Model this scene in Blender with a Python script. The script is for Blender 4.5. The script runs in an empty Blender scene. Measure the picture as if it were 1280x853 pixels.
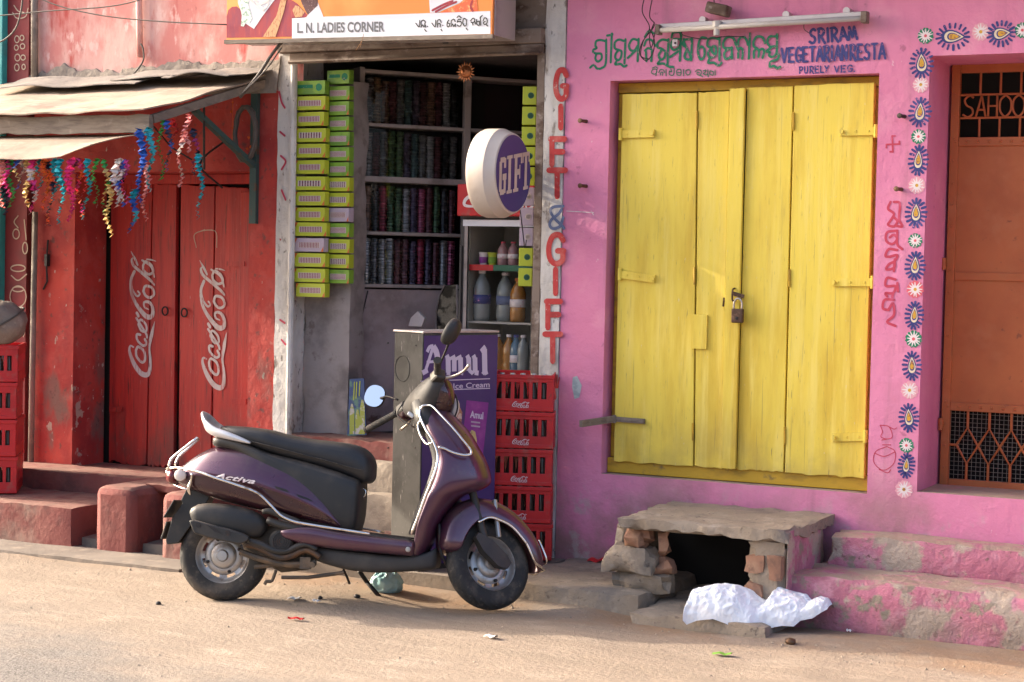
import bpy, bmesh, math, random
from mathutils import Vector, Matrix, noise
from mathutils.bvhtree import BVHTree
random.seed(7)
R = math.radians
S = bpy.context.scene
COL = S.collection

# ------------------------------------------------------------------ camera
FPX = 2300.0; YAW = R(26.5); PITCH = R(2.2); ROLL = 0.022; DIST = 9.9; EYE = 1.62
CAM = Vector((DIST*math.sin(YAW), -DIST*math.cos(YAW), EYE))
FW = Vector((-math.sin(YAW)*math.cos(PITCH), math.cos(YAW)*math.cos(PITCH), -math.sin(PITCH)))
_r = Vector((math.cos(YAW), math.sin(YAW), 0)); _u = _r.cross(FW)
RT = _r*math.cos(ROLL) + _u*math.sin(ROLL)
UP = _u*math.cos(ROLL) - _r*math.sin(ROLL)
cd = bpy.data.cameras.new('street_camera'); cam = bpy.data.objects.new('street_camera', cd); COL.objects.link(cam)
cd.sensor_width = 36; cd.lens = FPX/1280*36; cd.clip_start = 0.1; cd.clip_end = 600
m3 = Matrix((RT, UP, -FW)).transposed()
cam.matrix_world = Matrix.Translation(CAM) @ m3.to_4x4()
S.camera = cam

# ------------------------------------------------------------------ light
SUN_AZ = R(6); SUN_EL = R(23)            # azimuth in front of the shop fronts, measured from the left
to_sun = Vector((-math.cos(SUN_AZ)*math.cos(SUN_EL), -math.sin(SUN_AZ)*math.cos(SUN_EL), math.sin(SUN_EL)))
w = bpy.data.worlds.new('World'); S.world = w; w.use_nodes = True
nt = w.node_tree; sky = nt.nodes.new('ShaderNodeTexSky'); sky.sky_type = 'NISHITA'; sky.sun_disc = False
sky.sun_elevation = SUN_EL; sky.sun_rotation = math.atan2(to_sun.x, to_sun.y) % (2*math.pi)
sky.dust_density = 7.0; sky.air_density = 0.7; sky.ozone_density = 1.0
bg = nt.nodes['Background']; nt.links.new(sky.outputs[0], bg.inputs[0]); bg.inputs[1].default_value = 0.15
sl = bpy.data.lights.new('sun', 'SUN'); sl.energy = 2.1; sl.angle = R(0.6); sl.color = (1.0, 0.87, 0.70)
so = bpy.data.objects.new('sun', sl); COL.objects.link(so)
so.rotation_euler = to_sun.to_track_quat('Z', 'Y').to_euler(); so.location = (-8, -6, 9)
S.view_settings.view_transform = 'Standard'; S.view_settings.look = 'None'
S.view_settings.gamma = 1.0; S.view_settings.use_curve_mapping = False
S.view_settings.exposure = 2.06
S.cycles.max_bounces = 6; S.cycles.use_denoising = True

# ------------------------------------------------------------------ helpers
def ray(px, py):
    return FW*FPX + RT*(px-640) - UP*(py-426.5)
def at(px, py, y=None, x=None, z=None):
    """point of the place seen at a photograph position, on a plane y=, x= or z="""
    r = ray(px, py)
    if y is not None: t = (y-CAM.y)/r.y
    elif x is not None: t = (x-CAM.x)/r.x
    else: t = (z-CAM.z)/r.z
    return CAM + r*t
def atp(px, py, p, n):
    r = ray(px, py); return CAM + r*((p-CAM).dot(n)/r.dot(n))

class MB:
    def __init__(s): s.v = []; s.f = []; s.m = []
    def add(s, vs, fs, mi=0):
        o = len(s.v); s.v += [Vector(v) for v in vs]
        for f in fs: s.f.append([o+i for i in f]); s.m.append(mi)
        return s
    def box(s, c, d, rot=None, mi=0, taper=1.0):
        hx, hy, hz = d[0]/2, d[1]/2, d[2]/2
        vs = [Vector((sx*hx*(taper if sz > 0 else 1), sy*hy*(taper if sz > 0 else 1), sz*hz)) for sz in (-1, 1) for sy in (-1, 1) for sx in (-1, 1)]
        if rot is not None: vs = [rot @ v for v in vs]
        c = Vector(c); vs = [c+v for v in vs]
        return s.add(vs, [(0,2,3,1),(4,5,7,6),(0,1,5,4),(2,6,7,3),(0,4,6,2),(1,3,7,5)], mi)
    def span(s, a, b, mi=0):
        a = Vector(a); b = Vector(b)
        return s.box((a+b)/2, [abs(b[i]-a[i]) for i in range(3)], mi=mi)
    def bar(s, a, b, wd, ht=None, mi=0, up=Vector((0,0,1))):
        a = Vector(a); b = Vector(b); d = (b-a); L = d.length; d.normalize()
        if abs(d.dot(up)) > .98: up = Vector((0,1,0))
        x = d.cross(up).normalized(); z = x.cross(d)
        rot = Matrix((x, d, z)).transposed()
        return s.box((a+b)/2, (wd, L, ht or wd), rot, mi)
    def loft(s, rings, closed=True, caps=True, mi=0):
        n = len(rings[0]); o = len(s.v)
        for r in rings: s.v += [Vector(p) for p in r]
        for i in range(len(rings)-1):
            for j in range(n if closed else n-1):
                k = (j+1) % n
                s.f.append([o+i*n+j, o+i*n+k, o+(i+1)*n+k, o+(i+1)*n+j]); s.m.append(mi)
        if caps and closed:
            s.f.append([o+j for j in range(n)][::-1]); s.m.append(mi)
            s.f.append([o+(len(rings)-1)*n+j for j in range(n)]); s.m.append(mi)
        return s
    def tube(s, pts, r, n=8, mi=0, smooth=0, caps=True):
        pts = [Vector(p) for p in pts]
        if smooth: 
            if isinstance(r, (list, tuple)):
                q = catmull([Vector((*p, rr)) for p, rr in zip(pts, r)], smooth); r = [v[3] for v in q]; pts = [Vector(v[:3]) for v in q]
            else: pts = catmull(pts, smooth)
        if not isinstance(r, (list, tuple)): r = [r]*len(pts)
        rings = []; prev = None
        for i, p in enumerate(pts):
            d = (pts[min(i+1, len(pts)-1)]-pts[max(i-1, 0)]).normalized()
            if prev is None:
                a = d.cross(Vector((0,0,1)) if abs(d.z) < .9 else Vector((1,0,0))).normalized()
            else:
                a = (prev - d*prev.dot(d)).normalized()
            b = d.cross(a); prev = a
            rings.append([p+(a*math.cos(2*math.pi*k/n)+b*math.sin(2*math.pi*k/n))*r[i] for k in range(n)])
        return s.loft(rings, True, caps, mi)
    def lathe(s, prof, o=(0,0,0), axis='Z', n=24, mi=0, rot=None):
        o = Vector(o); rings = []
        for rr, h in prof:
            ring = []
            for k in range(n):
                c, sn = rr*math.cos(2*math.pi*k/n), rr*math.sin(2*math.pi*k/n)
                v = Vector((c, sn, h)) if axis == 'Z' else Vector((c, h, sn)) if axis == 'Y' else Vector((h, c, sn))
                if rot is not None: v = rot @ v
                ring.append(o+v)
            rings.append(ring)
        return s.loft(rings, True, True, mi)
    def prism(s, poly, d, mi=0):
        d = Vector(d); n = len(poly); o = len(s.v)
        s.v += [Vector(p) for p in poly]+[Vector(p)+d for p in poly]
        s.f.append(list(range(o, o+n))); s.m.append(mi); s.f.append([o+n+i for i in range(n)][::-1]); s.m.append(mi)
        for i in range(n): s.f.append([o+i, o+n+i, o+n+(i+1) % n, o+(i+1) % n]); s.m.append(mi)
        return s
    def grid(s, fn, nu, nv, mi=0):
        o = len(s.v)
        for i in range(nu+1):
            for j in range(nv+1): s.v.append(Vector(fn(i/nu, j/nv)))
        for i in range(nu):
            for j in range(nv):
                a = o+i*(nv+1)+j
                s.f.append([a, a+nv+1, a+nv+2, a+1]); s.m.append(mi)
        return s
    def ribbon(s, pts, wd, normal, mi=0, smooth=5, lift=0.0, cap=True):
        """a brush stroke lying on a flat surface"""
        pts = [Vector(p) for p in pts]; n = Vector(normal).normalized()
        ws = list(wd) if isinstance(wd, (list, tuple)) else [wd]*len(pts)
        if smooth and len(pts) > 2:
            q = catmull([Vector((*p, ww)) for p, ww in zip(pts, ws)], smooth); pts = [Vector(v[:3]) for v in q]; ws = [max(v[3], .0002) for v in q]
        o = len(s.v); k = len(pts)
        for i, p in enumerate(pts):
            d = pts[min(i+1, k-1)]-pts[max(i-1, 0)]
            sd = n.cross(d).normalized()*ws[i]/2
            s.v += [p+sd+n*lift, p-sd+n*lift]
        for i in range(k-1): s.f.append([o+2*i, o+2*i+1, o+2*i+3, o+2*i+2]); s.m.append(mi)
        if cap:
            for p, ww, e in ((pts[0], ws[0], 1), (pts[-1], ws[-1], 2)):
                a = n.orthogonal().normalized(); b = n.cross(a)
                oo = len(s.v); s.v += [p+(a*math.cos(t*math.pi/4)+b*math.sin(t*math.pi/4))*ww/2*.96+n*(lift+.0001*e) for t in range(8)]
                s.f.append(list(range(oo, oo+8))); s.m.append(mi)
        return s
    def build(s, name, mats, parent=None, smooth=False, bevel=0, sub=0, auto=None):
        if getattr(s, 'rb', False): smooth = True; auto = auto or 38
        me = bpy.data.meshes.new(name); me.from_pydata([tuple(v) for v in s.v], [], s.f)
        mats = mats if isinstance(mats, (list, tuple)) else [mats]
        for m in mats: me.materials.append(m)
        me.polygons.foreach_set('material_index', s.m)
        bm = bmesh.new(); bm.from_mesh(me); bmesh.ops.recalc_face_normals(bm, faces=bm.faces); bm.to_mesh(me); bm.free()
        if smooth or sub: me.polygons.foreach_set('use_smooth', [True]*len(me.polygons))
        ob = bpy.data.objects.new(name, me); COL.objects.link(ob)
        if parent is not None: ob.parent = parent
        if bevel:
            b = ob.modifiers.new('Bevel', 'BEVEL'); b.width = bevel; b.segments = 2; b.limit_method = 'ANGLE'; b.angle_limit = R(35)
        if sub:
            b = ob.modifiers.new('Subdivision', 'SUBSURF'); b.levels = sub; b.render_levels = sub
        if auto: me.set_sharp_from_angle(angle=R(auto)) if hasattr(me, 'set_sharp_from_angle') else None
        return ob

def catmull(p, k):
    out = []; n = len(p)
    for i in range(n-1):
        a = p[i-1] if i > 0 else p[i]*2-p[i+1]; b, c = p[i], p[i+1]; d = p[i+2] if i+2 < n else p[i+1]*2-p[i]
        for j in range(k):
            t = j/k
            out.append(.5*((2*b)+(c-a)*t+(2*a-5*b+4*c-d)*t*t+(3*b-a-3*c+d)*t**3))
    out.append(p[-1]); return out

def tag(o, label=None, cat=None, group=None, kind=None):
    if label: o['label'] = label
    if cat: o['category'] = cat
    if group: o['group'] = group
    if kind: o['kind'] = kind
    return o
def thing(name, label, cat, loc=(0,0,0), rz=0, group=None, mw=None):
    o = bpy.data.objects.new(name, None); COL.objects.link(o); o.empty_display_size = .1
    if mw is not None: o.matrix_world = mw
    else: o.location = loc; o.rotation_euler = (0, 0, rz)
    return tag(o, label, cat, group)
def copy_tree(o, parent=None):
    c = o.copy(); COL.objects.link(c)
    if parent is not None: c.parent = parent
    for ch in list(o.children): copy_tree(ch, c)
    return c

# ------------------------------------------------------------------ materials
def mat(name, base, rough=.7, metal=0.0, layers=(), bump=(), coat=0, spec=.5, trans=0, ior=1.45, alpha=1, rough_noise=0, sub=0):
    """layers: (colour, scale, low, high[, stretch(x,y,z), strength, (zmin,zmax,soft)])  bump: (scale, strength, distance[, stretch])"""
    m = bpy.data.materials.new(name); m.use_nodes = True; t = m.node_tree; N = t.nodes; L = t.links
    p = N['Principled BSDF']
    p.inputs['Roughness'].default_value = rough; p.inputs['Metallic'].default_value = metal
    p.inputs['Specular IOR Level'].default_value = spec; p.inputs['IOR'].default_value = ior
    p.inputs['Coat Weight'].default_value = coat; p.inputs['Coat Roughness'].default_value = .05
    p.inputs['Transmission Weight'].default_value = trans; p.inputs['Alpha'].default_value = alpha
    if sub: p.inputs['Subsurface Weight'].default_value = sub; p.inputs['Subsurface Radius'].default_value = (.03, .03, .03)
    p.inputs['Base Color'].default_value = (*base, 1)
    geo = N.new('ShaderNodeNewGeometry') if (layers or bump or rough_noise) else None
    def tex(scale, stretch=(1,1,1), det=6, off=0, distort=0.0, rough=.6):
        mp = N.new('ShaderNodeMapping'); mp.inputs['Scale'].default_value = stretch; mp.inputs['Location'].default_value = (off*3.1, off*1.7, off*2.3)
        L.new(geo.outputs['Position'], mp.inputs[0])
        tx = N.new('ShaderNodeTexNoise'); tx.inputs['Scale'].default_value = scale; tx.inputs['Detail'].default_value = det; tx.inputs['Roughness'].default_value = rough
        tx.inputs['Distortion'].default_value = distort
        L.new(mp.outputs[0], tx.inputs['Vector']); return tx.outputs[0]
    def ramp(src, lo, hi):
        mr = N.new('ShaderNodeMapRange'); mr.interpolation_type = 'SMOOTHSTEP'; mr.inputs[1].default_value = lo; mr.inputs[2].default_value = hi
        L.new(src, mr.inputs[0]); return mr.outputs[0]
    def mul(a, b):
        q = N.new('ShaderNodeMath'); q.operation = 'MULTIPLY'
        L.new(a, q.inputs[0])
        if isinstance(b, float): q.inputs[1].default_value = b
        else: L.new(b, q.inputs[1])
        return q.outputs[0]
    cur = None
    for i, ly in enumerate(layers):
        c, sc, lo, hi = ly[:4]; stx = ly[4] if len(ly) > 4 else (1,1,1); stg = ly[5] if len(ly) > 5 else 1.0
        f = ramp(tex(sc, stx, off=i+1), lo, hi)
        if stg != 1.0: f = mul(f, float(stg))
        if len(ly) > 6 and ly[6]:
            ax, z0, z1 = ly[6]     # mask rises from z0 to z1 along axis
            sp = N.new('ShaderNodeSeparateXYZ'); L.new(geo.outputs['Position'], sp.inputs[0])
            src = sp.outputs['XYZ'.index(ax)]
            if z0 < z1: f = mul(f, ramp(src, z0, z1))
            else:
                q = N.new('ShaderNodeMath'); q.operation = 'SUBTRACT'; q.inputs[0].default_value = 1; L.new(ramp(src, z1, z0), q.inputs[1]); f = mul(f, q.outputs[0])
        mx = N.new('ShaderNodeMix'); mx.data_type = 'RGBA'; L.new(f, mx.inputs[0])
        if cur is None: mx.inputs[6].default_value = (*base, 1)
        else: L.new(cur, mx.inputs[6])
        mx.inputs[7].default_value = (*c, 1); cur = mx.outputs[2]
    if cur is not None: L.new(cur, p.inputs['Base Color'])
    nrm = None
    for i, b in enumerate(bump):
        bn = N.new('ShaderNodeBump'); bn.inputs['Strength'].default_value = b[1]; bn.inputs['Distance'].default_value = b[2]
        L.new(tex(b[0], b[3] if len(b) > 3 else (1,1,1), off=20+i, det=8), bn.inputs['Height'])
        if nrm is not None: L.new(nrm, bn.inputs['Normal'])
        nrm = bn.outputs[0]
    if nrm is not None: L.new(nrm, p.inputs['Normal'])
    if rough_noise:
        mr = N.new('ShaderNodeMapRange'); mr.inputs[3].default_value = max(0, rough-rough_noise); mr.inputs[4].default_value = min(1, rough+rough_noise)
        L.new(tex(9, off=9), mr.inputs[0]); L.new(mr.outputs[0], p.inputs['Roughness'])
    return m

DIRT = (.17, .12, .09)
M = {}
M['pink'] = mat('pink_limewash', (.66, .225, .365), .85, layers=[((.60,.19,.32), 1.3, .4, .7), ((.68,.28,.39), 3.5, .5, .75), ((.42,.10,.22), 2.2, .55, .8, (1,1,.35), .5), ((.26,.17,.14), 2.4, .38, .66, (1,1,1), .85, ('Z', .85, .25)), ((.42,.36,.33), 6, .54, .64, (1,1,1), .8, ('Z', .62, .25)), ((.28,.09,.15), 14, .64, .74, (1,1,1), .55), ((.30,.13,.17), 1.6, .52, .72, (4,1,.35), .45), ((.68,.45,.52), 34, .70, .74, (1,1,.7), .7)], bump=[(2.2,.5,.04), (28,.35,.010), (9,.35,.02), (110,.2,.003)])
M['pink_step'] = mat('worn_pink_steps', (.48, .17, .235), .9, layers=[((.36,.13,.18), 2.2, .4, .7), ((.52,.24,.30), 7, .5, .66), ((.40,.32,.26), 4.5, .50, .58), ((.27,.22,.17), 9, .56, .66), ((.24,.12,.12), 26, .60, .70), ((.19,.14,.11), 3, .4, .7, (1,1,1), .8, ('Z', .16, .02))], bump=[(4,.6,.05), (18,.7,.025), (60,.5,.008)])
M['step_top'] = mat('worn_step_top', (.36, .27, .20), .9, layers=[((.27,.20,.15), 4, .45, .7), ((.45,.25,.25), 6, .58, .7)], bump=[(6,.5,.03), (40,.4,.006)])
M['yellow'] = mat('yellow_door_paint', (.74, .57, .075), .6, layers=[((.60,.41,.04), 2.5, .42, .70, (3,1,.4)), ((.76,.60,.12), 5, .48, .70, (4,1,.3)), ((.44,.32,.06), 6, .57, .76, (4,1,.45), .6), ((.26,.18,.06), 9, .62, .70, (9,1,.22), .45), ((.18,.13,.06), 34, .64, .72, (5,1,.3), .85), ((.30,.21,.07), 3, .40, .70, (1,1,1), .65, ('Z', 1.05, .45)), ((.62,.55,.40), 48, .68, .73, (3,1,.5), .7)], bump=[(9,.25,.008,(6,1,.25)), (55,.22,.003,(4,1,.3))], rough_noise=.15)
M['yellow_dark'] = mat('yellow_frame_paint', (.48, .29, .02), .6, layers=[((.30,.18,.02), 6, .45, .7, (1,1,3)), ((.18,.12,.04), 14, .58, .72)], bump=[(14,.4,.008)])
M['red_wall'] = mat('red_limewash', (.43, .045, .032), .85, layers=[((.27,.028,.028), 2, .4, .7), ((.40,.065,.055), 6, .5, .7), ((.36,.33,.27), 11, .63, .65, (1,1,.6), .85, ('Z', 1.9, .9)), ((.44,.07,.055), 4, .50, .64, (1,1,.6), .7), ((.13,.10,.085), 3.3, .50, .64, (1.3,1,.6), .85, ('Z', 1.6, .6)), ((.10,.05,.045), 22, .58, .70, (1,1,1), .7), ((.45,.42,.36), 30, .66, .69, (1,1,.5), .8)], bump=[(5,.45,.03), (26,.4,.01), (70,.2,.004)])
M['red_upper'] = mat('faded_red_wall', (.54, .20, .18), .88, layers=[((.62,.36,.32), 2.6, .42, .58, (1.4,1,.7)), ((.42,.07,.06), 3.6, .55, .68, (2,1,.5)), ((.70,.48,.44), 9, .55, .66, (1.5,1,.7), .8), ((.30,.10,.09), 22, .62, .72, (1,1,.6), .5), ((.25,.20,.17), 5, .45, .6, (1,1,.8), .9, ('Z', 2.86, 2.70))], bump=[(8,.3,.012), (40,.25,.005)])
M['red_door'] = mat('red_door_paint', (.47, .034, .024), .5, layers=[((.31,.02,.02), 3, .4, .7, (5,1,.4)), ((.43,.05,.04), 6, .55, .75, (6,1,.3)), ((.10,.025,.02), 14, .58, .68, (6,1,.3), .85), ((.15,.05,.04), 3, .45, .7, (2,1,1), .8, ('Z', 1.0, .5)), ((.42,.28,.22), 40, .68, .72, (4,1,.4), .7), ((.28,.02,.018), 1.6, .50, .66, (2,1,.4), .5)], bump=[(10,.3,.01,(6,1,.2)), (50,.25,.004,(5,1,.3))])
M['red_plinth'] = mat('dusty_red_plinth', (.18, .05, .043), .9, layers=[((.23,.085,.07), 4, .45, .7), ((.12,.045,.04), 7, .5, .7), ((.30,.22,.17), 3, .5, .72, (1,1,1), .7)], bump=[(5,.5,.03), (34,.4,.008)])
M['whitewash'] = mat('peeling_whitewash', (.58, .55, .52), .9, layers=[((.44,.41,.38), 5, .46, .68, (1.5,1,.5)), ((.19,.155,.13), 7, .60, .66, (1.4,1,.5), .85), ((.32,.24,.18), 4, .57, .70, (2,1,.4), .6), ((.11,.09,.075), 24, .60, .68, (1,1,.6), .8), ((.24,.19,.15), 4, .45, .7, (1,1,1), .8, ('Z', 1.1, .4)), ((.30,.05,.05), 9, .68, .71)], bump=[(6,.6,.04), (24,.5,.012)])
M['cement'] = mat('grey_cement', (.25, .21, .175), .92, layers=[((.18,.15,.125), 5, .42, .68), ((.32,.27,.22), 13, .5, .7)], bump=[(9,.7,.03), (40,.5,.01)])
M['concrete'] = mat('rough_concrete', (.28, .225, .17), .92, layers=[((.19,.155,.125), 4, .45, .7), ((.35,.29,.23), 9, .52, .72), ((.14,.11,.09), 30, .6, .7)], bump=[(8,.7,.03), (30,.6,.012), (90,.3,.004)])
M['stone'] = mat('steps_stone', (.33, .27, .21), .9, layers=[((.24,.19,.15), 6, .45, .7)], bump=[(12,.6,.02), (50,.4,.006)])
M['brick'] = mat('old_brick', (.27, .14, .09), .9, layers=[((.33,.20,.13), 9, .45, .7), ((.18,.10,.07), 18, .5, .7)], bump=[(22,.6,.012)])
M['dark'] = mat('unlit_interior_black', (.016, .014, .013), .95)  # near-black colour standing in for the shade of unlit interiors
M['dull_grey'] = mat('dull_grey_interior', (.13, .11, .105), .9, layers=[((.12,.10,.095), 4, .45, .7)], bump=[(20,.3,.01)])  # dark grey for inside walls and floor, faintly mottled
M['panel'] = mat('grey_pink_panel', (.34, .265, .265), .75, layers=[((.20,.15,.15), 3, .45, .7), ((.10,.06,.05), 5, .64, .68), ((.31,.26,.255), 10, .55, .75)], bump=[(16,.2,.006)])
M['limepale'] = mat('stained_pale_wall', (.30, .26, .25), .9, layers=[((.16,.135,.13), 4, .42, .68), ((.18,.14,.13), 9, .6, .7)], bump=[(12,.5,.015)])
M['wood'] = mat('weathered_wood', (.20, .16, .125), .8, layers=[((.13,.10,.08), 7, .45, .7, (1,1,6)), ((.27,.22,.18), 12, .55, .7)], bump=[(20,.4,.008,(1,1,6))])
M['rust'] = mat('rusty_shutter', (.20, .15, .12), .75, metal=.1, layers=[((.085,.05,.035), 6, .47, .62, (.7,1,1.3)), ((.33,.27,.24), 14, .55, .7), ((.07,.05,.04), 4, .58, .7)], bump=[(18,.4,.008)])
M['iron'] = mat('dark_iron', (.035, .032, .032), .6, metal=.6, layers=[((.09,.05,.035), 20, .55, .7)], bump=[(60,.3,.002)])
M['green_iron'] = mat('green_painted_iron', (.035, .07, .065), .6, layers=[((.10,.05,.03), 14, .58, .7)])
M['tarp'] = mat('dusty_roof_sheet', (.34, .255, .19), .88, layers=[((.26,.19,.14), 3, .42, .66, (1,2,1)), ((.39,.31,.24), 8, .5, .7), ((.20,.15,.12), 12, .64, .72, (1,.4,1), .8)], bump=[(5,.4,.03), (25,.25,.006)])
M['tarp_grey'] = mat('grey_roof_sheet', (.20, .175, .155), .9, layers=[((.28,.24,.20), 5, .45, .7), ((.12,.10,.09), 9, .55, .7)], bump=[(7,.5,.03)])
M['orange'] = mat('orange_door_paint', (.44, .13, .038), .55, layers=[((.37,.10,.03), 3, .4, .7), ((.43,.14,.05), 7, .52, .75), ((.18,.06,.03), 24, .64, .72, (1,1,1), .7)], bump=[(30,.2,.003)])
M['teal'] = mat('teal_paint', (.03, .27, .27), .6, layers=[((.05,.20,.20), 6, .5, .7)], bump=[(20,.2,.005)])
M['maroonpanel'] = mat('maroon_panel_paint', (.22, .03, .032), .7, layers=[((.16,.03,.03), 6, .45, .7)], bump=[(20,.2,.005)])
M['cream_line'] = mat('cream_line_paint', (.45, .34, .25), .8)
M['white_paint'] = mat('white_sign_paint', (.58, .52, .49), .65, layers=[((.46,.36,.33), 9, .45, .70, (2,1,.6)), ((.40,.05,.04), 30, .57, .64, (3,1,.6), .75), ((.45,.08,.07), 6, .60, .68, (5,1,.3), .6)])
M['red_paint'] = mat('red_letter_paint', (.43, .035, .035), .75, layers=[((.50,.12,.10), 12, .5, .7), ((.44,.40,.36), 42, .63, .67, (1,1,.7), .7), ((.30,.03,.03), 9, .55, .7)])
M['redpink_paint'] = mat('faded_red_letter_paint', (.46, .045, .085), .75, layers=[((.52,.08,.15), 16, .5, .7)])
M['navy_paint'] = mat('navy_letter_paint', (.032, .038, .17), .65, layers=[((.07,.07,.24), 12, .5, .7), ((.60,.21,.34), 70, .60, .66, (1,1,1), .8)])
M['slate_paint'] = mat('slate_letter_paint', (.10, .13, .24), .7, layers=[((.22,.24,.33), 14, .55, .7)])
M['green_paint'] = mat('green_letter_paint', (.008, .17, .085), .65, layers=[((.03,.24,.13), 10, .5, .7), ((.60,.21,.34), 70, .60, .66, (1,1,1), .8)])
M['green_faint'] = mat('faded_green_letter_paint', (.05, .15, .09), .7)
M['gold_paint'] = mat('gold_paint', (.55, .30, .03), .6, layers=[((.30,.12,.05), 60, .52, .62)])
M['cream_paint'] = mat('cream_paint', (.66, .56, .40), .6, layers=[((.60,.21,.34), 70, .60, .66, (1,1,1), .8)])
M['flower_white'] = mat('flower_white_paint', (.70, .62, .62), .6, layers=[((.60,.21,.34), 70, .60, .66, (1,1,1), .8)])
M['flower_pink'] = mat('flower_pink_paint', (.68, .33, .38), .6)
M['flower_red'] = mat('flower_red_paint', (.62, .10, .13), .6)
M['black_print'] = mat('black_print', (.02, .02, .02), .5)
M['grey_print'] = mat('grey_print', (.10, .10, .11), .5)
M['sign_white'] = mat('sign_white_sheet', (.66, .66, .70), .35)
M['sign_orange'] = mat('sign_orange_sheet', (.75, .24, .045), .35, layers=[((.80,.36,.09), .9, .4, .6)])
M['sari_red'] = mat('sari_red_print', (.33, .025, .035), .4, layers=[((.24,.02,.05), 12, .45, .65, (2,1,.6)), ((.45,.06,.05), 18, .55, .7, (3,1,.5))])
M['sari_gold'] = mat('sari_gold_print', (.55, .30, .14), .4, layers=[((.36,.14,.06), 40, .5, .6, (3,1,1))])
M['skin_pale'] = mat('print_pale_cloth', (.62, .62, .66), .4)
M['jasmine'] = mat('print_jasmine', (.62, .68, .62), .4, layers=[((.25,.36,.28), 60, .52, .58)])
M['hair_print'] = mat('print_dark_mehndi', (.09, .03, .03), .4, layers=[((.35,.2,.2), 120, .6, .64)])
M['aluminium'] = mat('dull_aluminium', (.50, .45, .44), .45, metal=.5, layers=[((.36,.30,.30), 5, .45, .7)])
M['steel_sheet'] = mat('scratched_steel_sheet', (.075, .070, .064), .7, metal=0, spec=.2, layers=[((.045,.042,.038), 6, .4, .65), ((.34,.31,.28), 26, .63, .69, (4,4,.4), .8), ((.06,.057,.054), 9, .58, .72)], bump=[(20,.15,.005)], rough_noise=.2)
M['poster_purple'] = mat('purple_poster', (.052, .026, .135), .4, layers=[((.07,.04,.16), 3, .4, .7)])
M['poster_lilac'] = mat('lilac_print', (.60, .52, .66), .4)
M['packet_violet'] = mat('violet_packet_print', (.22, .03, .24), .4, layers=[((.32,.07,.30), 9, .45, .7)])
M['ice_cream'] = mat('ice_cream_print', (.58, .45, .18), .5, layers=[((.40,.33,.14), 40, .55, .62)])
M['brown_print'] = mat('brown_print', (.36, .16, .10), .5, layers=[((.62,.44,.36), 40, .5, .6)])
M['crate_red'] = mat('red_crate_plastic', (.50, .014, .017), .45, layers=[((.36,.012,.015), 5, .45, .7), ((.32,.075,.06), 14, .54, .72, (1,1,1), .8), ((.14,.03,.025), 30, .62, .72, (1,1,.6), .7)], bump=[(60,.1,.002)])
M['bottle_glass'] = mat('brown_bottle_glass', (.045, .028, .022), .12, spec=.6)
M['bottle_clear'] = mat('clear_bottle_plastic', (.52, .55, .56), .15, spec=.6, alpha=.75)
M['cap_metal'] = mat('bottle_cap_metal', (.45, .40, .36), .35, metal=.7)
M['chrome'] = mat('chrome_tube', (.72, .68, .64), .18, metal=1.0, layers=[((.45,.36,.28), 24, .58, .7)])
M['silver'] = mat('silver_grab_rail_paint', (.62, .60, .59), .35, metal=.6)
M['purple'] = mat('purple_metallic_paint', (.066, .015, .046), .30, metal=.4, coat=.9, layers=[((.070,.020,.046), 3, .4, .7), ((.13,.095,.075), 9, .56, .78, (1,1,1), .35), ((.17,.115,.075), 5, .35, .75, (1,1,1), .55, ('Z', .50, .12))], rough_noise=.08)
M['maroon'] = mat('maroon_paint_panel_shade', (.035, .008, .014), .28, metal=.4, coat=.9, layers=[((.14,.085,.055), 8, .58, .76, (1,1,1), .45)], rough_noise=.08)  # cowl paint; on the side panel it stands in for ground shade
M['seat'] = mat('black_seat_vinyl', (.016, .0165, .019), .45, layers=[((.026,.025,.025), 9, .45, .7)], bump=[(180,.12,.001)])
M['plastic'] = mat('black_dusty_plastic', (.019, .0185, .018), .5, layers=[((.040,.034,.028), 7, .45, .7), ((.10,.072,.05), 6, .40, .75, (1,1,1), .5, ('Z', .45, .1))], bump=[(90,.1,.001)])
M['plastic_grey'] = mat('dusty_grey_plastic', (.036, .034, .033), .62, layers=[((.062,.056,.049), 5, .45, .7)], rough_noise=.12)
M['rubber'] = mat('tyre_rubber', (.024, .023, .022), .8, layers=[((.075,.062,.050), 9, .45, .68), ((.13,.10,.075), 30, .55, .70, (1,1,1), .5)], bump=[(60,.2,.003)])
M['alloy'] = mat('wheel_alloy', (.40, .385, .37), .42, metal=.75, layers=[((.22,.16,.12), 12, .5, .7)])
M['engine'] = mat('dirty_engine_metal', (.085, .066, .05), .6, metal=.4, layers=[((.16,.11,.07), 12, .48, .68), ((.03,.027,.025), 9, .55, .7)], bump=[(40,.5,.004)])
M['exhaust'] = mat('rusty_exhaust', (.12, .065, .035), .55, metal=.5, layers=[((.05,.04,.035), 9, .45, .65)])
M['mirror'] = mat('mirror_glass', (.92, .92, .92), .03, metal=1.0)
M['lens_red'] = mat('red_lamp_lens', (.12, .012, .016), .15, coat=.5)
M['lens_clear'] = mat('clear_lamp_lens', (.65, .55, .5), .15, coat=.5)
M['plate'] = mat('number_plate_back', (.05, .048, .045), .5, metal=.3, layers=[((.20,.16,.12), 9, .5, .75)])
M['disc_cream'] = mat('cream_sign_plastic', (.52, .455, .40), .5, layers=[((.44,.36,.29), 3, .45, .75), ((.42,.33,.26), 9, .62, .75, (1,1,.5), .6)], sub=.0)
M['disc_navy'] = mat('navy_sign_face', (.045, .032, .16), .4)
M['plastic_white'] = mat('white_bag_film', (.88, .88, .89), .4, bump=[(26,.5,.015),(70,.35,.005)], trans=.0, spec=.5, sub=.08)
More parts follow.
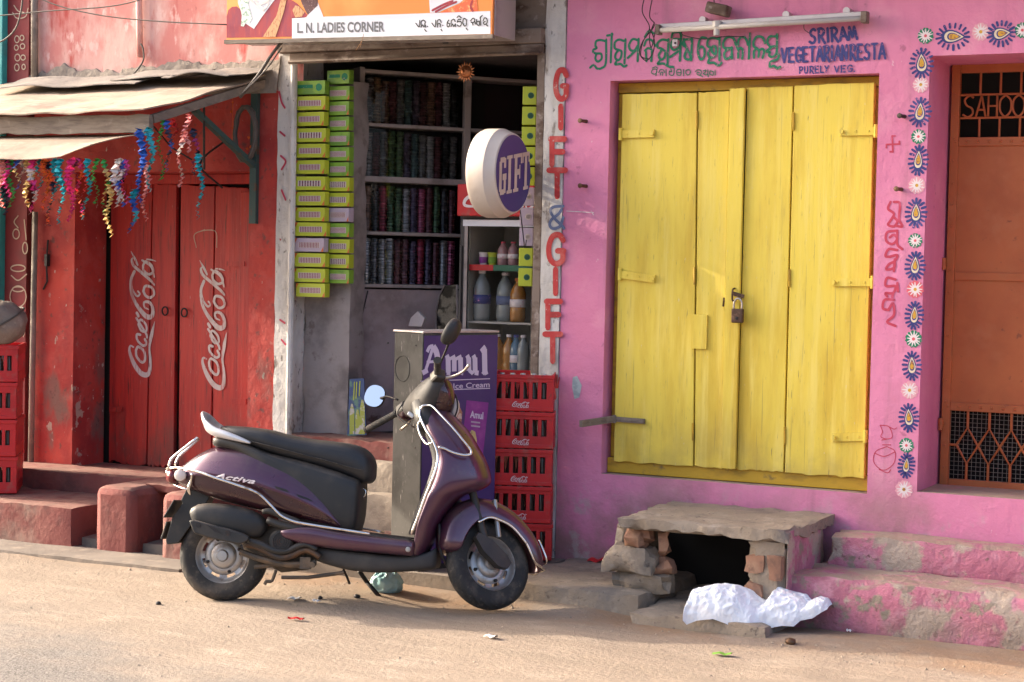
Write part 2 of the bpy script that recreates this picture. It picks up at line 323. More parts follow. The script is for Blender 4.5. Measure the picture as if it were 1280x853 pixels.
M['plastic_teal'] = mat('pale_teal_bag_film', (.36, .52, .52), .35, layers=[((.22,.40,.42), 12, .45, .65)], sub=.1)
M['bindi_green'] = mat('green_card', (.20, .36, .035), .5, layers=[((.12,.25,.03), 12, .45, .65)])
M['bindi_yellow'] = mat('yellow_green_card', (.42, .47, .03), .5)
M['bindi_lilac'] = mat('lilac_card', (.42, .34, .42), .5)
M['bindi_dots'] = mat('maroon_dots', (.20, .02, .06), .5)
M['bindi_black'] = mat('dark_dots', (.05, .02, .03), .5)
M['bindi_pale'] = mat('pale_card_window', (.52, .44, .42), .5)
M['bindi_orange'] = mat('orange_card_flash', (.55, .12, .02), .5)
M['shelf_wood'] = mat('pale_shelf_wood', (.31, .265, .255), .7, layers=[((.16,.13,.125), 8, .45, .7)])
M['glass'] = mat('cabinet_glass', (1, 1, 1), .02, trans=1.0, ior=1.18)
M['fridge_dark'] = mat('fridge_charcoal', (.05, .045, .045), .4, metal=.2)
M['fridge_in'] = mat('fridge_liner', (.36, .335, .30), .5)
M['copper'] = mat('copper_ornament', (.42, .16, .07), .38, metal=.8)
def dust_top(m, col, lo=.55, hi=.9, strength=.9):
    """dust lies on whatever faces up"""
    t = m.node_tree; N = t.nodes; L = t.links; p = N['Principled BSDF']; lk = p.inputs['Base Color'].links
    geo = N.new('ShaderNodeNewGeometry'); sp = N.new('ShaderNodeSeparateXYZ'); L.new(geo.outputs['True Normal'], sp.inputs[0])
    mr = N.new('ShaderNodeMapRange'); mr.inputs[1].default_value = lo; mr.inputs[2].default_value = hi; mr.inputs[4].default_value = strength; L.new(sp.outputs['Z'], mr.inputs[0])
    tx = N.new('ShaderNodeTexNoise'); tx.inputs['Scale'].default_value = 11; tx.inputs['Detail'].default_value = 7; L.new(geo.outputs['Position'], tx.inputs['Vector'])
    m2 = N.new('ShaderNodeMapRange'); m2.inputs[1].default_value = .32; m2.inputs[2].default_value = .52; L.new(tx.outputs[0], m2.inputs[0])
    q = N.new('ShaderNodeMath'); q.operation = 'MULTIPLY'; L.new(mr.outputs[0], q.inputs[0]); L.new(m2.outputs[0], q.inputs[1])
    mx = N.new('ShaderNodeMix'); mx.data_type = 'RGBA'; L.new(q.outputs[0], mx.inputs[0])
    if lk: L.new(lk[0].from_socket, mx.inputs[6])
    else: mx.inputs[6].default_value = p.inputs['Base Color'].default_value
    mx.inputs[7].default_value = (*col, 1); L.new(mx.outputs[2], p.inputs['Base Color'])
dust_top(M['pink_step'], (.36,.27,.20)); dust_top(M['red_plinth'], (.26,.15,.115), strength=.6); dust_top(M['seat'], (.075,.065,.055), .3, 1.0, .5)
dust_top(M['purple'], (.16,.115,.085), .35, 1.0, .45); dust_top(M['plastic'], (.11,.085,.065), .3, .95, .6); dust_top(M['maroon'], (.14,.095,.07), .3, 1.0, .5); dust_top(M['crate_red'], (.30,.12,.10), .6, 1.0, .5)
M['cable'] = mat('dusty_cable', (.09, .075, .065), .7)
M['tube_white'] = mat('lamp_tube_glass', (.50, .46, .42), .35, layers=[((.42,.36,.32), 10, .5, .75)])
M['padlock'] = mat('rusty_padlock', (.085, .05, .035), .5, metal=.6, layers=[((.17,.10,.07), 60, .5, .7)])
M['leaf'] = mat('fresh_leaf', (.12, .26, .03), .5)
M['burlap'] = mat('dusty_sack', (.25, .20, .165), .9, layers=[((.17,.13,.11), 9, .45, .7), ((.33,.28,.24), 16, .55, .7)], bump=[(14,.6,.02)])
M['wrapper'] = mat('red_wrapper_foil', (.50, .02, .02), .3, metal=.2)
M['paper'] = mat('paper_scrap', (.60, .58, .56), .8)
# ------------------------------------------------------------------ ground
def smooth01(a, b, v):
    t = max(0, min(1, (v-a)/(b-a))); return t*t*(3-2*t)
def gz(x, y):
    h = .012*noise.noise((x*1.1, y*1.1, 0)) + .006*noise.noise((x*4, y*4, 3))
    h -= .008
    left = smooth01(.35, -.5, x)
    h += left*.042*smooth01(-1.65, -1.22, y) + .03*smooth01(-1.05, -.83, y)*(1-left)*smooth01(1.2, .8, x)
    if abs(x) > 9 or y < -8: h *= .3
    return h
def axis(lo, hi, fine_lo, fine_hi, st):
    a = [lo, lo*.6, lo*.35, lo*.2]; a = [v for v in a if v < fine_lo-1]
    v = fine_lo
    while v < fine_hi: a.append(v); v += st
    a += [v for v in (hi*.15, hi*.35, hi*.6, hi) if v > fine_hi+1]
    return a
xs = axis(-90, 90, -4.5, 4.6, .07); ys = axis(-90, 60, -6.0, .3, .07)
g = MB()
for x in xs:
    for y in ys: g.v.append(Vector((x, y, gz(x, y) if y < .35 else -.02)))
ny = len(ys)
for i in range(len(xs)-1):
    for j in range(ny-1):
        g.f.append([i*ny+j, (i+1)*ny+j, (i+1)*ny+j+1, i*ny+j+1]); g.m.append(0)
def road_mat():
    m = mat('sandy_road', (.268, .207, .155), .92, layers=[((.225,.175,.13), 2.2, .40, .66, (.12,2.2,1)), ((.232,.18,.135), 1.6, .38, .68, (.5,1.6,1)), ((.31,.246,.188), 5, .5, .72, (.7,1.4,1)), ((.25,.165,.10), 55, .60, .72, (1,1,1), .7), ((.28,.17,.095), 2.5, .35, .65, (1,1,1), .8, ('Y', -1.35, -1.0)), ((.42,.335,.26), 120, .66, .74, (1,1,1), .8)],
            bump=[(3,.35,.03,(.6,1.6,1)), (14,.35,.012,(.7,1.3,1)), (45,.6,.012), (160,.6,.005)])
    t = m.node_tree; N = t.nodes; L = t.links; p = N['Principled BSDF']
    src = p.inputs['Base Color'].links[0].from_socket
    geo = [n for n in N if n.type == 'NEW_GEOMETRY'][0]
    sp = N.new('ShaderNodeSeparateXYZ'); L.new(geo.outputs['Position'], sp.inputs[0])
    # asphalt shows through the dust on the carriageway, farther out from the shops
    ax = N.new('ShaderNodeMath'); ax.operation = 'MULTIPLY_ADD'; ax.inputs[1].default_value = .30; L.new(sp.outputs['X'], ax.inputs[0]); L.new(sp.outputs['Y'], ax.inputs[2])
    tx = N.new('ShaderNodeTexNoise'); tx.inputs['Scale'].default_value = 1.1; tx.inputs['Detail'].default_value = 7; tx.inputs['Roughness'].default_value = .65
    L.new(geo.outputs['Position'], tx.inputs['Vector'])
    ad = N.new('ShaderNodeMath'); ad.operation = 'MULTIPLY_ADD'; ad.inputs[1].default_value = 1.6; L.new(tx.outputs[0], ad.inputs[0]); L.new(ax.outputs[0], ad.inputs[2])
    mr = N.new('ShaderNodeMapRange'); mr.interpolation_type = 'SMOOTHSTEP'; mr.inputs[1].default_value = -1.75; mr.inputs[2].default_value = -2.5; L.new(ad.outputs[0], mr.inputs[0])
    t2 = N.new('ShaderNodeTexNoise'); t2.inputs['Scale'].default_value = 140; t2.inputs['Detail'].default_value = 4; L.new(geo.outputs['Position'], t2.inputs['Vector'])
    cr = N.new('ShaderNodeValToRGB'); cr.color_ramp.elements[0].color = (.05,.046,.044,1); cr.color_ramp.elements[1].color = (.25,.225,.20,1); cr.color_ramp.elements[0].position = .36; cr.color_ramp.elements[1].position = .66
    L.new(t2.outputs[0], cr.inputs[0])
    q = N.new('ShaderNodeMath'); q.operation = 'MULTIPLY'; q.inputs[1].default_value = .85; L.new(mr.outputs[0], q.inputs[0])
    mx = N.new('ShaderNodeMix'); mx.data_type = 'RGBA'; L.new(q.outputs[0], mx.inputs[0]); L.new(src, mx.inputs[6]); L.new(cr.outputs[0], mx.inputs[7])
    L.new(mx.outputs[2], p.inputs['Base Color'])
    return m
tag(g.build('road', road_mat(), smooth=True), kind='structure')

def rough_box(a, b, seg=.05, amp=.012, sc=9, edge=.02, sag=None):
    """a worn masonry block: subdivided box with chipped edges"""
    bm = bmesh.new(); a = Vector(a); b = Vector(b); d = b-a
    n = [max(1, min(40, int(abs(d[i])/seg))) for i in range(3)]
    vs = {}
    def V(i, j, k):
        key = (i, j, k)
        if key not in vs:
            p = Vector((a.x+d.x*i/n[0], a.y+d.y*j/n[1], a.z+d.z*k/n[2]))
            onedge = (i in (0, n[0]))+(j in (0, n[1]))+(k in (0, n[2]))
            q = p*sc
            off = Vector((noise.noise(q), noise.noise(q+Vector((7,3,1))), noise.noise(q+Vector((1,9,5)))))*amp
            if onedge >= 2:
                c = (a+b)/2; pull = Vector((c.x-p.x if i in (0,n[0]) else 0, c.y-p.y if j in (0,n[1]) else 0, c.z-p.z if k in (0,n[2]) else 0))
                pull = Vector([math.copysign(1, t) if abs(t) > 1e-6 else 0 for t in pull])
                off += pull*edge*max(0, .35+noise.noise(p*13)*1.2)
            vs[key] = bm.verts.new(p+off)
        return vs[key]
    for ax in range(3):
        o1, o2 = [(1,2),(0,2),(0,1)][ax]
        for side in (0, n[ax]):
            for u in range(n[o1]):
                for v in range(n[o2]):
                    idx = []
                    for du, dv in ((0,0),(1,0),(1,1),(0,1)):
                        t = [0,0,0]; t[ax] = side; t[o1] = u+du; t[o2] = v+dv; idx.append(V(*t))
                    bm.faces.new(idx)
    mb = MB(); bm.verts.index_update(); mb.v = [v.co.copy() for v in bm.verts]; mb.f = [[v.index for v in f.verts] for f in bm.faces]; mb.m = [0]*len(mb.f); bm.free(); mb.rb = True
    return mb
def join(*ms):
    o = MB()
    for m, mi in ms: o.add(m.v, m.f, mi)
    return o

M['pave'] = mat('dusty_paving', (.20,.165,.135), .92, layers=[((.14,.115,.095), 2.5, .4, .7), ((.26,.21,.165), 8, .5, .7), ((.10,.08,.07), 1.2, .52, .66, (1,1,1), .5)], bump=[(8,.4,.015), (50,.4,.005)])
tag(rough_box((-7, -1.21, -.1), (-1.28, -.845, .050), .05, .005, 5, .014).build('pavement', M['pave']), kind='structure')
tag(rough_box((-7, -.84, -.1), (.35, .4, .095), .09, .008, 5, .012).build('pavement', M['pave']), kind='structure')
tag(rough_box((.353, -.84, -.1), (1.12, .4, .098), .05, .010, 6, .022).build('pavement', M['concrete'], ), kind='structure')
tag(rough_box((1.125, -.99, -.1), (1.80, .3, .045), .05, .008, 6, .02).build('kerb_strip', M['concrete']), kind='structure')

# ------------------------------------------------------------------ building helper
def wall_holes(x0, x1, z0, z1, holes, y, depth, mb=None, seg=.5):
    """front face of a wall on plane y with openings; every opening gets its own reveals of the given depth"""
    mb = mb or MB()
    X = sorted({x0, x1, *[h[0] for h in holes], *[h[1] for h in holes]}); Z = sorted({z0, z1, *[h[2] for h in holes], *[h[3] for h in holes]})
    for i in range(len(X)-1):
        for j in range(len(Z)-1):
            cx, cz = (X[i]+X[i+1])/2, (Z[j]+Z[j+1])/2
            if any(h[0] < cx < h[1] and h[2] < cz < h[3] for h in holes): continue
            mb.add([(X[i],y,Z[j]),(X[i+1],y,Z[j]),(X[i+1],y,Z[j+1]),(X[i],y,Z[j+1])], [(0,1,2,3)])
    for h in holes:
        d = h[4] if len(h) > 4 else depth; a, b, c, e = h[:4]
        mb.add([(a,y,c),(a,y+d,c),(a,y+d,e),(a,y,e)], [(0,1,2,3)]); mb.add([(b,y,c),(b,y,e),(b,y+d,e),(b,y+d,c)], [(0,1,2,3)])
        mb.add([(a,y,e),(a,y+d,e),(b,y+d,e),(b,y,e)], [(0,1,2,3)]); mb.add([(a,y,c),(b,y,c),(b,y+d,c),(a,y+d,c)], [(0,1,2,3)], 1)
    return mb
FX = lambda px, py=300, y=0.0: at(px, py, y=y).x
FZ = lambda px, py, y=0.0: at(px, py, y=y).z
XP = .285                                   # where the pink shop meets the white pillar

# ------------------------------------------------------------------ pink shop
pink = thing('shop_building', 'pink limewashed shop front with a shut yellow double door and painted flower border', 'building', (1.3, 0, 0))
def pk(mb, name, m, parent=None, **k):      # a part given in place coordinates
    par = parent or pink
    o = mb.build(name, m, par, **k); o.matrix_parent_inverse = world_of(par).inverted(); return o
def world_of(o):
    m = Matrix.LocRotScale(o.location, o.rotation_euler, o.scale)
    while o.parent is not None:
        m = o.matrix_parent_inverse @ m if False else m
        o2 = o.parent; m = (Matrix.LocRotScale(o2.location, o2.rotation_euler, o2.scale) @ o.matrix_parent_inverse) @ m; o = o2
    return m
DZ0, DZ1, DX0, DX1 = .560, 2.620, .541, 1.970
OX0, OX1, OZ0, OZ1 = 2.216, 3.10, .588, 2.696
wl = wall_holes(XP, 6.0, .0, 3.9, [(DX0, DX1, DZ0, DZ1, .17), (OX0, OX1, OZ0, OZ1, .62)], 0.0, .2)
wl.box((3.14, 1.9, 3.9), (5.71, 3.8, .1)); wl.span((5.9, .01, 0), (6.0, 3.8, 3.84)); wl.span((XP, .63, 0), (XP+.1, 3.8, 3.84)); wl.span((XP+.11, 3.7, 0), (5.89, 3.8, 3.84))
pk(wl, 'wall', [M['pink'], M['step_top']])
pk(MB().span((DX0-.05, .172, DZ0-.1), (DX1+.05, .20, DZ1+.1)).span((OX0-.1, .9, .3), (OX1+.1, .95, 2.9)), 'shade_backing', M['dark'])  # black sheets stand in for the darkness behind both doors
# unseen overhead slab and upstand, added to shade the shop fronts
pk(MB().span((-1.75, -.5, 3.32), (6.4, -.002, 3.44)).span((-1.75, -.5, 3.442), (6.4, -.42, 4.2)), 'added_shade_slab', M['cement'])

# yellow door: frame, four planks in two folding leaves, battens, straps
fy = .165
fr = MB()
fr.span((DX0+.003, .10, DZ1-.055), (DX1-.003, fy, DZ1-.003)).span((DX0+.003, .07, DZ0+.003), (DX1-.003, fy, DZ0+.082))
fr.span((DX0+.003, .11, DZ0+.084), (DX0+.045, fy, DZ1-.057)).span((DX1-.045, .09, DZ0+.084), (DX1-.003, fy, DZ1-.057))
pk(fr, 'door_frame', M['yellow_dark'], bevel=.004)
def plank(q, y0, y1, jag=.004, seed=0):
    """q: four photograph corners tl, tr, br, bl put on the door plane"""
    P = [at(*c, y=y0) for c in q]; n = 14
    top = [P[0].lerp(P[1], t/n) for t in range(n+1)]; bot = [P[3].lerp(P[2], t/n) for t in range(n+1)]
    rnd = random.Random(seed)
    top = [p+Vector((0,0,rnd.uniform(-jag, jag)*.4)) for p in top]; bot = [p+Vector((0,0,rnd.uniform(-jag, jag))) for p in bot]
    return MB().prism(top+bot[::-1], (0, y1-y0, 0))
leafL = pk(plank([(778,118),(871,116),(866,583),(767,577)], .052, .085, seed=1), 'door_leaf', M['yellow'], bevel=.003)
leafLb = pk(plank([(873,116),(912,114),(902,586),(868,583)], .054, .087, seed=2), 'plank', M['yellow'], leafL, bevel=.003)
pk(plank([(912,111),(931,110),(919,587),(901,586)], .030, .053, seed=3), 'batten', M['yellow'], leafL, bevel=.004)
leafR = pk(plank([(993,107),(1093,103),(1080,598),(981,592)], .050, .085, .006, seed=4), 'door_leaf', M['yellow'], bevel=.003)
pk(plank([(934,110),(991,108),(979,590),(921,587)], .056, .088, seed=5), 'plank', M['yellow'], leafR, bevel=.003)
# the edge crack inside the left planks and the small nailed patch
pk(plank([(864,393),(884,394),(883,437),(863,436)], .040, .0515, .0, seed=6), 'patch', M['yellow'], leafL, bevel=.002)
def strap(px0, px1, py0, py1, leaf, m='yellow', wd=.040):
    a = at(px0, py0, y=.043); b = at(px1, py1, y=.043); d = (b-a)
    mb = MB().bar(a, b, .012, wd).lathe([(.0,-.02),(.012,-.02),(.012,-.012),(.0,-.012)], b-d.normalized()*.01, 'Y', 8)
    for t in (.2, .55, .85): mb.lathe([(.001,-.009),(.006,-.008),(.008,0)], a+d*t, 'Y', 8)
    mb.tube([a+Vector((0,-.004,-wd*.8)), a+Vector((0,-.004,wd*.8))], .011, 8)
    pk(mb, 'hinge_strap', M[m], leaf)
strap(776,818,168,167,leafL); strap(775,819,343,349,leafL); strap(768,806,524,527,leafL, 'wood', .026)
strap(1095,1050,164,165,leafR); strap(1091,1040,353,353,leafR); strap(1082,1040,546,547,leafR)
pk(MB().bar(at(767,524,y=.04), at(726,530,y=-.20), .02, .034), 'open_hinge_arm', M['wood'], leafL)
for px, py in ((871,150),(868,345),(866,540)): pk(MB().tube([at(px,py-11,y=.048), at(px,py+11,y=.048)], .006, 6), 'butt_hinge', M['yellow_dark'], leafL)
for px, py in ((992,152),(987,348),(981,545)): pk(MB().tube([at(px,py-11,y=.046), at(px,py+11,y=.046)], .006, 6), 'butt_hinge', M['yellow_dark'], leafR)
a = at(922,368,y=.02); pk(MB().tube([a+Vector((-.02,.015,.03)), a+Vector((-.02,-.02,.02)), a+Vector((-.02,-.02,-.03)), a+Vector((-.02,.015,-.035))], .005, 6, smooth=4).tube([at(905,373,y=.05), at(905,376,y=.035), at(904,383,y=.05)], .005, 6).bar(at(916,367,y=.022), at(930,371,y=.022), .006, .02), 'hasp', M['padlock'], leafL)
# padlock hangs from the hasp
a = at(922,395,y=.005)
pl = thing('padlock', 'small rusty padlock hanging shut on the hasp of the yellow door', 'padlock', a)
MB().box((0,0,0), (.062,.026,.072)).build('lock_body', M['padlock'], pl, bevel=.006)
MB().tube([(-.021,0,.03),(-.021,0,.065),(-.012,0,.083),(0,0,.088),(.012,0,.083),(.021,0,.065),(.021,0,.03)], .0055, 8, smooth=3).build('shackle', M['cap_metal'], pl, smooth=True)
MB().lathe([(.001,-.002),(.008,-.001),(.009,.003)], (0,-.015,-.012), 'Y', 10).build('keyhole_cover', M['iron'], pl)

# orange grille door in the right opening (plane y = .40)
OY = .40
def O(px, py, y=OY): return at(px, py, y=y)
ox0 = O(1190,90).x; ox1 = ox0+.78; oz1 = O(1235,80).z; oz0 = O(1225,612).z
od = MB()
fw_ = .042
od.span((ox0, OY, oz0), (ox0+fw_, OY+.035, oz1)).span((ox1-fw_, OY, oz0), (ox1, OY+.035, oz1))
za = O(1235,177).z; zb = O(1230,346).z; zc = O(1228,508).z; 
for z0_, z1_ in ((oz1-fw_, oz1), (za-.022, za+.022), (zb-.02, zb+.02), (zc-.03, zc+.012), (oz0, oz0+fw_)):
    od.span((ox0+fw_+.001, OY+.002, z0_), (ox1-fw_-.001, OY+.033, z1_))
door_o = pk(od, 'grille_door', M['orange'], bevel=.003)
pk(MB().span((ox0+fw_-.002, OY+.012, zc+.01), (ox1-fw_+.002, OY+.018, za-.02)), 'sheet_panel', M['orange'], door_o)
rv = MB()
for i in range(14):
    for zz in (za, zc-.008): rv.lathe([(.001,-.006),(.006,-.004),(.008,.001)], (ox0+.03+i*.055, OY, zz), 'Y', 6)
for i in range(18): rv.lathe([(.001,-.005),(.005,-.003),(.007,.001)], (ox0+.02, OY, oz0+.1+i*.11), 'Y', 6)
pk(rv, 'rivet', M['orange'], door_o)
bars = MB(); nb = 7
zt, zs1, zs0 = oz1-fw_, O(1235,118).z, O(1235,147).z
for i in range(1, nb):
    x = ox0+fw_+(ox1-ox0-2*fw_)*i/nb
    bars.tube([(x, OY+.015, zs1), (x, OY+.015, zt)], .006, 6).tube([(x, OY+.015, za+.02), (x, OY+.015, zs0)], .006, 6)
for z in (zs1, zs0): bars.tube([(ox0+fw_, OY+.015, z), (ox1-fw_, OY+.015, z)], .006, 6)
pk(bars, 'grille_bar', M['orange'], door_o)
SAHOO = (('S',1203,1218),('A',1219.5,1231.5),('H',1234,1247),('O',1249,1263.5),('O',1265.5,1280))
# diamonds below
dm = MB(); z0_, z1_ = oz0+fw_, zc-.03; zm = (z0_+z1_)/2; hq = (z1_-z0_); nD = 6; dx = (ox1-ox0-2*fw_-.05)/nD
X = lambda i: ox0+fw_+.035+dx*i
for i in range(nD):
    c = X(i)+dx/2
    dm.tube([(c, OY+.014, z1_), (c, OY+.014, zm+hq*.26)], .007, 6).tube([(c, OY+.014, z0_), (c, OY+.014, zm-hq*.26)], .007, 6)
    dm.tube([(X(i), OY+.014, zm), (c, OY+.014, zm+hq*.26), (X(i+1), OY+.014, zm), (c, OY+.014, zm-hq*.26), (X(i), OY+.014, zm)], .007, 6)
dm.tube([(ox0+fw_, OY+.014, zm), (X(0), OY+.014, zm)], .007, 6)
pk(dm, 'diamond_grille', M['orange'], door_o)
wm = MB(); st = .022
i = 0
while ox0+fw_+i*st < ox1-fw_: x = ox0+fw_+i*st; wm.bar((x, OY+.03, z0_), (x, OY+.03, z1_), .0022); i += 1
i = 0
while z0_+i*st < z1_: z = z0_+i*st; wm.bar((ox0+fw_, OY+.0325, z), (ox1-fw_, OY+.0325, z), .0022); i += 1
pk(wm, 'wire_mesh', M['cement'], door_o)
pk(MB().tube([O(1181,330)+Vector((0,-.02,-.03)), O(1181,330)+Vector((0,-.02,.03))], .012, 8).tube([O(1177,530)+Vector((0,-.02,-.03)), O(1177,530)+Vector((0,-.02,.03))], .012, 8), 'door_hinge', M['orange'], door_o)

# slab, piers and steps in front of the pink shop
stp = thing('entrance_steps', 'worn pink concrete steps with a broken slab on brick piers over a drain hole', 'steps', (1.7, -.4, 0))
def sp_(mb, name, m, **k):
    o = mb.build(name, m, stp, **k); o.matrix_parent_inverse = world_of(stp).inverted(); return o
SF = -.76
sl_ = rough_box((.955, SF, .393), (1.82, -.004, .450), .03, .010, 11, .022)
sp_(sl_, 'slab', M['concrete'])
sp_(rough_box((1.615, SF+.03, .0), (1.795, -.1, .390), .03, .010, 14, .03), 'pier', M['concrete'])
sp_(MB().span((1.798, SF+.05, .16), (1.803, -.2, .44)), 'painted_side', M['pink_step'])
br = [rough_box((1.60, SF+.015, .24), (1.70, SF+.16, .325), .03, .005, 20, .012), rough_box((1.59, SF+.0, .10), (1.70, SF+.16, .195), .03, .012, 20, .022), rough_box((1.715, SF+.012, .21), (1.79, SF+.1, .33), .03, .005, 20, .012)]
for b in br: sp_(b, 'brick', M['brick'])
for (x0, y0, z0, x1, y1, z1, m) in ((.955,-.71,.295,1.10,-.58,.391,'brick'), (1.105,-.67,.25,1.19,-.60,.391,'brick'), (.87,-.72,.17,1.13,-.56,.297,'concrete'), (.90,-.68,.08,1.20,-.57,.175,'concrete'), (1.08,-.66,.17,1.21,-.585,.255,'brick'), (.86,-.56,.05,.96,-.10,.391,'concrete')):
    sp_(rough_box((x0,y0,z0), (x1,y1,z1), .035, .018, 12, .035), 'rubble', M[m])
sp_(MB().span((.9, -.06, 0), (1.6, -.02, .39)), 'shade_backing', M['dark'])  # black sheet stands in for the shade inside the drain hole
s1 = rough_box((1.79, -.64, -.05), (5.5, -.003, .235), .045, .012, 7, .025); sp_(s1, 'step', M['pink_step'])
s2 = rough_box((1.86, -.27, .2), (5.5, -.004, .385), .045, .010, 7, .02); sp_(s2, 'step', M['pink_step'])

# ------------------------------------------------------------------ red shop
RX0, RX1 = FX(40, 400), FX(372, 300)       # -3.4 .. -1.43
hx0, hx1 = FX(92, 400), FX(311, 400)
red = thing('shop_building', 'red limewashed shop front with shut red plank doors under a sheet awning', 'building', (-2.4, 0, 0))
def rd(mb, name, m, parent=None, **k):
    par = parent or red
    o = mb.build(name, m, par, **k); o.matrix_parent_inverse = world_of(par).inverted(); return o
wl = wall_holes(RX0, FX(345, 300), .0, 2.62, [(hx0, hx1, .36, 2.16, .3)], 0.0, .3)
rd(wl, 'wall', [M['red_wall'], M['red_plinth']])
uw = MB(); uw.add([(RX0,0,2.622),(RX1+.02,0,2.622),(RX1+.02,0,4.6),(RX0,0,4.6)], [(0,1,2,3)])
uw.span((RX0, .35, 0), (RX1, 3.5, .02)).span((RX0, .01, 4.5), (RX1, 3.5, 4.6)).span((RX0, 3.4, 0.03), (RX1, 3.5, 4.49)).span((RX0, .01, .03), (RX0+.05, 3.39, 4.49))
rd(uw, 'upper_wall', M['red_upper'])
rd(MB().span((hx0-.05, .34, .3), (hx1+.3, .36, 2.3)), 'shade_backing', M['dark'])  # black sheet stands in for the darkness behind the red doors
# cement fillet where the awning meets the wall
pts = []; rnd = random.Random(3)
n = 90; xa, xb = FX(38, 90), FX(352, 80)
top = []
for i in range(n+1):
    t = i/n; x = xa+(xb-xa)*t
    bumpz = .03*noise.noise((x*5, 0, 2))+.025*noise.noise((x*17, 0, 5))+.015*noise.noise((x*40, 0, 5)) + .05*math.exp(-((t-.14)/.05)**2) + .03*math.exp(-((t-.62)/.06)**2)
    top.append(Vector((x, -.012, 2.76+bumpz+.03*t)))
bot = [Vector((p.x, -.05, 2.60)) for p in top]
mb = MB()
for i in range(n): mb.add([bot[i], bot[i+1], top[i+1], top[i]], [(0,1,2,3)]); mb.add([top[i], top[i+1], top[i+1]+Vector((0,.011,.004)), top[i]+Vector((0,.011,.004))], [(0,1,2,3)])
rd(mb, 'cement_fillet', M['cement'], smooth=True)
# rain pipe stubs on the upper wall
rd(MB().tube([at(110*.375+2, 100, y=-.03), at(43, -60, y=-.03)], .022, 8).tube([at(44, 265, y=-.03), at(38, 600, y=-.03)], .018, 8), 'corner_pipe', M['cement'], smooth=True)
rd(MB().tube([at(175, 72, y=-.025), at(173, -40, y=-.025)], .019, 8), 'wall_conduit', M['red_upper'], smooth=True)
# red doors: four planks, a meeting gap at px 222
def rplank(q, y0, y1, jag=.01, seed=0): return plank(q, y0, y1, jag, seed)
rl = rd(rplank([(139,228),(190,230),(182,582),(136,577)], .285, .32, .012, 11), 'door_leaf', M['red_door'], bevel=.003)
rd(rplank([(191.5,230),(220.5,231),(216.5,584),(184,582)], .288, .322, .012, 12), 'plank', M['red_door'], rl, bevel=.003)
rr = rd(rplank([(226,231),(268,233),(263,588),(223,584)], .285, .32, .012, 13), 'door_leaf', M['red_door'], bevel=.003)
rd(rplank([(269.5,233),(318,236),(312,592),(265,588)], .289, .32, .012, 14), 'plank', M['red_door'], rr, bevel=.003)
rd(rplank([(301,240),(318,240),(308,592),(294,592)], .27, .284, .004, 15), 'batten', M['red_door'], rr, bevel=.003)
rd(MB().span((hx0+.18, .24, 2.10), (hx1-.002, .315, 2.158)), 'door_lintel', M['red_door'], bevel=.004)
for px, py, lf in ((207,389,rl),(231,391,rr)):
    c = at(px, py, y=.275); rd(MB().tube([c+Vector((.022*math.sin(k*math.pi/6), -.006, .026*math.cos(k*math.pi/6))) for k in range(13)], .005, 6), 'door_ring', M['iron'], lf)
for x0, x1, py, lf in ((288,308,502,rr),(284,306,330,rr),(137,152,512,rl)):
    rd(MB().bar(at(x0,py,y=.268), at(x1,py,y=.268), .006, .03), 'hinge_strap', M['red_door'], lf)
rd(MB().tube([at(60,300,y=-.01), at(58,330,y=-.015), at(59,352,y=-.01), at(54,362,y=-.01)], .006, 5).bar(at(59,318,y=-.015), at(59,333,y=-.015), .02, .03), 'door_chain', M['iron'])

# stepped red plinth below the red shop
pln = thing('plinth_steps', 'dusty red masonry plinth with a low step and two rounded blocks', 'steps', (-2.3, -.5, 0))
def pn(mb, name, m, **k):
    o = mb.build(name, m, pln, **k); o.matrix_parent_inverse = world_of(pln).inverted(); return o
pn(rough_box((-5.0, -.33, 0), (-1.47, -.004, .372), .05, .004, 5, .010), 'plinth', M['red_plinth'])
pn(rough_box((-5.0, -.93, 0), (-2.215, -.335, .262), .05, .004, 5, .010), 'step', M['red_plinth'])
pn(rough_box((-2.06, -.93, 0), (-1.80, -.20, .40), .13, .006, 4, 0), 'block', M['red_plinth'], smooth=True, bevel=.045)
pn(rough_box((-1.60, -.95, 0), (-1.36, -.20, .40), .13, .006, 4, 0), 'block', M['red_plinth'], smooth=True, bevel=.045)
pn(rough_box((-1.86, -.74, .355), (-1.55, -.02, .408), .04, .006, 6, .02), 'slab', M['red_plinth'])

# ------------------------------------------------------------------ teal shop at the left edge
tl = thing('shop_building', 'teal and maroon shop front cut off by the left edge', 'building', (-4.2, 0, 0))
def tt(mb, name, m, parent=None, **k):
    o = mb.build(name, m, parent or tl, **k); o.matrix_parent_inverse = world_of(parent or tl).inverted(); return o
tt(MB().span((-6.2, -.02, 0), (FX(39, 200)-.012, .25, 4.4)), 'panel_wall', M['maroonpanel'])
tt(MB().span((-6.2, -.07, .3), (FX(11, 200), -.021, 4.3)), 'teal_board', M['teal'], bevel=.005)
tt(MB().span((FX(1.5,100), -.0745, FZ(3,105)), (FX(5.5,100), -.0705, FZ(3,80))).span((FX(1,300), -.0745, FZ(3,395)), (FX(6,300), -.0705, FZ(3,352))).span((FX(-30,240), -.0765, FZ(3,300)), (FX(5,240), -.0725, FZ(3,245))), 'white_stripe', M['sign_white'])

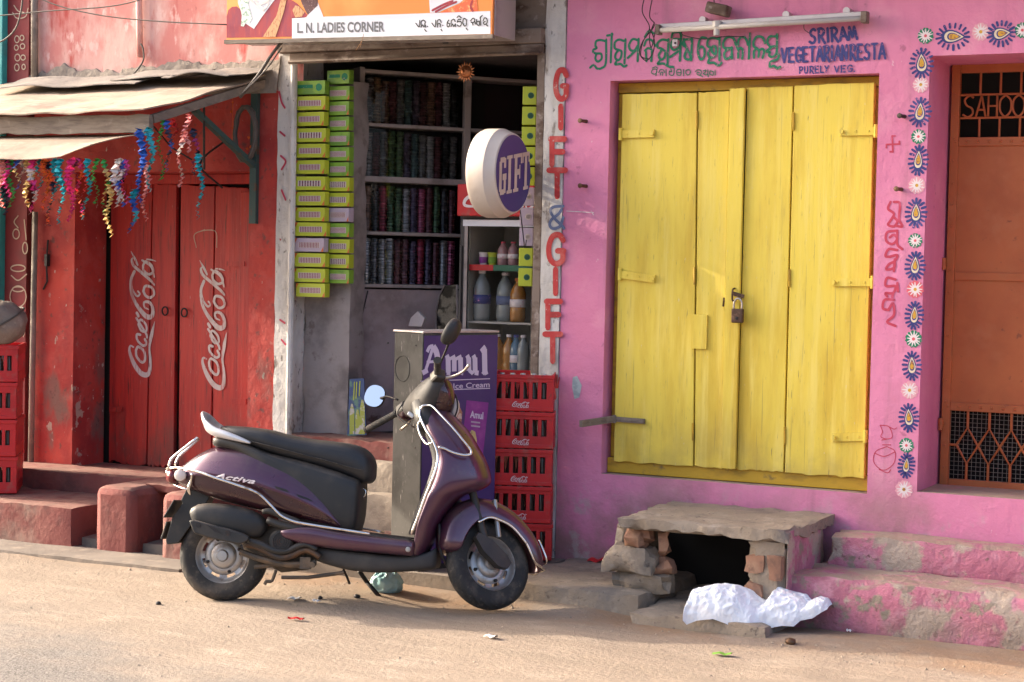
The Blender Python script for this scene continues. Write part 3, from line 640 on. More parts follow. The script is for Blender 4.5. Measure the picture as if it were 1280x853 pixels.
# ------------------------------------------------------------------ gift shop: pillars, lintel, interior
gift = thing('shop_building', 'open gift shop with whitewashed pillars and a rusty shutter box', 'building', (-.6, 0, 0))
def gf(mb, name, m, parent=None, **k):
    o = mb.build(name, m, parent or gift, **k); o.matrix_parent_inverse = world_of(parent or gift).inverted(); return o
gl0, gl1 = FX(345, 300)+.002, FX(371, 300)
gr0, gr1 = FX(677, 300), XP-.003
FLZ = .655
lp = rough_box((gl0, -.008, 0), (gl1-.03, .3, 2.95), .05, .002, 4, .004); gf(lp, 'pillar', M['whitewash'])
gf(MB().tube([(gl1-.012, -.03, .37), (gl1-.018, -.03, 2.78)], .02, 8), 'corner_rail', M['whitewash'])
rp = rough_box((gr0, -.010, 0), (gr1, .3, 3.3), .05, .002, 4, .006); gf(rp, 'pillar', M['whitewash'])
gf(MB().span((gr0-.05, .0, FLZ), (gr0-.004, .05, 2.78)), 'shutter_rail', M['rust'], bevel=.004)
zl = FZ(380, 78, -.05)+.004
sb = MB().span((gl0+.02, -.06, zl+.052), (gr0-.002, .25, 2.905)).span((gl0+.1, -.05, zl), (gr0-.004, -.01, zl+.05)).span((gl0+.02, .004, 2.91), (gr0-.003, .28, 3.5))
gf(sb, 'shutter_box', M['rust'], bevel=.006)
gf(MB().tube([(gl0+.1, -.052, zl-.002), (gr0-.01, -.052, zl)], .011, 6), 'shutter_lip', M['rust'])
gf(MB().box((-.35,-.064,zl+.10),(.16,.014,.020)).box((-.41,-.064,zl+.082),(.03,.013,.03)), 'shutter_bracket', M['iron'])
# floor ledge, inside walls
gf(rough_box((gl1-.05, -.02, .3), (gr0, .5, FLZ), .06, .006, 8, .015), 'threshold', M['red_plinth'])
gf(MB().span((gl1-.06, .51, .3), (gr0+.2, 2.6, FLZ-.01)), 'shop_floor', M['dull_grey'])
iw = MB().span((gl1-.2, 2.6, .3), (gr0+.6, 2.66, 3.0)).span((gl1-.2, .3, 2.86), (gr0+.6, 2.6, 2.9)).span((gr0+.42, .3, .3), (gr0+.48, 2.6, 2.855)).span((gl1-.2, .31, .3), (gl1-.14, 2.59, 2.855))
gf(iw, 'inside_wall', M['dull_grey'])
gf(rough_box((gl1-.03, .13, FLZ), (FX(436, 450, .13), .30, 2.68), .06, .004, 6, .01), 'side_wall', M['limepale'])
# stone steps up to the gift shop
gs = thing('stone_steps', 'rough stone steps up to the gift shop behind the scooter seat', 'steps', (-.8, -.3, 0))
for a, b, m in (((-1.30,-.16,0),(-.10,-.03,.55),'stone'), ((-1.25,-.34,0),(-.2,-.165,.395),'stone'), ((-1.2,-.52,0),(-.3,-.345,.21),'red_plinth')):
    o = rough_box(a, b, .04, .008, 9, .02).build('step', M[m], gs, smooth=True, auto=35); o.matrix_parent_inverse = world_of(gs).inverted()
# ------------------------------------------------------------------ lettering and painted marks
def tr(x0, y0, s, y=0.0, lift=.0014, plane=None):
    """zoomed tracing coordinates -> a point on a flat surface of the place"""
    def f(zx, zy):
        px, py = x0+zx/s, y0+zy/s
        if plane is None: return at(px, py, y=y-lift)
        return atp(px, py, plane[0]+plane[1]*lift, plane[1])
    return f
def strokes(mb, f, lst, wd, n=(0,-1,0), smooth=5, mi=0, k0=0, step=.00012):
    for i, s in enumerate(lst):
        mb.ribbon([f(*p) for p in s], wd, n, mi, smooth, lift=(k0+i)*step)
    return mb
G = {  # brush capitals in a unit box, y up
 'A': [[(0,0),(.45,1)], [(.45,1),(.9,0)], [(.18,.33),(.75,.33)]], 'E': [[(.08,0),(.08,1)], [(.0,1),(.7,1)], [(.08,.52),(.6,.52)], [(.0,0),(.75,0)]],
 'G': [[(.8,.82),(.6,1),(.25,.95),(.05,.6),(.1,.2),(.4,0),(.75,.12),(.78,.42)], [(.5,.45),(.85,.45)]], 'I': [[(.15,0),(.15,1)]], 'L': [[(.1,1),(.1,0)], [(.1,0),(.7,0)]],
 'M': [[(0,0),(.22,1)], [(.22,1),(.5,.15)], [(.5,.15),(.82,1)], [(.82,1),(1,0)]], 'N': [[(.05,0),(.05,1)], [(.05,1),(.7,0)], [(.7,0),(.7,1)]],
 'P': [[(.1,0),(.1,1)], [(.05,.98),(.5,1),(.72,.78),(.5,.5),(.1,.48)]], 'R': [[(.1,0),(.1,1)], [(.0,.98),(.5,1),(.74,.76),(.5,.5),(.12,.46)], [(.3,.48),(.82,-.08)]],
 'S': [[(.7,.9),(.45,1),(.12,.82),(.25,.55),(.6,.4),(.66,.15),(.35,0),(.0,.12)]], 'T': [[(.0,1),(.8,1)], [(.4,1),(.4,0)]], 'U': [[(.05,1),(.05,.25),(.35,0),(.65,.25),(.65,1)]],
 'V': [[(0,1),(.38,0)], [(.38,0),(.78,1)]], 'Y': [[(0,1),(.38,.5)], [(.75,1),(.38,.5),(.3,0)]], 'F': [[(.08,0),(.08,1)], [(.0,1),(.75,1)], [(.08,.5),(.66,.5)]],
 'H': [[(.05,0),(.05,1)], [(.72,0),(.72,1)], [(.05,.5),(.72,.5)]], 'O': [[(.4,1),(.08,.8),(.0,.5),(.08,.2),(.4,0),(.72,.2),(.8,.5),(.72,.8),(.4,1)]], '.': [[(.05,0),(.1,.02)]]}
WID = {'I': .3, 'M': 1.05, '.': .2, 'L': .72}
def brush_text(mb, text, f, gap=.22, wd=.1):
    """f(u, v): u along 0..1 over the whole word, v up 0..1"""
    tot = sum(.12 if c == ' ' else WID.get(c, .8)+gap for c in text)-gap; x = 0; k = 0
    for c in text:
        if c == ' ': x += .12; continue
        for s in G[c]:
            pts = [f((x+p[0])/tot, p[1]) for p in s]
            mb.ribbon(pts, wd, (0,-1,0), 0, 5, lift=k*.00012); k += 1
        x += WID.get(c, .8)+gap
    return mb
def quadf(tl_, tr_, br_, bl_, y, lift=.0014):
    A = [at(*p, y=y-lift) for p in (tl_, tr_, br_, bl_)]
    return lambda u, v: A[3].lerp(A[2], u).lerp(A[0].lerp(A[1], u), v)
def font_text(text, f, bold=0.0, shear=0, space=1.0):
    """text laid into f(u, v); returns a mesh builder"""
    c = bpy.data.curves.new('lettering', 'FONT'); c.body = text; c.offset = bold; c.shear = shear; c.space_character = space; c.resolution_u = 4
    o = bpy.data.objects.new('lettering', c); COL.objects.link(o)
    bpy.context.view_layer.update()
    me = bpy.data.meshes.new_from_object(o.evaluated_get(bpy.context.evaluated_depsgraph_get()))
    xs_ = [v.co.x for v in me.vertices]; ys_ = [v.co.y for v in me.vertices]
    x0, x1, y0, y1 = min(xs_), max(xs_), min(ys_), max(ys_)
    mb = MB(); mb.v = [Vector(f((v.co.x-x0)/(x1-x0), (v.co.y-y0)/(y1-y0))) for v in me.vertices]; mb.f = [list(p.vertices) for p in me.polygons]; mb.m = [0]*len(mb.f)
    bpy.data.objects.remove(o); bpy.data.meshes.remove(me); bpy.data.curves.remove(c)
    return mb
# green shop name in the local script
fa = tr(730, 30, 9.846); fb = tr(850, 30, 9.846)
A_ = [[(270,215),(200,200),(150,215),(140,270),(155,298),(115,320),(115,350),(150,365),(210,370),(215,430),(170,465),(140,430),(150,380)], [(272,192),(268,480),(215,545),(160,550),(120,505),(75,540)],
 [(285,145),(345,135),(345,120)], [(342,120),(328,475)], [(510,190),(497,488)], [(500,215),(430,195),(380,230),(380,300),(420,320),(460,340),(455,410),(420,450),(385,420),(390,370),(420,330)], [(400,460),(385,500),(450,495),(490,525),(525,512)],
 [(672,185),(660,460)], [(670,205),(600,190),(555,260),(570,320),(620,330),(660,270)], [(650,315),(540,420)],
 [(740,270),(770,200),(830,200),(880,270)], [(750,330),(790,300),(835,330),(828,460)], [(762,340),(770,460)], [(750,160),(800,90),(860,120)],
 [(1040,190),(1028,500)], [(1030,205),(960,195),(905,240),(910,290),(960,310),(1000,350),(985,420),(945,440),(920,390),(950,330)], [(930,460),(910,495),(980,490),(1040,525),(1100,532)],
 [(1195,180),(1180,455)], [(1185,192),(1110,190),(1070,260),(1100,320),(1160,300),(1190,250)], [(1160,340),(1060,410)], [(1080,170),(1100,110),(1180,110),(1200,160)]]
B_ = [[(150,185),(140,450)], [(50,190),(60,250),(130,400)], [(150,190),(60,200),(40,260),(90,300),(60,380),(70,430),(120,440),(140,390)],
 [(330,180),(270,170),(235,230),(225,350),(255,440),(300,400),(300,310),(260,280),(235,310)], [(490,170),(488,450)], [(490,192),(410,175),(350,200),(340,270),(380,300),(350,350),(360,410),(410,410),(445,360),(440,285),(400,285),(395,340),(420,370)], [(370,420),(350,480),(420,480),(470,515),(515,480)],
 [(690,260),(660,180),(590,165),(540,220),(540,290),(600,320)], [(640,290),(645,430)], [(600,300),(550,360),(560,430),(610,420),(640,370)], [(560,302),(640,300)],
 [(715,270),(730,190),(790,165),(830,220),(840,260)], [(720,420),(725,320),(760,300),(777,340),(770,430)], [(705,285),(725,330)], [(865,120),(850,430)],
 [(1050,240),(1020,170),(950,160),(910,220),(915,280),(960,310)], [(915,420),(915,340),(950,310),(975,340),(970,410)], [(975,330),(1020,310),(1040,350),(1020,420)],
 [(1200,130),(1195,360)], [(1190,155),(1110,160),(1080,220),(1110,280),(1170,280)], [(1130,290),(1070,340),(1110,350),(1100,390),(1140,410),(1190,370)], [(1190,360),(1220,390),(1200,440),(1120,470),(1110,530),(1160,520),(1200,550),(1240,530)]]
mb = strokes(MB(), fa, A_, .0125); strokes(mb, fb, B_, .0125, k0=30)
pk(mb, 'shop_name_lettering', M['green_paint'])
a_ = [[(900,560),(850,560),(830,600),(870,620),(900,590)], [(895,570),(885,640)], [(840,545),(880,530),(905,545)], [(920,600),(940,565),(980,570),(990,600)], [(940,630),(945,600),(970,600),(965,635)], [(1010,565),(1010,640)],
 [(1050,580),(1050,620),(1080,635),(1105,620),(1110,560)], [(1050,580),(1080,590),(1070,560)], [(1060,545),(1090,535),(1110,550)], [(1190,600),(1140,600),(1150,565),(1190,565),(1190,630),(1150,630),(1140,605)], [(1225,565),(1225,640)]]
b_ = [[(70,600),(80,570),(120,570),(130,600)], [(75,610),(90,630),(120,620),(125,600)], [(190,590),(210,570),(250,570),(265,600),(250,630),(215,625),(215,600),(240,600)], [(230,630),(280,650)], [(290,580),(320,570),(310,600),(290,615),(330,630),(345,600),(345,565)], [(345,620),(350,655)], [(410,590),(375,580),(370,620),(410,630),(410,592)], [(435,570),(435,630)]]
mb = strokes(MB(), fa, a_, .0055); strokes(mb, fb, b_, .0055, k0=20)
pk(mb, 'small_lettering', M['green_faint'])
mb = MB()
brush_text(mb, 'SRIRAM', quadf((1012,37),(1070,33.5),(1072,49),(1012,54.5), 0), .25, .0135)
q = quadf((977,61),(1106,54.5),(1106,73.5),(977,78), 0, .0030); brush_text(mb, 'VEGETARIAN RESTA', q, .26, .0125)
pk(mb, 'restaurant_lettering', M['navy_paint'])
mb = brush_text(MB(), 'PURELY', quadf((999,84),(1036,82.5),(1036,90.5),(999,92), 0), .3, .0068)
pk(brush_text(mb, 'VEG.', quadf((1043,83),(1069,81.5),(1069,89.5),(1043,90.5), 0, .0045), .3, .0068), 'purely_veg_lettering', M['navy_paint'])
# the faded red writing down the pilaster, a cross and a water pot
fv = tr(1090, 240, 4.74)
V_ = [[(110,60),(95,100),(130,130),(110,170),(95,195),(130,205),(150,175),(130,150)], [(130,60),(165,70),(160,160),(180,205),(140,200)], [(150,230),(90,240),(85,290),(120,310),(150,280),(130,255),(105,270)], [(150,240),(150,310),(180,340)],
 [(150,345),(100,340),(80,380),(110,385)], [(105,385),(150,375),(135,410),(100,430),(85,460),(130,450),(135,412)], [(135,400),(130,470)], [(140,520),(90,510),(80,555),(110,560)], [(150,540),(155,590)], [(100,560),(140,560),(125,600),(80,600),(90,620)], [(125,600),(120,625)], [(130,640),(75,640),(65,690),(100,700)], [(100,695),(125,660),(130,730),(90,770),(140,795)]]
pk(strokes(MB(), fv, V_, .0125), 'vertical_lettering', M['redpink_paint'])
fc = tr(1060, 0, 2.586)
pk(strokes(MB(), fc, [[(143,440),(145,492)], [(124,468),(167,466)], [(143,441),(152,440)], [(124,468),(124,478)], [(166,466),(166,458)], [(145,491),(136,491)]], .009, smooth=0), 'cross_mark', M['redpink_paint'])
fp = tr(1060, 310, 2.436)
pk(strokes(MB(), fp, [[(118,605),(85,620),(78,650),(95,672),(115,676),(140,655),(143,620),(118,605)], [(105,600),(130,600)], [(103,585),(132,580)], [(98,540),(105,560),(100,575),(118,582),(135,575),(125,545),(98,540)], [(125,545),(140,552),(148,548)], [(95,675),(120,685),(130,676)], [(80,625),(110,635),(142,622)]], .0042), 'water_pot_drawing', M['redpink_paint'])
# painted border
def paisley(px, py, w_, h_, ang=0, faint=False):
    rj = random.Random(int(px*3+py*5)); c = at(px, py, y=-.0016); mb = MB(); W = w_/241*rj.uniform(.92,1.08); H = h_/241*rj.uniform(.94,1.06); ang += rj.uniform(-.09, .09)     # metres
    ca, sa = math.cos(ang), math.sin(ang)
    def P(x, z, l=0): return c+Vector((x*ca-z*sa, -l, x*sa+z*ca))
    def drop(s, k=22):
        out = []
        for i in range(k):
            t = 2*math.pi*i/k; r = math.sin(t/2)**1.15
            out.append((math.sin(t)*r*W*.30*s, (-math.cos(t)*.5+.02)*H*.60*s*-1))
        return out
    rd_ = random.Random(int(px*7+py))
    for s, mi, l in ((1.12, 0, 0), (.86, 1, .0004), (.62, 0, .0008), (.48, 2, .0012)):
        pts = drop(s); o = len(mb.v); mb.v += [P(x, z, l) for x, z in pts]; mb.f.append(list(range(o, o+len(pts)))); mb.m.append(mi)
    for i in range(17):
        t = 2*math.pi*(i+.5)/17; ex, ez = W*.40*math.sin(t), -H*.04-H*.40*math.cos(t)*.95
        d = Vector((math.sin(t)/W, 0, -math.cos(t)/H)).normalized(); L_ = .0085+rd_.uniform(0, .003)
        a, b = P(ex-d.x*L_, ez-d.z*L_, .0002), P(ex+d.x*L_, ez+d.z*L_, .0002)
        mb.ribbon([a, b], .0115+rd_.uniform(-.0015, .001), (0,-1,0), 0, 0, lift=0)
    return pk(mb, 'painted_paisley', [M['navy_paint'], M['cream_paint'], M['gold_paint']])
def flower(px, py, r_, outer, inner, centre):
    c = at(px, py, y=-.0018); r = r_/241*random.Random(int(px*2+py)).uniform(.9,1.1); mb = MB(); rd_ = random.Random(int(px+py*3))
    n = 28; o = len(mb.v); mb.v += [c+Vector((math.sin(2*math.pi*i/n), 0, math.cos(2*math.pi*i/n)))*r*(1+.09*math.sin(i*2.6)) for i in range(n)]
    mb.f.append(list(range(o, o+n))); mb.m.append(0)
    for i in range(13):
        t = 2*math.pi*i/13+rd_.uniform(-.1, .1); d = Vector((math.sin(t), 0, math.cos(t)))
        mb.ribbon([c+d*r*.22+Vector((0,-.0004,0)), c+d*r*(.78+rd_.uniform(0,.25))+Vector((0,-.0004,0))], [.010, .003], (0,-1,0), 1, 0, lift=i*.00002, cap=False)
    for rr, mi, l in ((.46, 1, .0008), (.20, 2, .0012)):
        o = len(mb.v); mb.v += [c+Vector((math.sin(2*math.pi*i/14)*r*rr, -l, math.cos(2*math.pi*i/14)*r*rr)) for i in range(14)]; mb.f.append(list(range(o, o+14))); mb.m.append(mi)
    return pk(mb, 'painted_flower', [M[outer], M[inner], M[centre]])
for px, py, k in ((1157,45,'g'),(1151,106,'w'),(1148,171,'g'),(1146,232,'w'),(1144,301,'g'),(1144,362,'p'),(1142,424,'g'),(1137,488,'w'),(1133,557,'g'),(1130,612,'w'),(1226,40,'w'),(1278,38,'g')):
    flower(px, py, 9 if k == 'g' else 9.5, *{'g': ('green_paint','flower_white','flower_red'), 'w': ('flower_pink','flower_white','gold_paint'), 'p': ('flower_red','flower_white','gold_paint')}[k])
for px, py, a, b in ((1152,78,27,40),(1150,139,24,40),(1148,199,24,40),(1145,265,24,40),(1144,331,23,38),(1143,393,22,38),(1140,456,22,38),(1136,521,22,38),(1133,581,17,32)): paisley(px, py, a, b)
for px, py, a, b in ((1193,46,34,46),(1253,42,30,36)): paisley(px, py, a, b, -math.pi/2)
# painted letters down the white pillar
mb = MB(); k = 0
PL = tr(0, 0, 1, y=-.0122)
for c, x0, x1, y0, y1 in (('G',694,708,88,124),('I',699,703,133,160),('F',688,707,174,206),('T',686,707,213,246),('G',685,704,294,330),('I',692,697,337,367),('F',683,702,377,410),('T',681,701,418,452)):
    for s in G[c]:
        mb.ribbon([PL(x0+(x1-x0)*min(p[0]/.8, 1.05) if c != 'I' else (x0+x1)/2, y1-(y1-y0)*p[1]) for p in s], .031, (0,-1,0), 0, 5, lift=k*.00012); k += 1
for fx in range(5): mb.ribbon([PL(691+fx*1.6, 485), PL(689+fx*2.6, 466+abs(fx-2)*3)], .008, (0,-1,0), 0, 0, lift=.003+fx*.0001)
mb.ribbon([PL(691,485), PL(693,497)], .03, (0,-1,0), 0, 0, lift=.004)
gf(mb, 'gift_lettering', M['red_paint'])
gf(strokes(MB(), PL, [[(704,258),(692,259),(688,264),(693,273),(703,283),(705,286)], [(704,272),(700,283),(691,286),(687,281),(690,274),(698,268),(702,262)]], .016), 'ampersand_lettering', M['slate_paint'])
gf(strokes(MB(), tr(0,0,1,y=-.011), [[(349,115),(352,128),(356,135)],[(350,165),(356,170)],[(351,195),(357,202),(352,212)],[(352,238),(357,250)],[(350,400),(356,404)],[(352,425),(357,431)]], .012), 'faded_lettering', M['redpink_paint'])

# script lettering on the red doors, one tracing used everywhere
COKE = [([(185,622),(165,615),(160,650),(185,720),(225,780),(265,797),(285,772),(290,700),(284,625),(298,545),(318,462)], [9,11,18,26,29,27,23,17,14,22,3]),
 ([(200,642),(215,620),(250,648),(257,700),(237,717),(205,682),(200,642)], 15), ([(228,545),(206,543),(210,580),(245,613),(266,600),(256,572)], 14),
 ([(215,480),(230,450),(262,480),(265,520),(235,520),(215,480)], 13), ([(203,440),(262,535),(270,562)], 13), ([(206,408),(216,428)], 17),
 ([(213,272),(225,290),(207,302),(182,268),(171,222),(176,180),(191,148)], [10,10,12,12,12,14,17]), ([(191,148),(170,200),(170,270),(190,330),(230,392),(270,432),(302,425),(306,380),(285,342),(252,342),(256,372),(280,386)], [18,17,17,20,24,28,25,20,17,13,11,6]),
 ([(247,272),(260,240),(300,250),(314,290),(290,312),(262,300),(247,272)], 15), ([(184,62),(175,78),(187,112),(230,150),(290,202),(316,232)], [8,15,17,17,16,10]), ([(170,22),(196,72),(212,108)], [3,14,11]),
 ([(245,112),(262,86),(298,110),(309,150),(280,166),(250,142),(245,112)], 14), ([(240,78),(296,118),(316,182)], [11,13,10]), ([(268,72),(300,76),(326,84)], [7,8,3])]
def coke(mb, f, k, n=(0,-1,0)):
    for i, (pts, ws) in enumerate(COKE):
        ws = ws if isinstance(ws, list) else [ws]*len(pts)
        mb.ribbon([f(*p) for p in pts], [q*k for q in ws], n, 0, 5, lift=i*.00012)
    return mb
S5 = 5.0125
f1 = lambda zx, zy: at(130+zx/S5, 310+zy/S5, y=.285-.0012)
f2 = lambda zx, zy: at(230+(zx-72+.045*zy)/S5, 320+(zy*1.03+6)/S5, y=.285-.0012)
rd(coke(MB(), f1, .00114), 'script_lettering', M['white_paint'], rl)
rd(coke(MB(), f2, .00114), 'script_lettering', M['white_paint'], rr)
rd(strokes(MB(), tr(0, 280, 2.03, y=.283), [[(498,60),(495,25),(545,18),(550,60)], [(500,22),(520,15)]], .006), 'chalk_mark', M['cream_line'], rr)
# jewellery drawings on the maroon panel of the teal shop
fj = tr(0, 0, 2.84, y=-.023)
def ringz(x, y, a, b, n=12): return [(x+a*math.cos(2*math.pi*i/n), y+b*math.sin(2*math.pi*i/n)) for i in range(n+1)]
J = [ringz(60,140,8,12), ringz(78,135,7,9), ringz(58,170,7,9), ringz(80,165,8,9), ringz(62,205,9,12), ringz(82,205,8,9), ringz(60,240,8,12), ringz(84,238,6,9), [(45,45),(60,65),(90,60),(100,30)], [(50,20),(65,40),(85,45)]]
tt(strokes(MB(), fj, J, .007), 'jewellery_drawing', M['cream_line'])
fj2 = tr(0, 270, 1.984, y=-.023)
J2 = [ringz(40,45,8,12), ringz(62,80,6,14), [(45,0),(35,15),(45,30)], [(60,10),(65,60)], ringz(45,130,18,8), [(28,148),(45,160),(66,145)], ringz(45,200,20,26), ringz(45,182,14,6), [(55,250),(62,280),(58,300)]]
tt(strokes(MB(), fj2, J2, .008), 'jewellery_drawing', M['cream_line'])

# bent-bar letters in the grille of the orange door
mb = MB()
for c, x0, x1 in SAHOO:
    a = O(x0, 132).x; b = O(x1, 132).x
    for st_ in G[c]:
        pts = [Vector((a+(b-a)*min(p[0]/.8, 1.02), OY+.012, zs0+(zs1-zs0)*(.04+.92*p[1]))) for p in st_]
        mb.tube(pts, .0055, 6, smooth=5 if len(pts) > 2 else 0)
pk(mb, 'grille_lettering', M['orange'], door_o, smooth=True)

# ------------------------------------------------------------------ awning over the red shop
AX1 = -1.62; AYF = -1.10
zc_ = at(185, 141, x=AX1, ).z
AYF = at(185, 141, x=AX1).y
zb_ = 2.70
def roofz(t): return zb_+(zc_-zb_)*t
aw = thing('awning', 'sagging sheet awning with a timber edge and a drooping lower flap over the red shop', 'awning', (-3.0, -.05, 2.6))
def ap(mb, name, m, parent=None, **k):
    o = mb.build(name, m, parent or aw, **k); o.matrix_parent_inverse = world_of(parent or aw).inverted(); return o
def sheet(fn, nu, nv, th):
    mb = MB(); mb.grid(fn, nu, nv); n = len(mb.v); m = len(mb.f)
    mb.v += [v-Vector((0,0,th)) for v in mb.v[:n]]
    mb.f += [[i+n for i in f][::-1] for f in mb.f[:m]]; mb.m += [0]*m
    W = nv+1
    bd = [i*W for i in range(nu+1)]+[nu*W+j for j in range(1, W)]+[i*W+nv for i in range(nu-1, -1, -1)]+[j for j in range(nv-1, 0, -1)]
    for a, b in zip(bd, bd[1:]+bd[:1]): mb.f.append([a, b, b+n, a+n]); mb.m.append(0)
    return mb
def f_top(u, v):
    x = -4.6+(AX1+.02+4.6)*u; y = -.03+(AYF-.03)*v
    z = roofz(v)+.018*noise.noise((x*1.6, y*2.5, 1))+.012*noise.noise((x*6, y*3, 4))*(.3+v)-.03*math.sin(math.pi*v)*(1-u*.5)
    return (x, y+(.02*noise.noise((x*3, 0, 9)) if v > .95 else 0), z+.012)
ap(sheet(f_top, 60, 14, .008), 'roof_sheet', M['tarp'], smooth=True, auto=40)
def flap(x0, x1, v0, v1, ro, h, seed, curl=.03):
    def fn(u, v):
        x = x0+(x1-x0)*u+ro*v; t = v0+(v1-v0)*v; y = -.03+(AYF-.03)*t
        return (x, y, roofz(t)+h+.02*noise.noise((x*3, y*4, seed))+curl*v*(.3+.7*abs(noise.noise((x*2.5, 0, seed)))))
    return sheet(fn, 18, 6, .006)
ap(flap(-3.3, -2.25, .0, .36, .03, .035, 3), 'grey_sheet', M['tarp_grey'], smooth=True, auto=40)
ap(flap(-2.40, -1.95, .0, .30, -.05, .055, 6, .04), 'grey_sheet', M['tarp_grey'], smooth=True, auto=40)
ap(flap(-2.02, AX1+.06, -.02, .34, -.03, .045, 8, .05), 'grey_sheet', M['tarp_grey'], smooth=True, auto=40)
fb_ = rough_box((-4.6, AYF-.01, zc_-.105), (AX1+.02, AYF+.035, zc_-.004), .06, .006, 5, .01)
ap(fb_, 'timber_edge', M['wood'])
ap(MB().bar((AX1-.005, AYF+.04, zc_-.03), (AX1+.01, -.005, zb_-.035), .03, .045), 'rafter', M['wood'])
ap(MB().bar((-2.9, AYF+.04, zc_-.04), (-2.9, -.005, zb_-.05), .035, .05), 'rafter', M['wood'])
XL = AX1-.06
def f_low(u, v):
    x = -4.6+(XL+4.6)*u-.04*v*u; y = AYF+.12-.46*v
    z = zc_-.10-.075*v-.06*v*v+.02*noise.noise((x*2, v*2, 7))*v - .02*math.sin(u*9)*v
    if u > .93: z += (u-.93)/.07*.05*v
    return (x, y, z)
ap(sheet(f_low, 60, 8, .004), 'lower_flap', M['tarp'], smooth=True, auto=40)
# iron bracket at the right end
BX = FX(320, 250)
bz0, bz1 = FZ(318, 280), FZ(320, 128)
ap(MB().bar((BX, -.022, bz0), (BX, -.022, bz1+.12), .045, .03).bar((BX, -.03, FZ(318, 208)), at(243, 138, y=-.55), .035, .03).tube([(BX+.001, -.03, FZ(318,200)), (BX-.02,-.05,FZ(318,205))], .02, 6), 'wall_bracket', M['green_iron'])
ap(MB().tube([at(255,130,y=-.5), at(255,212,y=-.42)], .007, 6).tube([at(283,175,y=-.1), at(250,205,y=-.3), at(278,235,y=-.1)], .006, 5, smooth=4).tube([at(185,150,y=-.9), at(215,185,y=-.4), at(240,200,y=-.3)], .005, 5), 'hanging_rod', M['iron'])
# coil of old cable on the wall
mb = MB(); c = at(311,168,y=-.05); rnd = random.Random(5)
pts = []
for i in range(9*14):
    t = 2*math.pi*i/14; k = i/14
    pts.append(c+Vector((.072*math.cos(t)*(1+.05*math.sin(k*2.1)), -.02-.03*rnd.random(), .155*math.sin(t)*(1+.04*math.sin(k*1.7)))))
mb.tube(pts, .009, 6)
tag(mb.build('cable_coil', M['cable'], smooth=True), 'coil of dark cable hung on the red wall under the awning', 'cable coil')
mf = MB(); rnd = random.Random(8)
for px, py in ((291,128),(289,140),(290,160),(291,178),(311,172),(313,184),(309,186)):
    cc = at(px, py, y=-.10)
    for k in range(6):
        d = Vector((rnd.uniform(-1,1), rnd.uniform(-1,1), rnd.uniform(-1,1))).normalized()*.012; e = d.orthogonal().normalized()*.008
        mf.add([cc+d, cc+e, cc-d*.3, cc-e], [(0,1,2,3)])
mf.tube([at(291,120,y=-.1), at(290,182,y=-.1)], .002, 4)
tag(mf.build('marigold_string', mat('marigold_orange', (.55, .09, .015), .7)), 'wilted orange marigold string hanging beside the cable coil', 'garland')

# ------------------------------------------------------------------ tinsel strands hanging from the awning
TC = {'pink': (.45,.03,.14), 'red': (.45,.03,.03), 'blue': (.03,.08,.30), 'teal': (.02,.24,.28), 'green': (.04,.22,.05), 'gold': (.42,.28,.10), 'silver': (.45,.40,.36), 'orange': (.50,.09,.02), 'rose': (.55,.20,.18), 'dark': (.02,.02,.04), 'plum': (.20,.02,.09)}
for k, c in TC.items(): M['tinsel_'+k] = mat('tinsel_'+k, tuple(min(.8, v*1.5) for v in c), .3, metal=.3, layers=[(tuple(v*.5 for v in c), 60, .5, .62)])
def tinsel(px, py0, py1, yy, col, wd=.026, seed=0, col2=None, tail=0):
    a = at(px, py0, y=yy); b = at(px+tail, py1, y=yy); rnd = random.Random(seed); L = (b-a).length; n = max(8, int(L/.011)); mb = MB(); ph = rnd.uniform(0, 6)
    left, right = [], []
    for i in range(n+1):
        t = i/n; p = a.lerp(b, t)+Vector((.010*math.sin(t*9+ph), .010*math.cos(t*7+ph), 0))
        ang = ph*.2+t*rnd.uniform(1.5, 1.8)*(1 if seed % 2 else -1); w_ = wd*(.62+.38*rnd.random())*(1-.25*t)*.75
        d = Vector((math.cos(ang), math.sin(ang), .35*math.sin(i*1.7+ph)+rnd.uniform(-.2, .2)))*w_/2
        s_ = 1 if i % 2 else -1
        z = Vector((.004*s_*rnd.random(), .011*s_, .003*s_))
        left.append(p-d+z); right.append(p+d+z)
    for i in range(n):
        mi = 1 if (col2 and (i//5) % 2) else 0
        mb.add([left[i], right[i], right[i+1], left[i+1]], [(0,1,2,3)], mi)
    o = mb.build('tinsel_strand', [M['tinsel_'+col], M['tinsel_'+(col2 or col)]])
    return o
y0 = AYF-.31
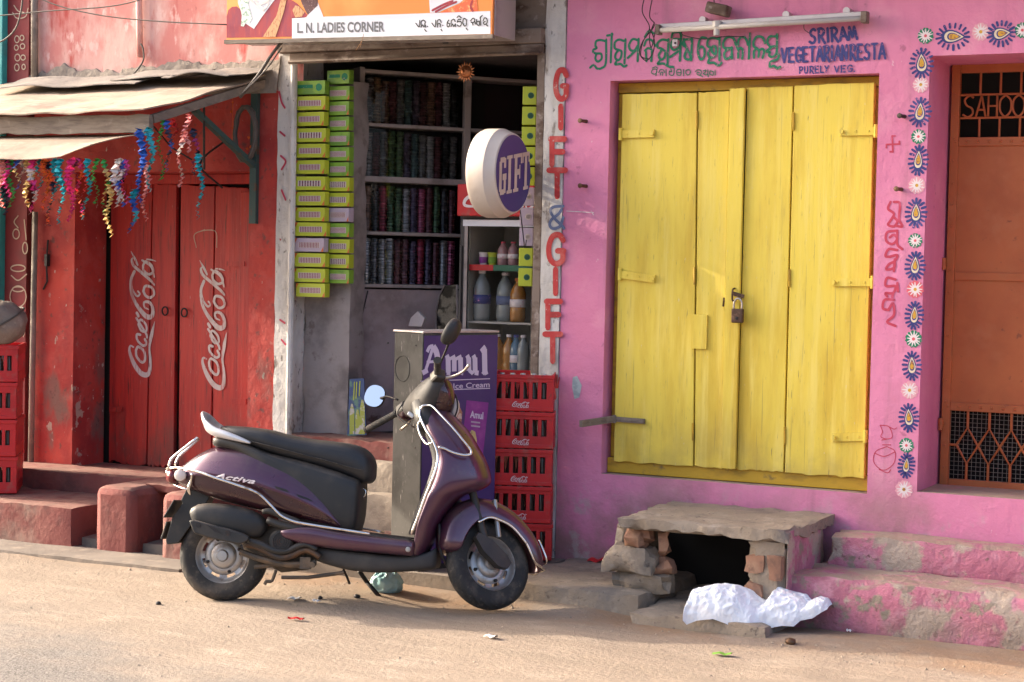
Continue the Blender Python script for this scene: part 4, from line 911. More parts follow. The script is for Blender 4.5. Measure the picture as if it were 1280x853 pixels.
TL = [(1,190,255,0,'rose','pale rose tinsel strand at the far left edge of the fringe'),(6,190,262,.1,'dark','nearly black tinsel strand second from the left edge'),(9,190,240,0,'pink','crimson tinsel strand near the left edge'),(13,200,252,.05,'green','short green tinsel strand near the left edge'),(21,188,232,0,'blue','blue and gold tinsel strand left of the gold one','gold'),(27,188,222,.12,'silver','short silver tinsel wisp beside the thin blue strand'),
 (35,188,255,.02,'gold','broad gold tinsel strand near the left post'),(41,188,260,0,'pink','bright pink tinsel strand tipped white beside the gold one','silver'),(49,195,230,.1,'teal','short teal tinsel tuft with a shiny curl'),(57,188,255,.03,'orange','flame orange tinsel strand'),(63,200,275,.1,'dark','dark strand with copper glints','orange'),(69,188,245,.04,'teal','dark teal tinsel strand in a thick bunch'),(76,188,272,0,'teal','long turquoise tinsel strand at the middle of the fringe'),
 (88,188,270,.02,'pink','long magenta tinsel strand, first of the magenta bunch'),(95,188,222,.1,'plum','short plum tinsel strand in the magenta bunch'),(100,188,262,0,'pink','magenta tinsel strand with a copper tip','orange'),(105,188,240,.06,'red','red tinsel strand in the magenta bunch'),(112,188,266,.02,'teal','twisted teal strand curving to a copper tip','teal'),(119,192,247,.05,'green','dark green tinsel strand right of the twisted teal one'),
 (132,188,262,.0,'green','green and gold tinsel strand ending in coins','gold'),(136,230,288,.0,'gold','gold tinsel strand hanging lowest of the gold ones'),(146,182,252,.02,'silver','pale silver tinsel strand'),(151,182,250,.06,'blue','blue and silver strand behind the pale silver one','silver'),(156,178,246,.03,'pink','crimson strand at the corner of the lower flap','plum'),
 (176,160,258,.06,'blue','long deep blue tinsel strand under the awning corner'),(170,236,291,.06,'teal','bright blue tinsel strand with the lowest shiny tip','blue'),(182,200,276,.10,'rose','coral strand beside the turquoise one'),(188,158,240,.05,'teal','bright turquoise ruffled tinsel strand'),(201,150,225,.35,'green','thin green strand under the rafter'),(211,150,215,.30,'blue','dark blue tinsel strand under the rafter','dark'),
 (218,148,180,.45,'red','short red tinsel strand by the rafter'),(234,142,190,.34,'rose','pink ruffled tinsel strand, upper part of the rafter pair'),(228,165,234,.30,'rose','long pale rose tinsel strand hanging from the rafter','silver'),(244,160,220,.38,'dark','dark purple tinsel strand near the iron rod','plum'),(250,192,274,.36,'teal','lone long teal tinsel strand right of the others')]
for i, t in enumerate(TL):
    px, pa, pb, dy, col, lab = t[:6]
    if px < 165: pa = max(pa, 198); pb += 8; dy *= .35
    big = .060 if lab.startswith(('broad','long','bright','magenta','pale')) else .044
    o = tinsel(px, pa, pb, y0+dy, col, big, i, t[6] if len(t) > 6 else None, tail=(-6 if 'curving' in lab else -5 if i in (25, 32) else 0))
    tag(o, lab, 'tinsel', 'tinsel strands hanging under the awning')

# ------------------------------------------------------------------ shop signboard
sg = thing('signboard', 'wide orange and white shop signboard with a woman in a red sari', 'signboard', (-.8, -.4, 2.84))
SY = -.40
def sgp(mb, name, m, **k):
    o = mb.build(name, m, sg, **k); o.matrix_parent_inverse = world_of(sg).inverted(); return o
s0, s1 = at(283,50,y=SY).x, at(615,43,y=SY).x
zbl, zbr = at(283,50,y=SY).z, at(615,43,y=SY).z
zT = 3.62
def sq(u0, u1, v0, v1, y):   # u along, v up, in board units
    def P(u, v): x = s0+(s1-s0)*u; zb2 = zbl+(zbr-zbl)*u; return Vector((x, y, zb2+(zT-zb2)*v))
    return [P(u0,v0), P(u1,v0), P(u1,v1), P(u0,v1)]
mb = MB(); mb.prism([(s0,SY,zbl),(s1,SY,zbr),(s1,SY,zT),(s0,SY,zT)], (0,.02,0)); sgp(mb, 'face_sheet', M['sign_orange'])
mb = MB().prism([(s0,SY+.0215,zbl-.004),(s1+.006,SY+.0215,zbr-.004),(s1+.006,SY+.0215,zT),(s0,SY+.0215,zT)], (0,.235,0))
sgp(mb, 'box_frame', M['aluminium'], bevel=.003)
sgp(MB().bar((s0-.01, SY+.004, zbl-.012), (s1+.008, SY+.004, zbr-.012), .028, .022), 'bottom_batten', M['wood'])
# white name strip
zs = lambda px, py: at(px, py, y=SY-.001)
mb = MB().add([zs(365,48.5), zs(613,42.5), zs(613,14), zs(365,22.5)], [(0,1,2,3)]); sgp(mb, 'name_strip', M['sign_white'])
QS = lambda a, b, c, d, l: (lambda u, v: [at(*p, y=SY-l) for p in (d, c, b, a)] and at(d[0], d[1], y=SY-l).lerp(at(c[0], c[1], y=SY-l), u).lerp(at(a[0], a[1], y=SY-l).lerp(at(b[0], b[1], y=SY-l), u), v))
sgp(font_text('L. N. LADIES CORNER', QS((371.5,28.5),(480.5,27),(480.5,40),(371.5,41.8), .0025), bold=.028), 'name_lettering', M['grey_print'])
fo = tr(500, 5, 8.533, y=SY, lift=.0025)
OD = [[(168,207),(203,247),(210,178)], [(225,232),(225,190),(250,175),(270,195),(262,218)], [(225,247),(240,225),(255,247),(270,225),(272,250)], [(262,272),(280,295)], [(290,240),(294,242)], [(340,205),(375,247),(381,175)], [(395,217),(400,180),(425,170),(440,200)], [(400,247),(405,215),(430,215),(430,247)], [(437,272),(450,290)], [(454,229),(458,231)],
 [(522,173),(505,200),(505,240),(525,242),(530,215),(510,203)], [(545,212),(550,180),(575,165),(590,190)], [(545,242),(560,215),(575,242),(592,215),(592,242)], [(612,197),(622,170),(650,165)], [(615,190),(650,190),(655,220),(635,240),(612,227)], [(610,147),(630,130),(655,150)], [(670,200),(680,160),(705,165),(712,190)], [(670,205),(690,237),(710,225),(710,200)], [(707,260),(722,280)],
 [(755,182),(780,155),(800,170),(785,200),(760,197)], [(775,200),(780,227)], [(800,190),(808,217)], [(820,170),(820,215),(845,230),(850,190),(825,190)], [(860,140),(862,227)], [(855,152),(880,125)], [(890,182),(905,150),(930,165),(930,205),(905,222),(893,200),(912,190)], [(915,217),(938,237)]]
sgp(strokes(MB(), fo, OD, .0062), 'local_script_lettering', M['black_print'])
fg = lambda l: tr(280, 0, 8.533, y=SY, lift=l)
def poly(l, pts, f=None): 
    f = f or fg(l); mb = MB(); mb.v = [f(*p) for p in pts]; mb.f = [list(range(len(pts)))]; mb.m = [0]; return mb
sgp(poly(.001, [(28,405),(28,180),(45,110),(85,75),(135,70),(165,95),(200,-60),(560,-60),(640,-20),(720,0),(780,40),(840,105),(890,165),(860,190),(725,198),(725,392)]), 'sari_picture', M['sari_red'])
sgp(poly(.002, [(140,-60),(150,40),(185,130),(210,240),(320,310),(400,190),(540,0),(560,-60)]), 'blouse_picture', M['skin_pale'])
sgp(poly(.003, [(140,-60),(150,40),(180,110),(190,170),(180,280),(210,285),(235,240),(270,250),(300,200),(280,120),(260,60),(270,-60)]), 'jasmine_picture', M['jasmine'])
sgp(poly(.003, [(410,400),(560,170),(620,-60),(680,-60),(640,120),(550,395)]), 'sari_border_picture', M['sari_gold'])
mb = strokes(MB(), fg(.004), [[(290,0),(330,60),(420,110)], [(330,0),(370,45),(430,30),(480,0)], [(360,50),(430,90),(470,40)]], .012); sgp(mb, 'necklace_picture', M['aluminium'])
sgp(poly(.0015, [(800,-60),(830,40),(870,120),(895,160),(1000,60),(1000,-60)]), 'hand_picture', M['hair_print'])
sgp(poly(.0012, [(880,180),(1000,25),(1060,180),(1060,186),(880,190)]), 'cuff_picture', M['skin_pale'])
sgp(poly(.0016, [(730,110),(760,60),(800,70),(860,130),(830,180),(760,190)]), 'sleeve_picture', M['sari_gold'])
fgr = tr(500, 5, 8.533, y=SY, lift=.0012)
sgp(poly(0, [(305,-120),(320,95),(400,95),(640,-10),(760,-120)], fgr), 'packet_picture', M['sign_white'])
sgp(poly(0, [(430,95),(640,0),(700,-60),(820,-60),(830,80)], tr(500,5,8.533,y=SY,lift=.0018)), 'packet_picture', mat('packet_orange_print', (.68,.12,.04), .4, layers=[((.78,.40,.16), 30, .5, .6)]))
sgp(strokes(MB(), tr(500,5,8.533,y=SY,lift=.0024), [[(345,70),(460,10),(560,-30)], [(380,85),(500,20),(600,-20)], [(770,-30),(755,30),(775,75)]], .012), 'packet_picture', M['packet_violet'] if False else M['sari_red'])

# cables over the red upper wall and down to the awning
def cable(pts, yy, r, lab, cat='cable', n=6, name='cable'):
    return tag(MB().tube([at(*p, y=yy) for p in pts], r, n, smooth=6).build(name, M['cable'], smooth=True), lab, cat)
cable([(-30,22),(20,18),(60,14),(130,9),(168,2),(185,-6)], -.5, .004, 'upper thin cable drooping across the faded red wall to the left')
cable([(40,-6),(75,8),(130,20),(200,27),(283,31)], -.45, .004, 'thin cable running from the top left to the signboard')
cable([(-20,60),(5,50),(20,35),(27,10),(28,-8)], -.6, .005, 'cable looping in front of the teal board at the left edge')
cable([(161,100),(178,78),(179,62),(176,55)], -.05, .005, 'short cable stub at the foot of the wall conduit')
cable([(300,122),(322,95),(340,68),(358,46)], -.35, .009, 'thick cable slanting from the awning up to the signboard')
cable([(302,118),(330,90),(352,60)], -.36, .004, 'thin cable slanting beside the thick one up to the signboard')
# loose straw under the board
tag(MB().tube([at(445,63,y=-.42), at(452,52,y=-.43), at(455,42,y=-.43)], .002, 4).tube([at(450,60,y=-.42), at(453,50,y=-.43)], .0015, 4).build('straw', M['sari_gold']), 'wisp of dry straw stuck on the signboard lower edge', 'straw')
ORD = ['topmost','second from the top','third from the top','fourth from the top','fifth from the top','sixth from the top','seventh from the top','eighth from the top','ninth from the top','tenth from the top','eleventh from the top','twelfth from the top','thirteenth from the top','lowest']
def rel(o, par): o.matrix_parent_inverse = world_of(par).inverted(); return o
# ------------------------------------------------------------------ bangle cabinet along the left side of the gift shop
cA = at(441, 300, y=.31); cang = R(50); cd_ = Vector((math.cos(cang), math.sin(cang), 0)); cn = Vector((math.sin(cang), -math.cos(cang), 0))
def CP(px, py, off=0.0): return atp(px, py, cA+cn*off, cn)
def C(s, z, d=0.0): return Vector((cA.x, cA.y, 0))+cd_*s+Vector((0,0,z))-cn*d       # d = depth behind the front
rotc = Matrix.Rotation(cang, 3, 'Z')
cab = thing('display_cabinet', 'tall glazed display cabinet filled with columns of bangles inside the gift shop', 'cabinet', (cA.x, cA.y, FLZ))
def cb(mb, name, m, **k): return rel(mb.build(name, m, cab, **k), cab)
sof = lambda px, py: (CP(px, py)-cA).dot(cd_)
zsh = [CP(447, y).z for y in (88, 155, 223, 291, 357)]
Send, S0, dpt = 1.42, .02, .17
fr = MB()
def cbox(mb, s0, s1, z0, z1, d0, d1): mb.box(C((s0+s1)/2, (z0+z1)/2, (d0+d1)/2), (s1-s0, d1-d0, z1-z0), rotc)
for i, z in enumerate(zsh):
    h = .034 if i == 2 else .020
    cbox(fr, S0+.033, Send-.033, z-h/2, z+h/2, -.006, dpt)
for s in (S0+.016, Send-.016): cbox(fr, s-.016, s+.016, zsh[4]-.02, zsh[0]+.02, -.012, dpt)
sm_ = sof(584, 150); cbox(fr, sm_-.02, sm_+.02, zsh[4]-.009, zsh[0]-.011, -.013, .03)
cb(fr, 'frame', M['shelf_wood'], bevel=.003)
bk = MB(); cbox(bk, S0, Send, zsh[4]-.02, zsh[0]+.02, dpt+.001, dpt+.02); cb(bk, 'back_board', M['dark'])
gl = MB()
for i in range(4):
    cbox(gl, S0+.034, Send-.034, zsh[i+1]+.02, zsh[i]-.02, .003, .006)
cb(gl, 'glass', M['glass'])
lp_ = MB(); cbox(lp_, S0-.02, Send, FLZ, zsh[4]-.021, .01, .05); cb(lp_, 'lower_panel', M['panel'])
mb = MB()
for s, z0, z1, w_ in ((.1, zsh[4]-.03, zsh[4]-.30, .007),): mb.tube([C(s+.0, z0, .005), C(s-.03, (z0+z1)/2, .006), C(s-.05, z1, .006)], .004, 5)
cb(mb, 'crack', M['iron'])
# the upper transom of the shop room
BC = {'silver': (.22,.215,.215), 'gold': (.17,.11,.06), 'crimson': (.20,.02,.04), 'maroon': (.085,.025,.03), 'green': (.045,.085,.035), 'pink': (.24,.05,.09), 'black': (.025,.025,.028), 'purple': (.065,.045,.07), 'copper': (.15,.08,.055), 'grey': (.11,.105,.105), 'teal': (.04,.075,.075)}
for k, c in BC.items(): M['bangle_'+k] = mat('bangle_'+k, c, .3, metal=.5, layers=[(tuple(min(1, v*2.2+.05) for v in c), 45, .56, .62, (.3,.3,3)), (tuple(v*.3 for v in c), 70, .5, .6, (.2,.2,3))])
ROWS = ['top', 'second', 'third', 'bottom']
seqs = [['grey','gold','copper','maroon','grey','teal','purple','maroon','copper','maroon','silver','black'], ['silver','maroon','grey','green','green','purple','teal','grey','silver','maroon','black','grey'], ['copper','black','crimson','green','green','silver','purple','pink','maroon','green','black','maroon'], ['silver','grey','silver','silver','maroon','maroon','purple','crimson','purple','maroon','silver','pink']]
ds = (sof(572, 250)-.07)/12
rnd = random.Random(2)
for r_ in range(4):
    z0, z1 = zsh[r_+1]+.011, zsh[r_]-.02
    cnt = 12
    for i in range(cnt):
        s = .085+ds*(i+.4); hh = (z1-z0)*(.90+.08*rnd.random()); col = seqs[r_][i]
        prof = [(.001, 0)]; n = 15
        for q in range(n): prof += [(.0265, hh*(q+.15)/n), (.0225, hh*(q+.9)/n)]
        prof.append((.001, hh))
        o = MB().lathe(prof, (0,0,0), 'Z', 12).build('bangle_column', M['bangle_'+col], smooth=False)
        o.location = C(s, z0, .06)
        tag(o, f'{col} bangles stacked in a column on the {ROWS[r_]} shelf, {["first","second","third","fourth","fifth","sixth","seventh","eighth","ninth","tenth","eleventh","twelfth"][i]} from the left', 'bangles', 'columns of bangles in the glazed cabinet')
# small mirror leaning near the fridge, poster, sun ornament, paper
mi_ = thing('wall_mirror', 'curved dark mirror leaning beside the drinks fridge', 'mirror', at(556, 420, y=.62))
rel(MB().prism([at(x, y, y=.62) for x, y in ((546,412),(546,390),(550,370),(556,358),(570,356),(571,412))], (0,.01,0)).build('mirror_pane', mat('dull_mirror', (.12,.12,.12), .15, metal=.9, layers=[((.03,.03,.03), 14, .45, .55)]), mi_), mi_)
rel(MB().tube([at(x, y, y=.615) for x, y in ((545,414),(545,390),(549,370),(556,356))], .004, 5).tube([at(571,356,y=.615), at(572,414,y=.615)], .006, 5).build('mirror_frame', M['shelf_wood'], mi_), mi_)
po = thing('poster', 'blue poster with yellow bottles low on the shop wall', 'poster', at(445, 545, y=.12))
YP = .115
cor = [(437,474),(455,473),(458,544),(434,545)]
rel(MB().prism([at(*p, y=YP) for p in cor], (0,.004,0)).build('sheet', mat('blue_poster_print', (.03,.06,.17), .5, layers=[((.10,.20,.16), 14, .5, .62)]), po), po)
mb = MB()
for px, a, b in ((440,505,543),(447,512,543),(453,500,543)): mb.prism([at(px-3,b,y=YP-.001), at(px+3,b,y=YP-.001), at(px+3,a+10,y=YP-.001), at(px+1,a,y=YP-.001), at(px-1,a,y=YP-.001), at(px-3,a+10,y=YP-.001)], (0,-.0008,0))
rel(mb.build('bottle_print', mat('lime_bottle_print', (.30,.33,.05), .5, layers=[((.45,.42,.40), 30, .5, .6)]), po), po)
rel(strokes(MB(), tr(0,0,1,y=YP,lift=.002), [[(443,478),(442,500)],[(446,478),(445,498)],[(450,477),(449,495)]], .006).build('poster_lettering', M['bindi_yellow'], po), po)
su = thing('sun_ornament', 'copper sun face ornament hanging from the shop ceiling', 'ornament', at(582, 90, y=.1))
c = at(582, 90, y=.1)
rel(MB().lathe([(.001,-.02),(.02,-.017),(.034,-.006),(.036,.0),(.001,.006)], c, 'Y', 20).build('face_disc', M['copper'], su, smooth=True), su)
mb = MB()
for i in range(18):
    t = 2*math.pi*i/18; d = Vector((math.cos(t), 0, math.sin(t))); e = Vector((-d.z, 0, d.x)); L_ = .062 if i % 2 else .053
    mb.prism([c+d*.034-e*.006, c+d*.034+e*.006, c+d*L_], (0,.004,0))
rel(mb.build('ray', M['copper'], su), su)
rel(MB().lathe([(.001,-.006),(.005,-.004),(.006,.002)], c+Vector((-.012,-.018,.008)), 'Y', 8).lathe([(.001,-.006),(.005,-.004),(.006,.002)], c+Vector((.012,-.018,.008)), 'Y', 8).tube([c+Vector((0,-.022,.006)), c+Vector((0,-.027,-.006))], .004, 6).tube([c+Vector((-.012,-.018,-.015)), c+Vector((0,-.02,-.019)), c+Vector((.012,-.018,-.015))], .0025, 5).build('face_features', M['copper'], su), su)
rel(MB().tube([c+Vector((0,0,.06)), Vector((c.x, c.y, 2.64))], .0012, 4).build('cord', M['cable'], su), su)
a = at(510, 408, y=.5)
tag(MB().prism([a, a+Vector((.09,0,0)), a+Vector((.10,.02,.05)), a+Vector((.05,.02,.09)), a+Vector((.01,.01,.05))], (0,.03,0)).build('paper_packet', M['bindi_pale'], bevel=.004), 'small crumpled white paper packet behind the ice cream box', 'paper packet')

# ------------------------------------------------------------------ drinks fridge
FY = .42
f0, f1_ = at(574, 400, y=FY).x, at(668, 400, y=FY).x
fzt = at(600, 274, y=FY).z
frd = thing('drinks_fridge', 'upright glass door drinks fridge with a red lettered header', 'fridge', ((f0+f1_)/2, FY, FLZ))
def fg_(mb, name, m, **k): return rel(mb.build(name, m, frd, **k), frd)
fd = MB()
fd.span((f0, FY, FLZ), (f0+.035, FY+.5, fzt)).span((f1_-.02, FY, FLZ), (f1_, FY+.5, fzt)).span((f0+.036, FY+.48, FLZ), (f1_-.021, FY+.5, fzt)).span((f0+.036, FY+.01, FLZ), (f1_-.021, FY+.479, FLZ+.12)).span((f0, FY+.001, fzt+.001), (f1_, FY+.5, fzt+.03))
fg_(fd, 'cabinet', M['fridge_dark'], bevel=.004)
fi = MB().span((f0+.037, FY+.46, FLZ+.121), (f1_-.022, FY+.479, fzt-.001)).span((f0+.036, FY+.03, FLZ+.121), (f0+.045, FY+.459, fzt-.001)).span((f0+.046, FY+.03, fzt-.02), (f1_-.022, FY+.459, fzt-.002))
fg_(fi, 'liner', M['fridge_in'])
fg_(MB().span((f0+.004, FY-.012, FLZ+.13), (f0+.028, FY-.002, fzt-.03)).span((f1_-.018, FY-.012, FLZ+.13), (f1_-.003, FY-.002, fzt-.03)).span((f0+.005, FY-.025, FLZ+.5), (f0+.02, FY-.013, FLZ+1.1)), 'door_frame', M['fridge_dark'], bevel=.003)
fg_(MB().span((f0+.029, FY-.0125, FLZ+.14), (f0+.050, FY-.0095, fzt-.04)), 'door_gasket', M['shelf_wood'])
fg_(MB().span((f0+.03, FY-.009, FLZ+.13), (f1_-.02, FY-.005, fzt-.03)), 'glass_pane', M['glass'])
h0 = at(571, 270, y=FY-.06); h1 = at(668, 230, y=FY-.06)
fg_(MB().span((h0.x, FY-.06, h0.z), (h1.x, FY+.3, h1.z)), 'header', M['crate_red'], bevel=.006)
fhl = lambda zx, zy: Vector((h0.x+.045+(800-zy)*.00062, FY-.0635, h0.z+.035+(320-zx)*.00062))
fg_(coke(MB(), fhl, .00068), 'header_lettering', M['flower_white'])
fg_(MB().span((f0+.02, FY-.016, at(600,283,y=FY).z), (f1_-.01, FY-.0125, at(600,275,y=FY).z)), 'price_strip', M['sign_white'])
shz = [at(620, 334, y=FY+.1).z, at(620, 402, y=FY+.1).z, at(620, 470, y=FY+.1).z]
ss = MB()
for z in shz: ss.span((f0+.047, FY+.03, z-.012), (f1_-.024, FY+.44, z))
fg_(ss, 'shelf', M['fridge_in'])
fg_(MB().span((f0+.047, FY+.020, shz[0]-.022), (f0+.20, FY+.0285, shz[0]+.012)), 'shelf_strip', M['crate_red'])
fg_(MB().span((f0+.202, FY+.020, shz[0]-.022), (f1_-.03, FY+.0285, shz[0]+.012)), 'shelf_strip', M['green_faint'])
BM = {k: mat('drink_'+k, c, .18, spec=.6) for k, c in {'clear': (.20,.215,.215), 'orange': (.34,.14,.025), 'pink': (.30,.15,.155), 'green': (.04,.12,.05), 'blue': (.06,.13,.20), 'cola': (.05,.025,.02)}.items()}
def bottle(x, y, z, h, r, col, lab, cap='red_paint', label=None):
    t = thing('drink_bottle', lab, 'bottle', (x, y, z), 0, 'bottles in the drinks fridge')
    MB().lathe([(.001,0),(r*.9,.002),(r,.02*h/.2),(r,h*.30),(r*.93,h*.36),(r,h*.42),(r*.99,h*.64),(r*.80,h*.76),(r*.40,h*.88),(r*.34,h*.90),(r*.34,h*.94)], (0,0,0), 'Z', 14).build('body', BM[col], t, smooth=True)
    MB().lathe([(.001,h*.94),(r*.44,h*.94),(r*.44,h),(.001,h)], (0,0,0), 'Z', 12).build('cap', M[cap], t)
    if label: MB().lathe([(r*.88,h*.34),(r*1.02,h*.345),(r*1.02,h*.52),(r*.88,h*.525)], (0,0,0), 'Z', 14).build('paper_label', M[label], t, smooth=True)
BY = FY+.09
fx = lambda px: at(px, 400, y=BY).x
for px, col, h, lab in ((627,'pink',.145,'small pink drink bottle, left of the two on the top fridge shelf'),(640,'pink',.145,'small pink drink bottle, right of the two on the top fridge shelf')): bottle(fx(px), BY, shz[0], h, .032, col, lab, 'redpink_paint', 'flower_white')
for px, lab, m, m2 in ((603,'white and violet yoghurt cup on the top fridge shelf','flower_white','packet_violet'),(614,'lime yellow cup beside the violet one on the fridge shelf','bindi_yellow','bindi_green')):
    t = thing('drink_cup', lab, 'cup', (fx(px), BY, shz[0])); MB().lathe([(.001,0),(.020,0),(.026,.075),(.029,.076),(.029,.082),(.001,.082)], (0,0,0), 'Z', 16).build('cup_body', M[m], t, smooth=True, auto=40); MB().lathe([(.0205,.02),(.0235,.022),(.0255,.055),(.025,.056)], (0,0,0), 'Z', 16).build('cup_print', M[m2], t)
bottle(fx(602), BY, shz[1], .29, .05, 'clear', 'tall clear water bottle with a blue label on the middle fridge shelf', 'flower_white', 'navy_paint')
bottle(fx(627), BY+.04, shz[1], .28, .05, 'clear', 'clear water bottle at the centre of the middle fridge shelf', 'flower_white', 'slate_paint')
bottle(fx(647), BY, shz[1], .25, .046, 'orange', 'orange juice bottle at the right of the middle fridge shelf', 'orange', 'flower_white')
for px, col, lab, cap in ((600,'clear','clear bottle at the left of the lower fridge shelf','flower_white'),(613,'green','green soda bottle on the lower fridge shelf','green_paint'),(622,'orange','fat orange drink bottle on the lower fridge shelf','flower_white'),(637,'orange','slim orange drink bottle on the lower fridge shelf','flower_white'),(646,'blue','blue capped bottle on the lower fridge shelf','navy_paint'),(655,'clear','pale bottle at the right end of the lower fridge shelf','flower_white')):
    bottle(fx(px), BY+(.05 if px in (613,600) else 0), shz[2], .24, .05 if 'fat' in lab else .038, col, lab, cap, None if col != 'blue' else 'flower_white')

# ------------------------------------------------------------------ strings of bindi packets
def packet(loc, wd, ht, kind, lab, grp, rz=0, seed=0):
    t = thing('bindi_packet', lab, 'bindi packet', loc, rz, grp); rnd = random.Random(seed)
    base = {'g': 'bindi_green', 'y': 'bindi_yellow', 'l': 'bindi_lilac', 'w': 'bindi_yellow', 'h': 'bindi_green'}[kind]
    MB().box((0,0,0), (wd,.045,ht)).box((-.006,.03,.004), (wd*.97,.012,ht*.96)).build('card_box', M[base], t, bevel=.002)
    f = -.0235
    if kind == 'h':
        MB().prism([(-wd*.40,f,-ht*.05),(wd*.1,f,-ht*.05),(wd*.1,f,ht*.2),(-wd*.40,f,ht*.2)], (0,-.0006,0)).build('window_print', M['green_paint'], t); MB().lathe([(.001,-.001),(ht*.28,-.0005),(ht*.28,.0)], (wd*.3,f,0), 'Y', 12).build('emblem_print', M['green_paint'], t); return t
    MB().prism([(-wd*.36,f,-ht*.22),(wd*.36,f,-ht*.22),(wd*.36,f,ht*.20),(-wd*.36,f,ht*.20)], (0,-.0006,0)).build('window_print', M['bindi_pale'], t)
    d = MB(); nx, nz = (13, 4) if kind != 'w' else (8, 4)
    for i in range(nx):
        for j in range(nz):
            if kind == 'w' and (i+j) % 2: pass
            x = -wd*.34+wd*.68*(i+.5)/nx; z = -ht*.20+ht*.38*(j+.5)/nz; s = wd*.68/nx*(.42 if kind != 'w' else .33)
            d.add([(x-s,f-.0009,z),(x,f-.0009,z-s),(x+s,f-.0009,z),(x,f-.0009,z+s)], [(0,1,2,3)], 1 if (kind == 'w' and (i*3+j) % 2) else 0)
    d.build('dot_print', [M['bindi_dots'], M['bindi_black']], t)
    c = MB(); c.add([(-wd*.49,f-.0004,ht*.49),(-wd*.49,f-.0004,ht*.1),(-wd*.40,f-.0004,ht*.49)], [(0,1,2)]); c.add([(wd*.49,f-.0004,-ht*.49),(wd*.49,f-.0004,-ht*.1),(wd*.40,f-.0004,-ht*.49)], [(0,1,2)]); c.build('corner_flash', M['bindi_orange'], t)
    return t
l1 = [101,121,141,161,180,200,220,239,259,278,298,317,336,354]; k1 = 'hyywyyyyyyyyyy'; k1 = 'hyywyywyyylyyy'
l2 = [88,108,127,146,165,184,203,222,241,260,279,299,318,337]; k2 = 'hggggggwwlgwwg'
PY1, PY2 = .02, .075
for i, (y, k) in enumerate(zip(l1, k1)):
    a, b = at(371, y+9, y=PY1), at(409, y+9, y=PY1); ht = .077
    KN = {'h': 'green header card', 'y': 'yellow-green packet with maroon dots', 'w': 'yellow packet with mixed dots', 'l': 'lilac bindi packet', 'g': 'green packet with maroon dots'}
    packet(((a.x+b.x)/2+.006*math.sin(i*3.1), PY1+.004*math.sin(i*5), (a.z+b.z)/2+.003*math.sin(i*7)), b.x-a.x, ht, k, f'{KN[k]}, {ORD[i]} by the left pillar', 'bindi packets hung in strips', R(4*math.sin(i*2.3)), i)
for i, (y, k) in enumerate(zip(l2, k2)):
    a, b = at(411, y+9, y=PY2), at(440, y+9, y=PY2); ht = .077
    packet(((a.x+b.x)/2, PY2, (a.z+b.z)/2), b.x-a.x, ht, k, f'{KN[k]}, {ORD[i]} of the second strip', 'bindi packets hung in strips', R(-4+2*math.sin(i*1.9)), 40+i)
for i in range(10):
    y = 108+i*25.2; k = 'ggggglllgl'[i] if i < 9 else 'g'
    a, b = at(656-i*.6, y+12, y=.09), at(669-i*.6, y+12, y=.09)
    t = thing('bindi_packet', f'{"green" if k == "g" else "lilac"} packet, {ORD[i]} in the narrow strip by the right pillar' if i < 9 else 'green packet, lowest in the narrow strip by the right pillar', 'bindi packet', ((a.x+b.x)/2, .09, (a.z+b.z)/2), R(18), 'packets hung beside the right pillar')
    MB().box((0,0,0), (.075,.035,.098)).build('card_box', M['bindi_yellow' if k == 'g' else 'bindi_lilac'], t, bevel=.003)
    MB().lathe([(.001,-.001),(.017,-.0005),(.017,.0)], (.008,-.018,0), 'Y', 14).lathe([(.010,-.0016),(.012,-.0016)], (.008,-.018,0), 'Y', 14).build('emblem_print', M['green_faint' if k == 'g' else 'bindi_pale'], t)

# ------------------------------------------------------------------ round sign on the white pillar
sgn = thing('projecting_sign', 'round cream drum sign with a navy face mounted on the white pillar', 'sign', (.12, -.05, 1.9))
def gsp(mb, name, m, **k): return rel(mb.build(name, m, sgn, **k), sgn)
cy, rD = -.305, .232
fcx = at(641.5, 217, y=cy); FXc, FZc = fcx.x, fcx.z
tk = .175
gsp(MB().lathe([(.001,-tk),(rD-.035,-tk),(rD-.008,-tk+.014),(rD,-tk+.035),(rD,-.045),(rD-.004,-.038),(rD-.012,-.022),(rD-.030,-.002),(.001,-.002)], (FXc, cy, FZc), 'X', 64).build if False else MB().lathe([(.001,-tk),(rD-.035,-tk),(rD-.008,-tk+.014),(rD,-tk+.035),(rD,-.058),(rD-.004,-.052),(rD-.024,-.004),(rD-.030,0),(.001,0)], (FXc, cy, FZc), 'X', 64), 'drum', M['disc_cream'], smooth=True, auto=22)
gsp(MB().lathe([(.001,.001),(rD-.034,.001),(rD-.034,.003),(.001,.003)], (FXc, cy, FZc), 'X', 64), 'face_disc', M['disc_navy'])
def gq(mb, u0, u1, v0, v1, l=.0042):       # u to the right seen from the front of the face (towards the wall), v up
    sl_ = .16
    P = lambda u, v: Vector((FXc+l, cy+u, FZc+v+u*sl_))
    mb.add([P(u0,v0),P(u1,v0),P(u1,v1),P(u0,v1)], [(0,1,2,3)])
def poly_g(mb, pts, l=.0042):
    o = len(mb.v); mb.v += [Vector((FXc+l, cy+u, FZc+v+u*.16)) for u, v in pts]; mb.f.append(list(range(o, o+len(pts)))); mb.m.append(0)
lt = MB(); H_ = .098
k = 0
def lett(rects):
    global k
    for r in rects: gq(lt, *r, l=.0042+k*.00008); k += 1
lett([(-.166,-.138,-H_*.78,H_*.78),(-.156,-.108,H_*.70,H_*.98),(-.156,-.108,-H_*.98,-H_*.70),(-.116,-.092,H_*.40,H_*.92),(-.116,-.092,-H_*.92,-.01),(-.130,-.086,-.022,.010)])
lett([(-.066,-.036,-H_,H_),(-.082,-.020,H_*.82,H_),(-.082,-.020,-H_,-H_*.82)])
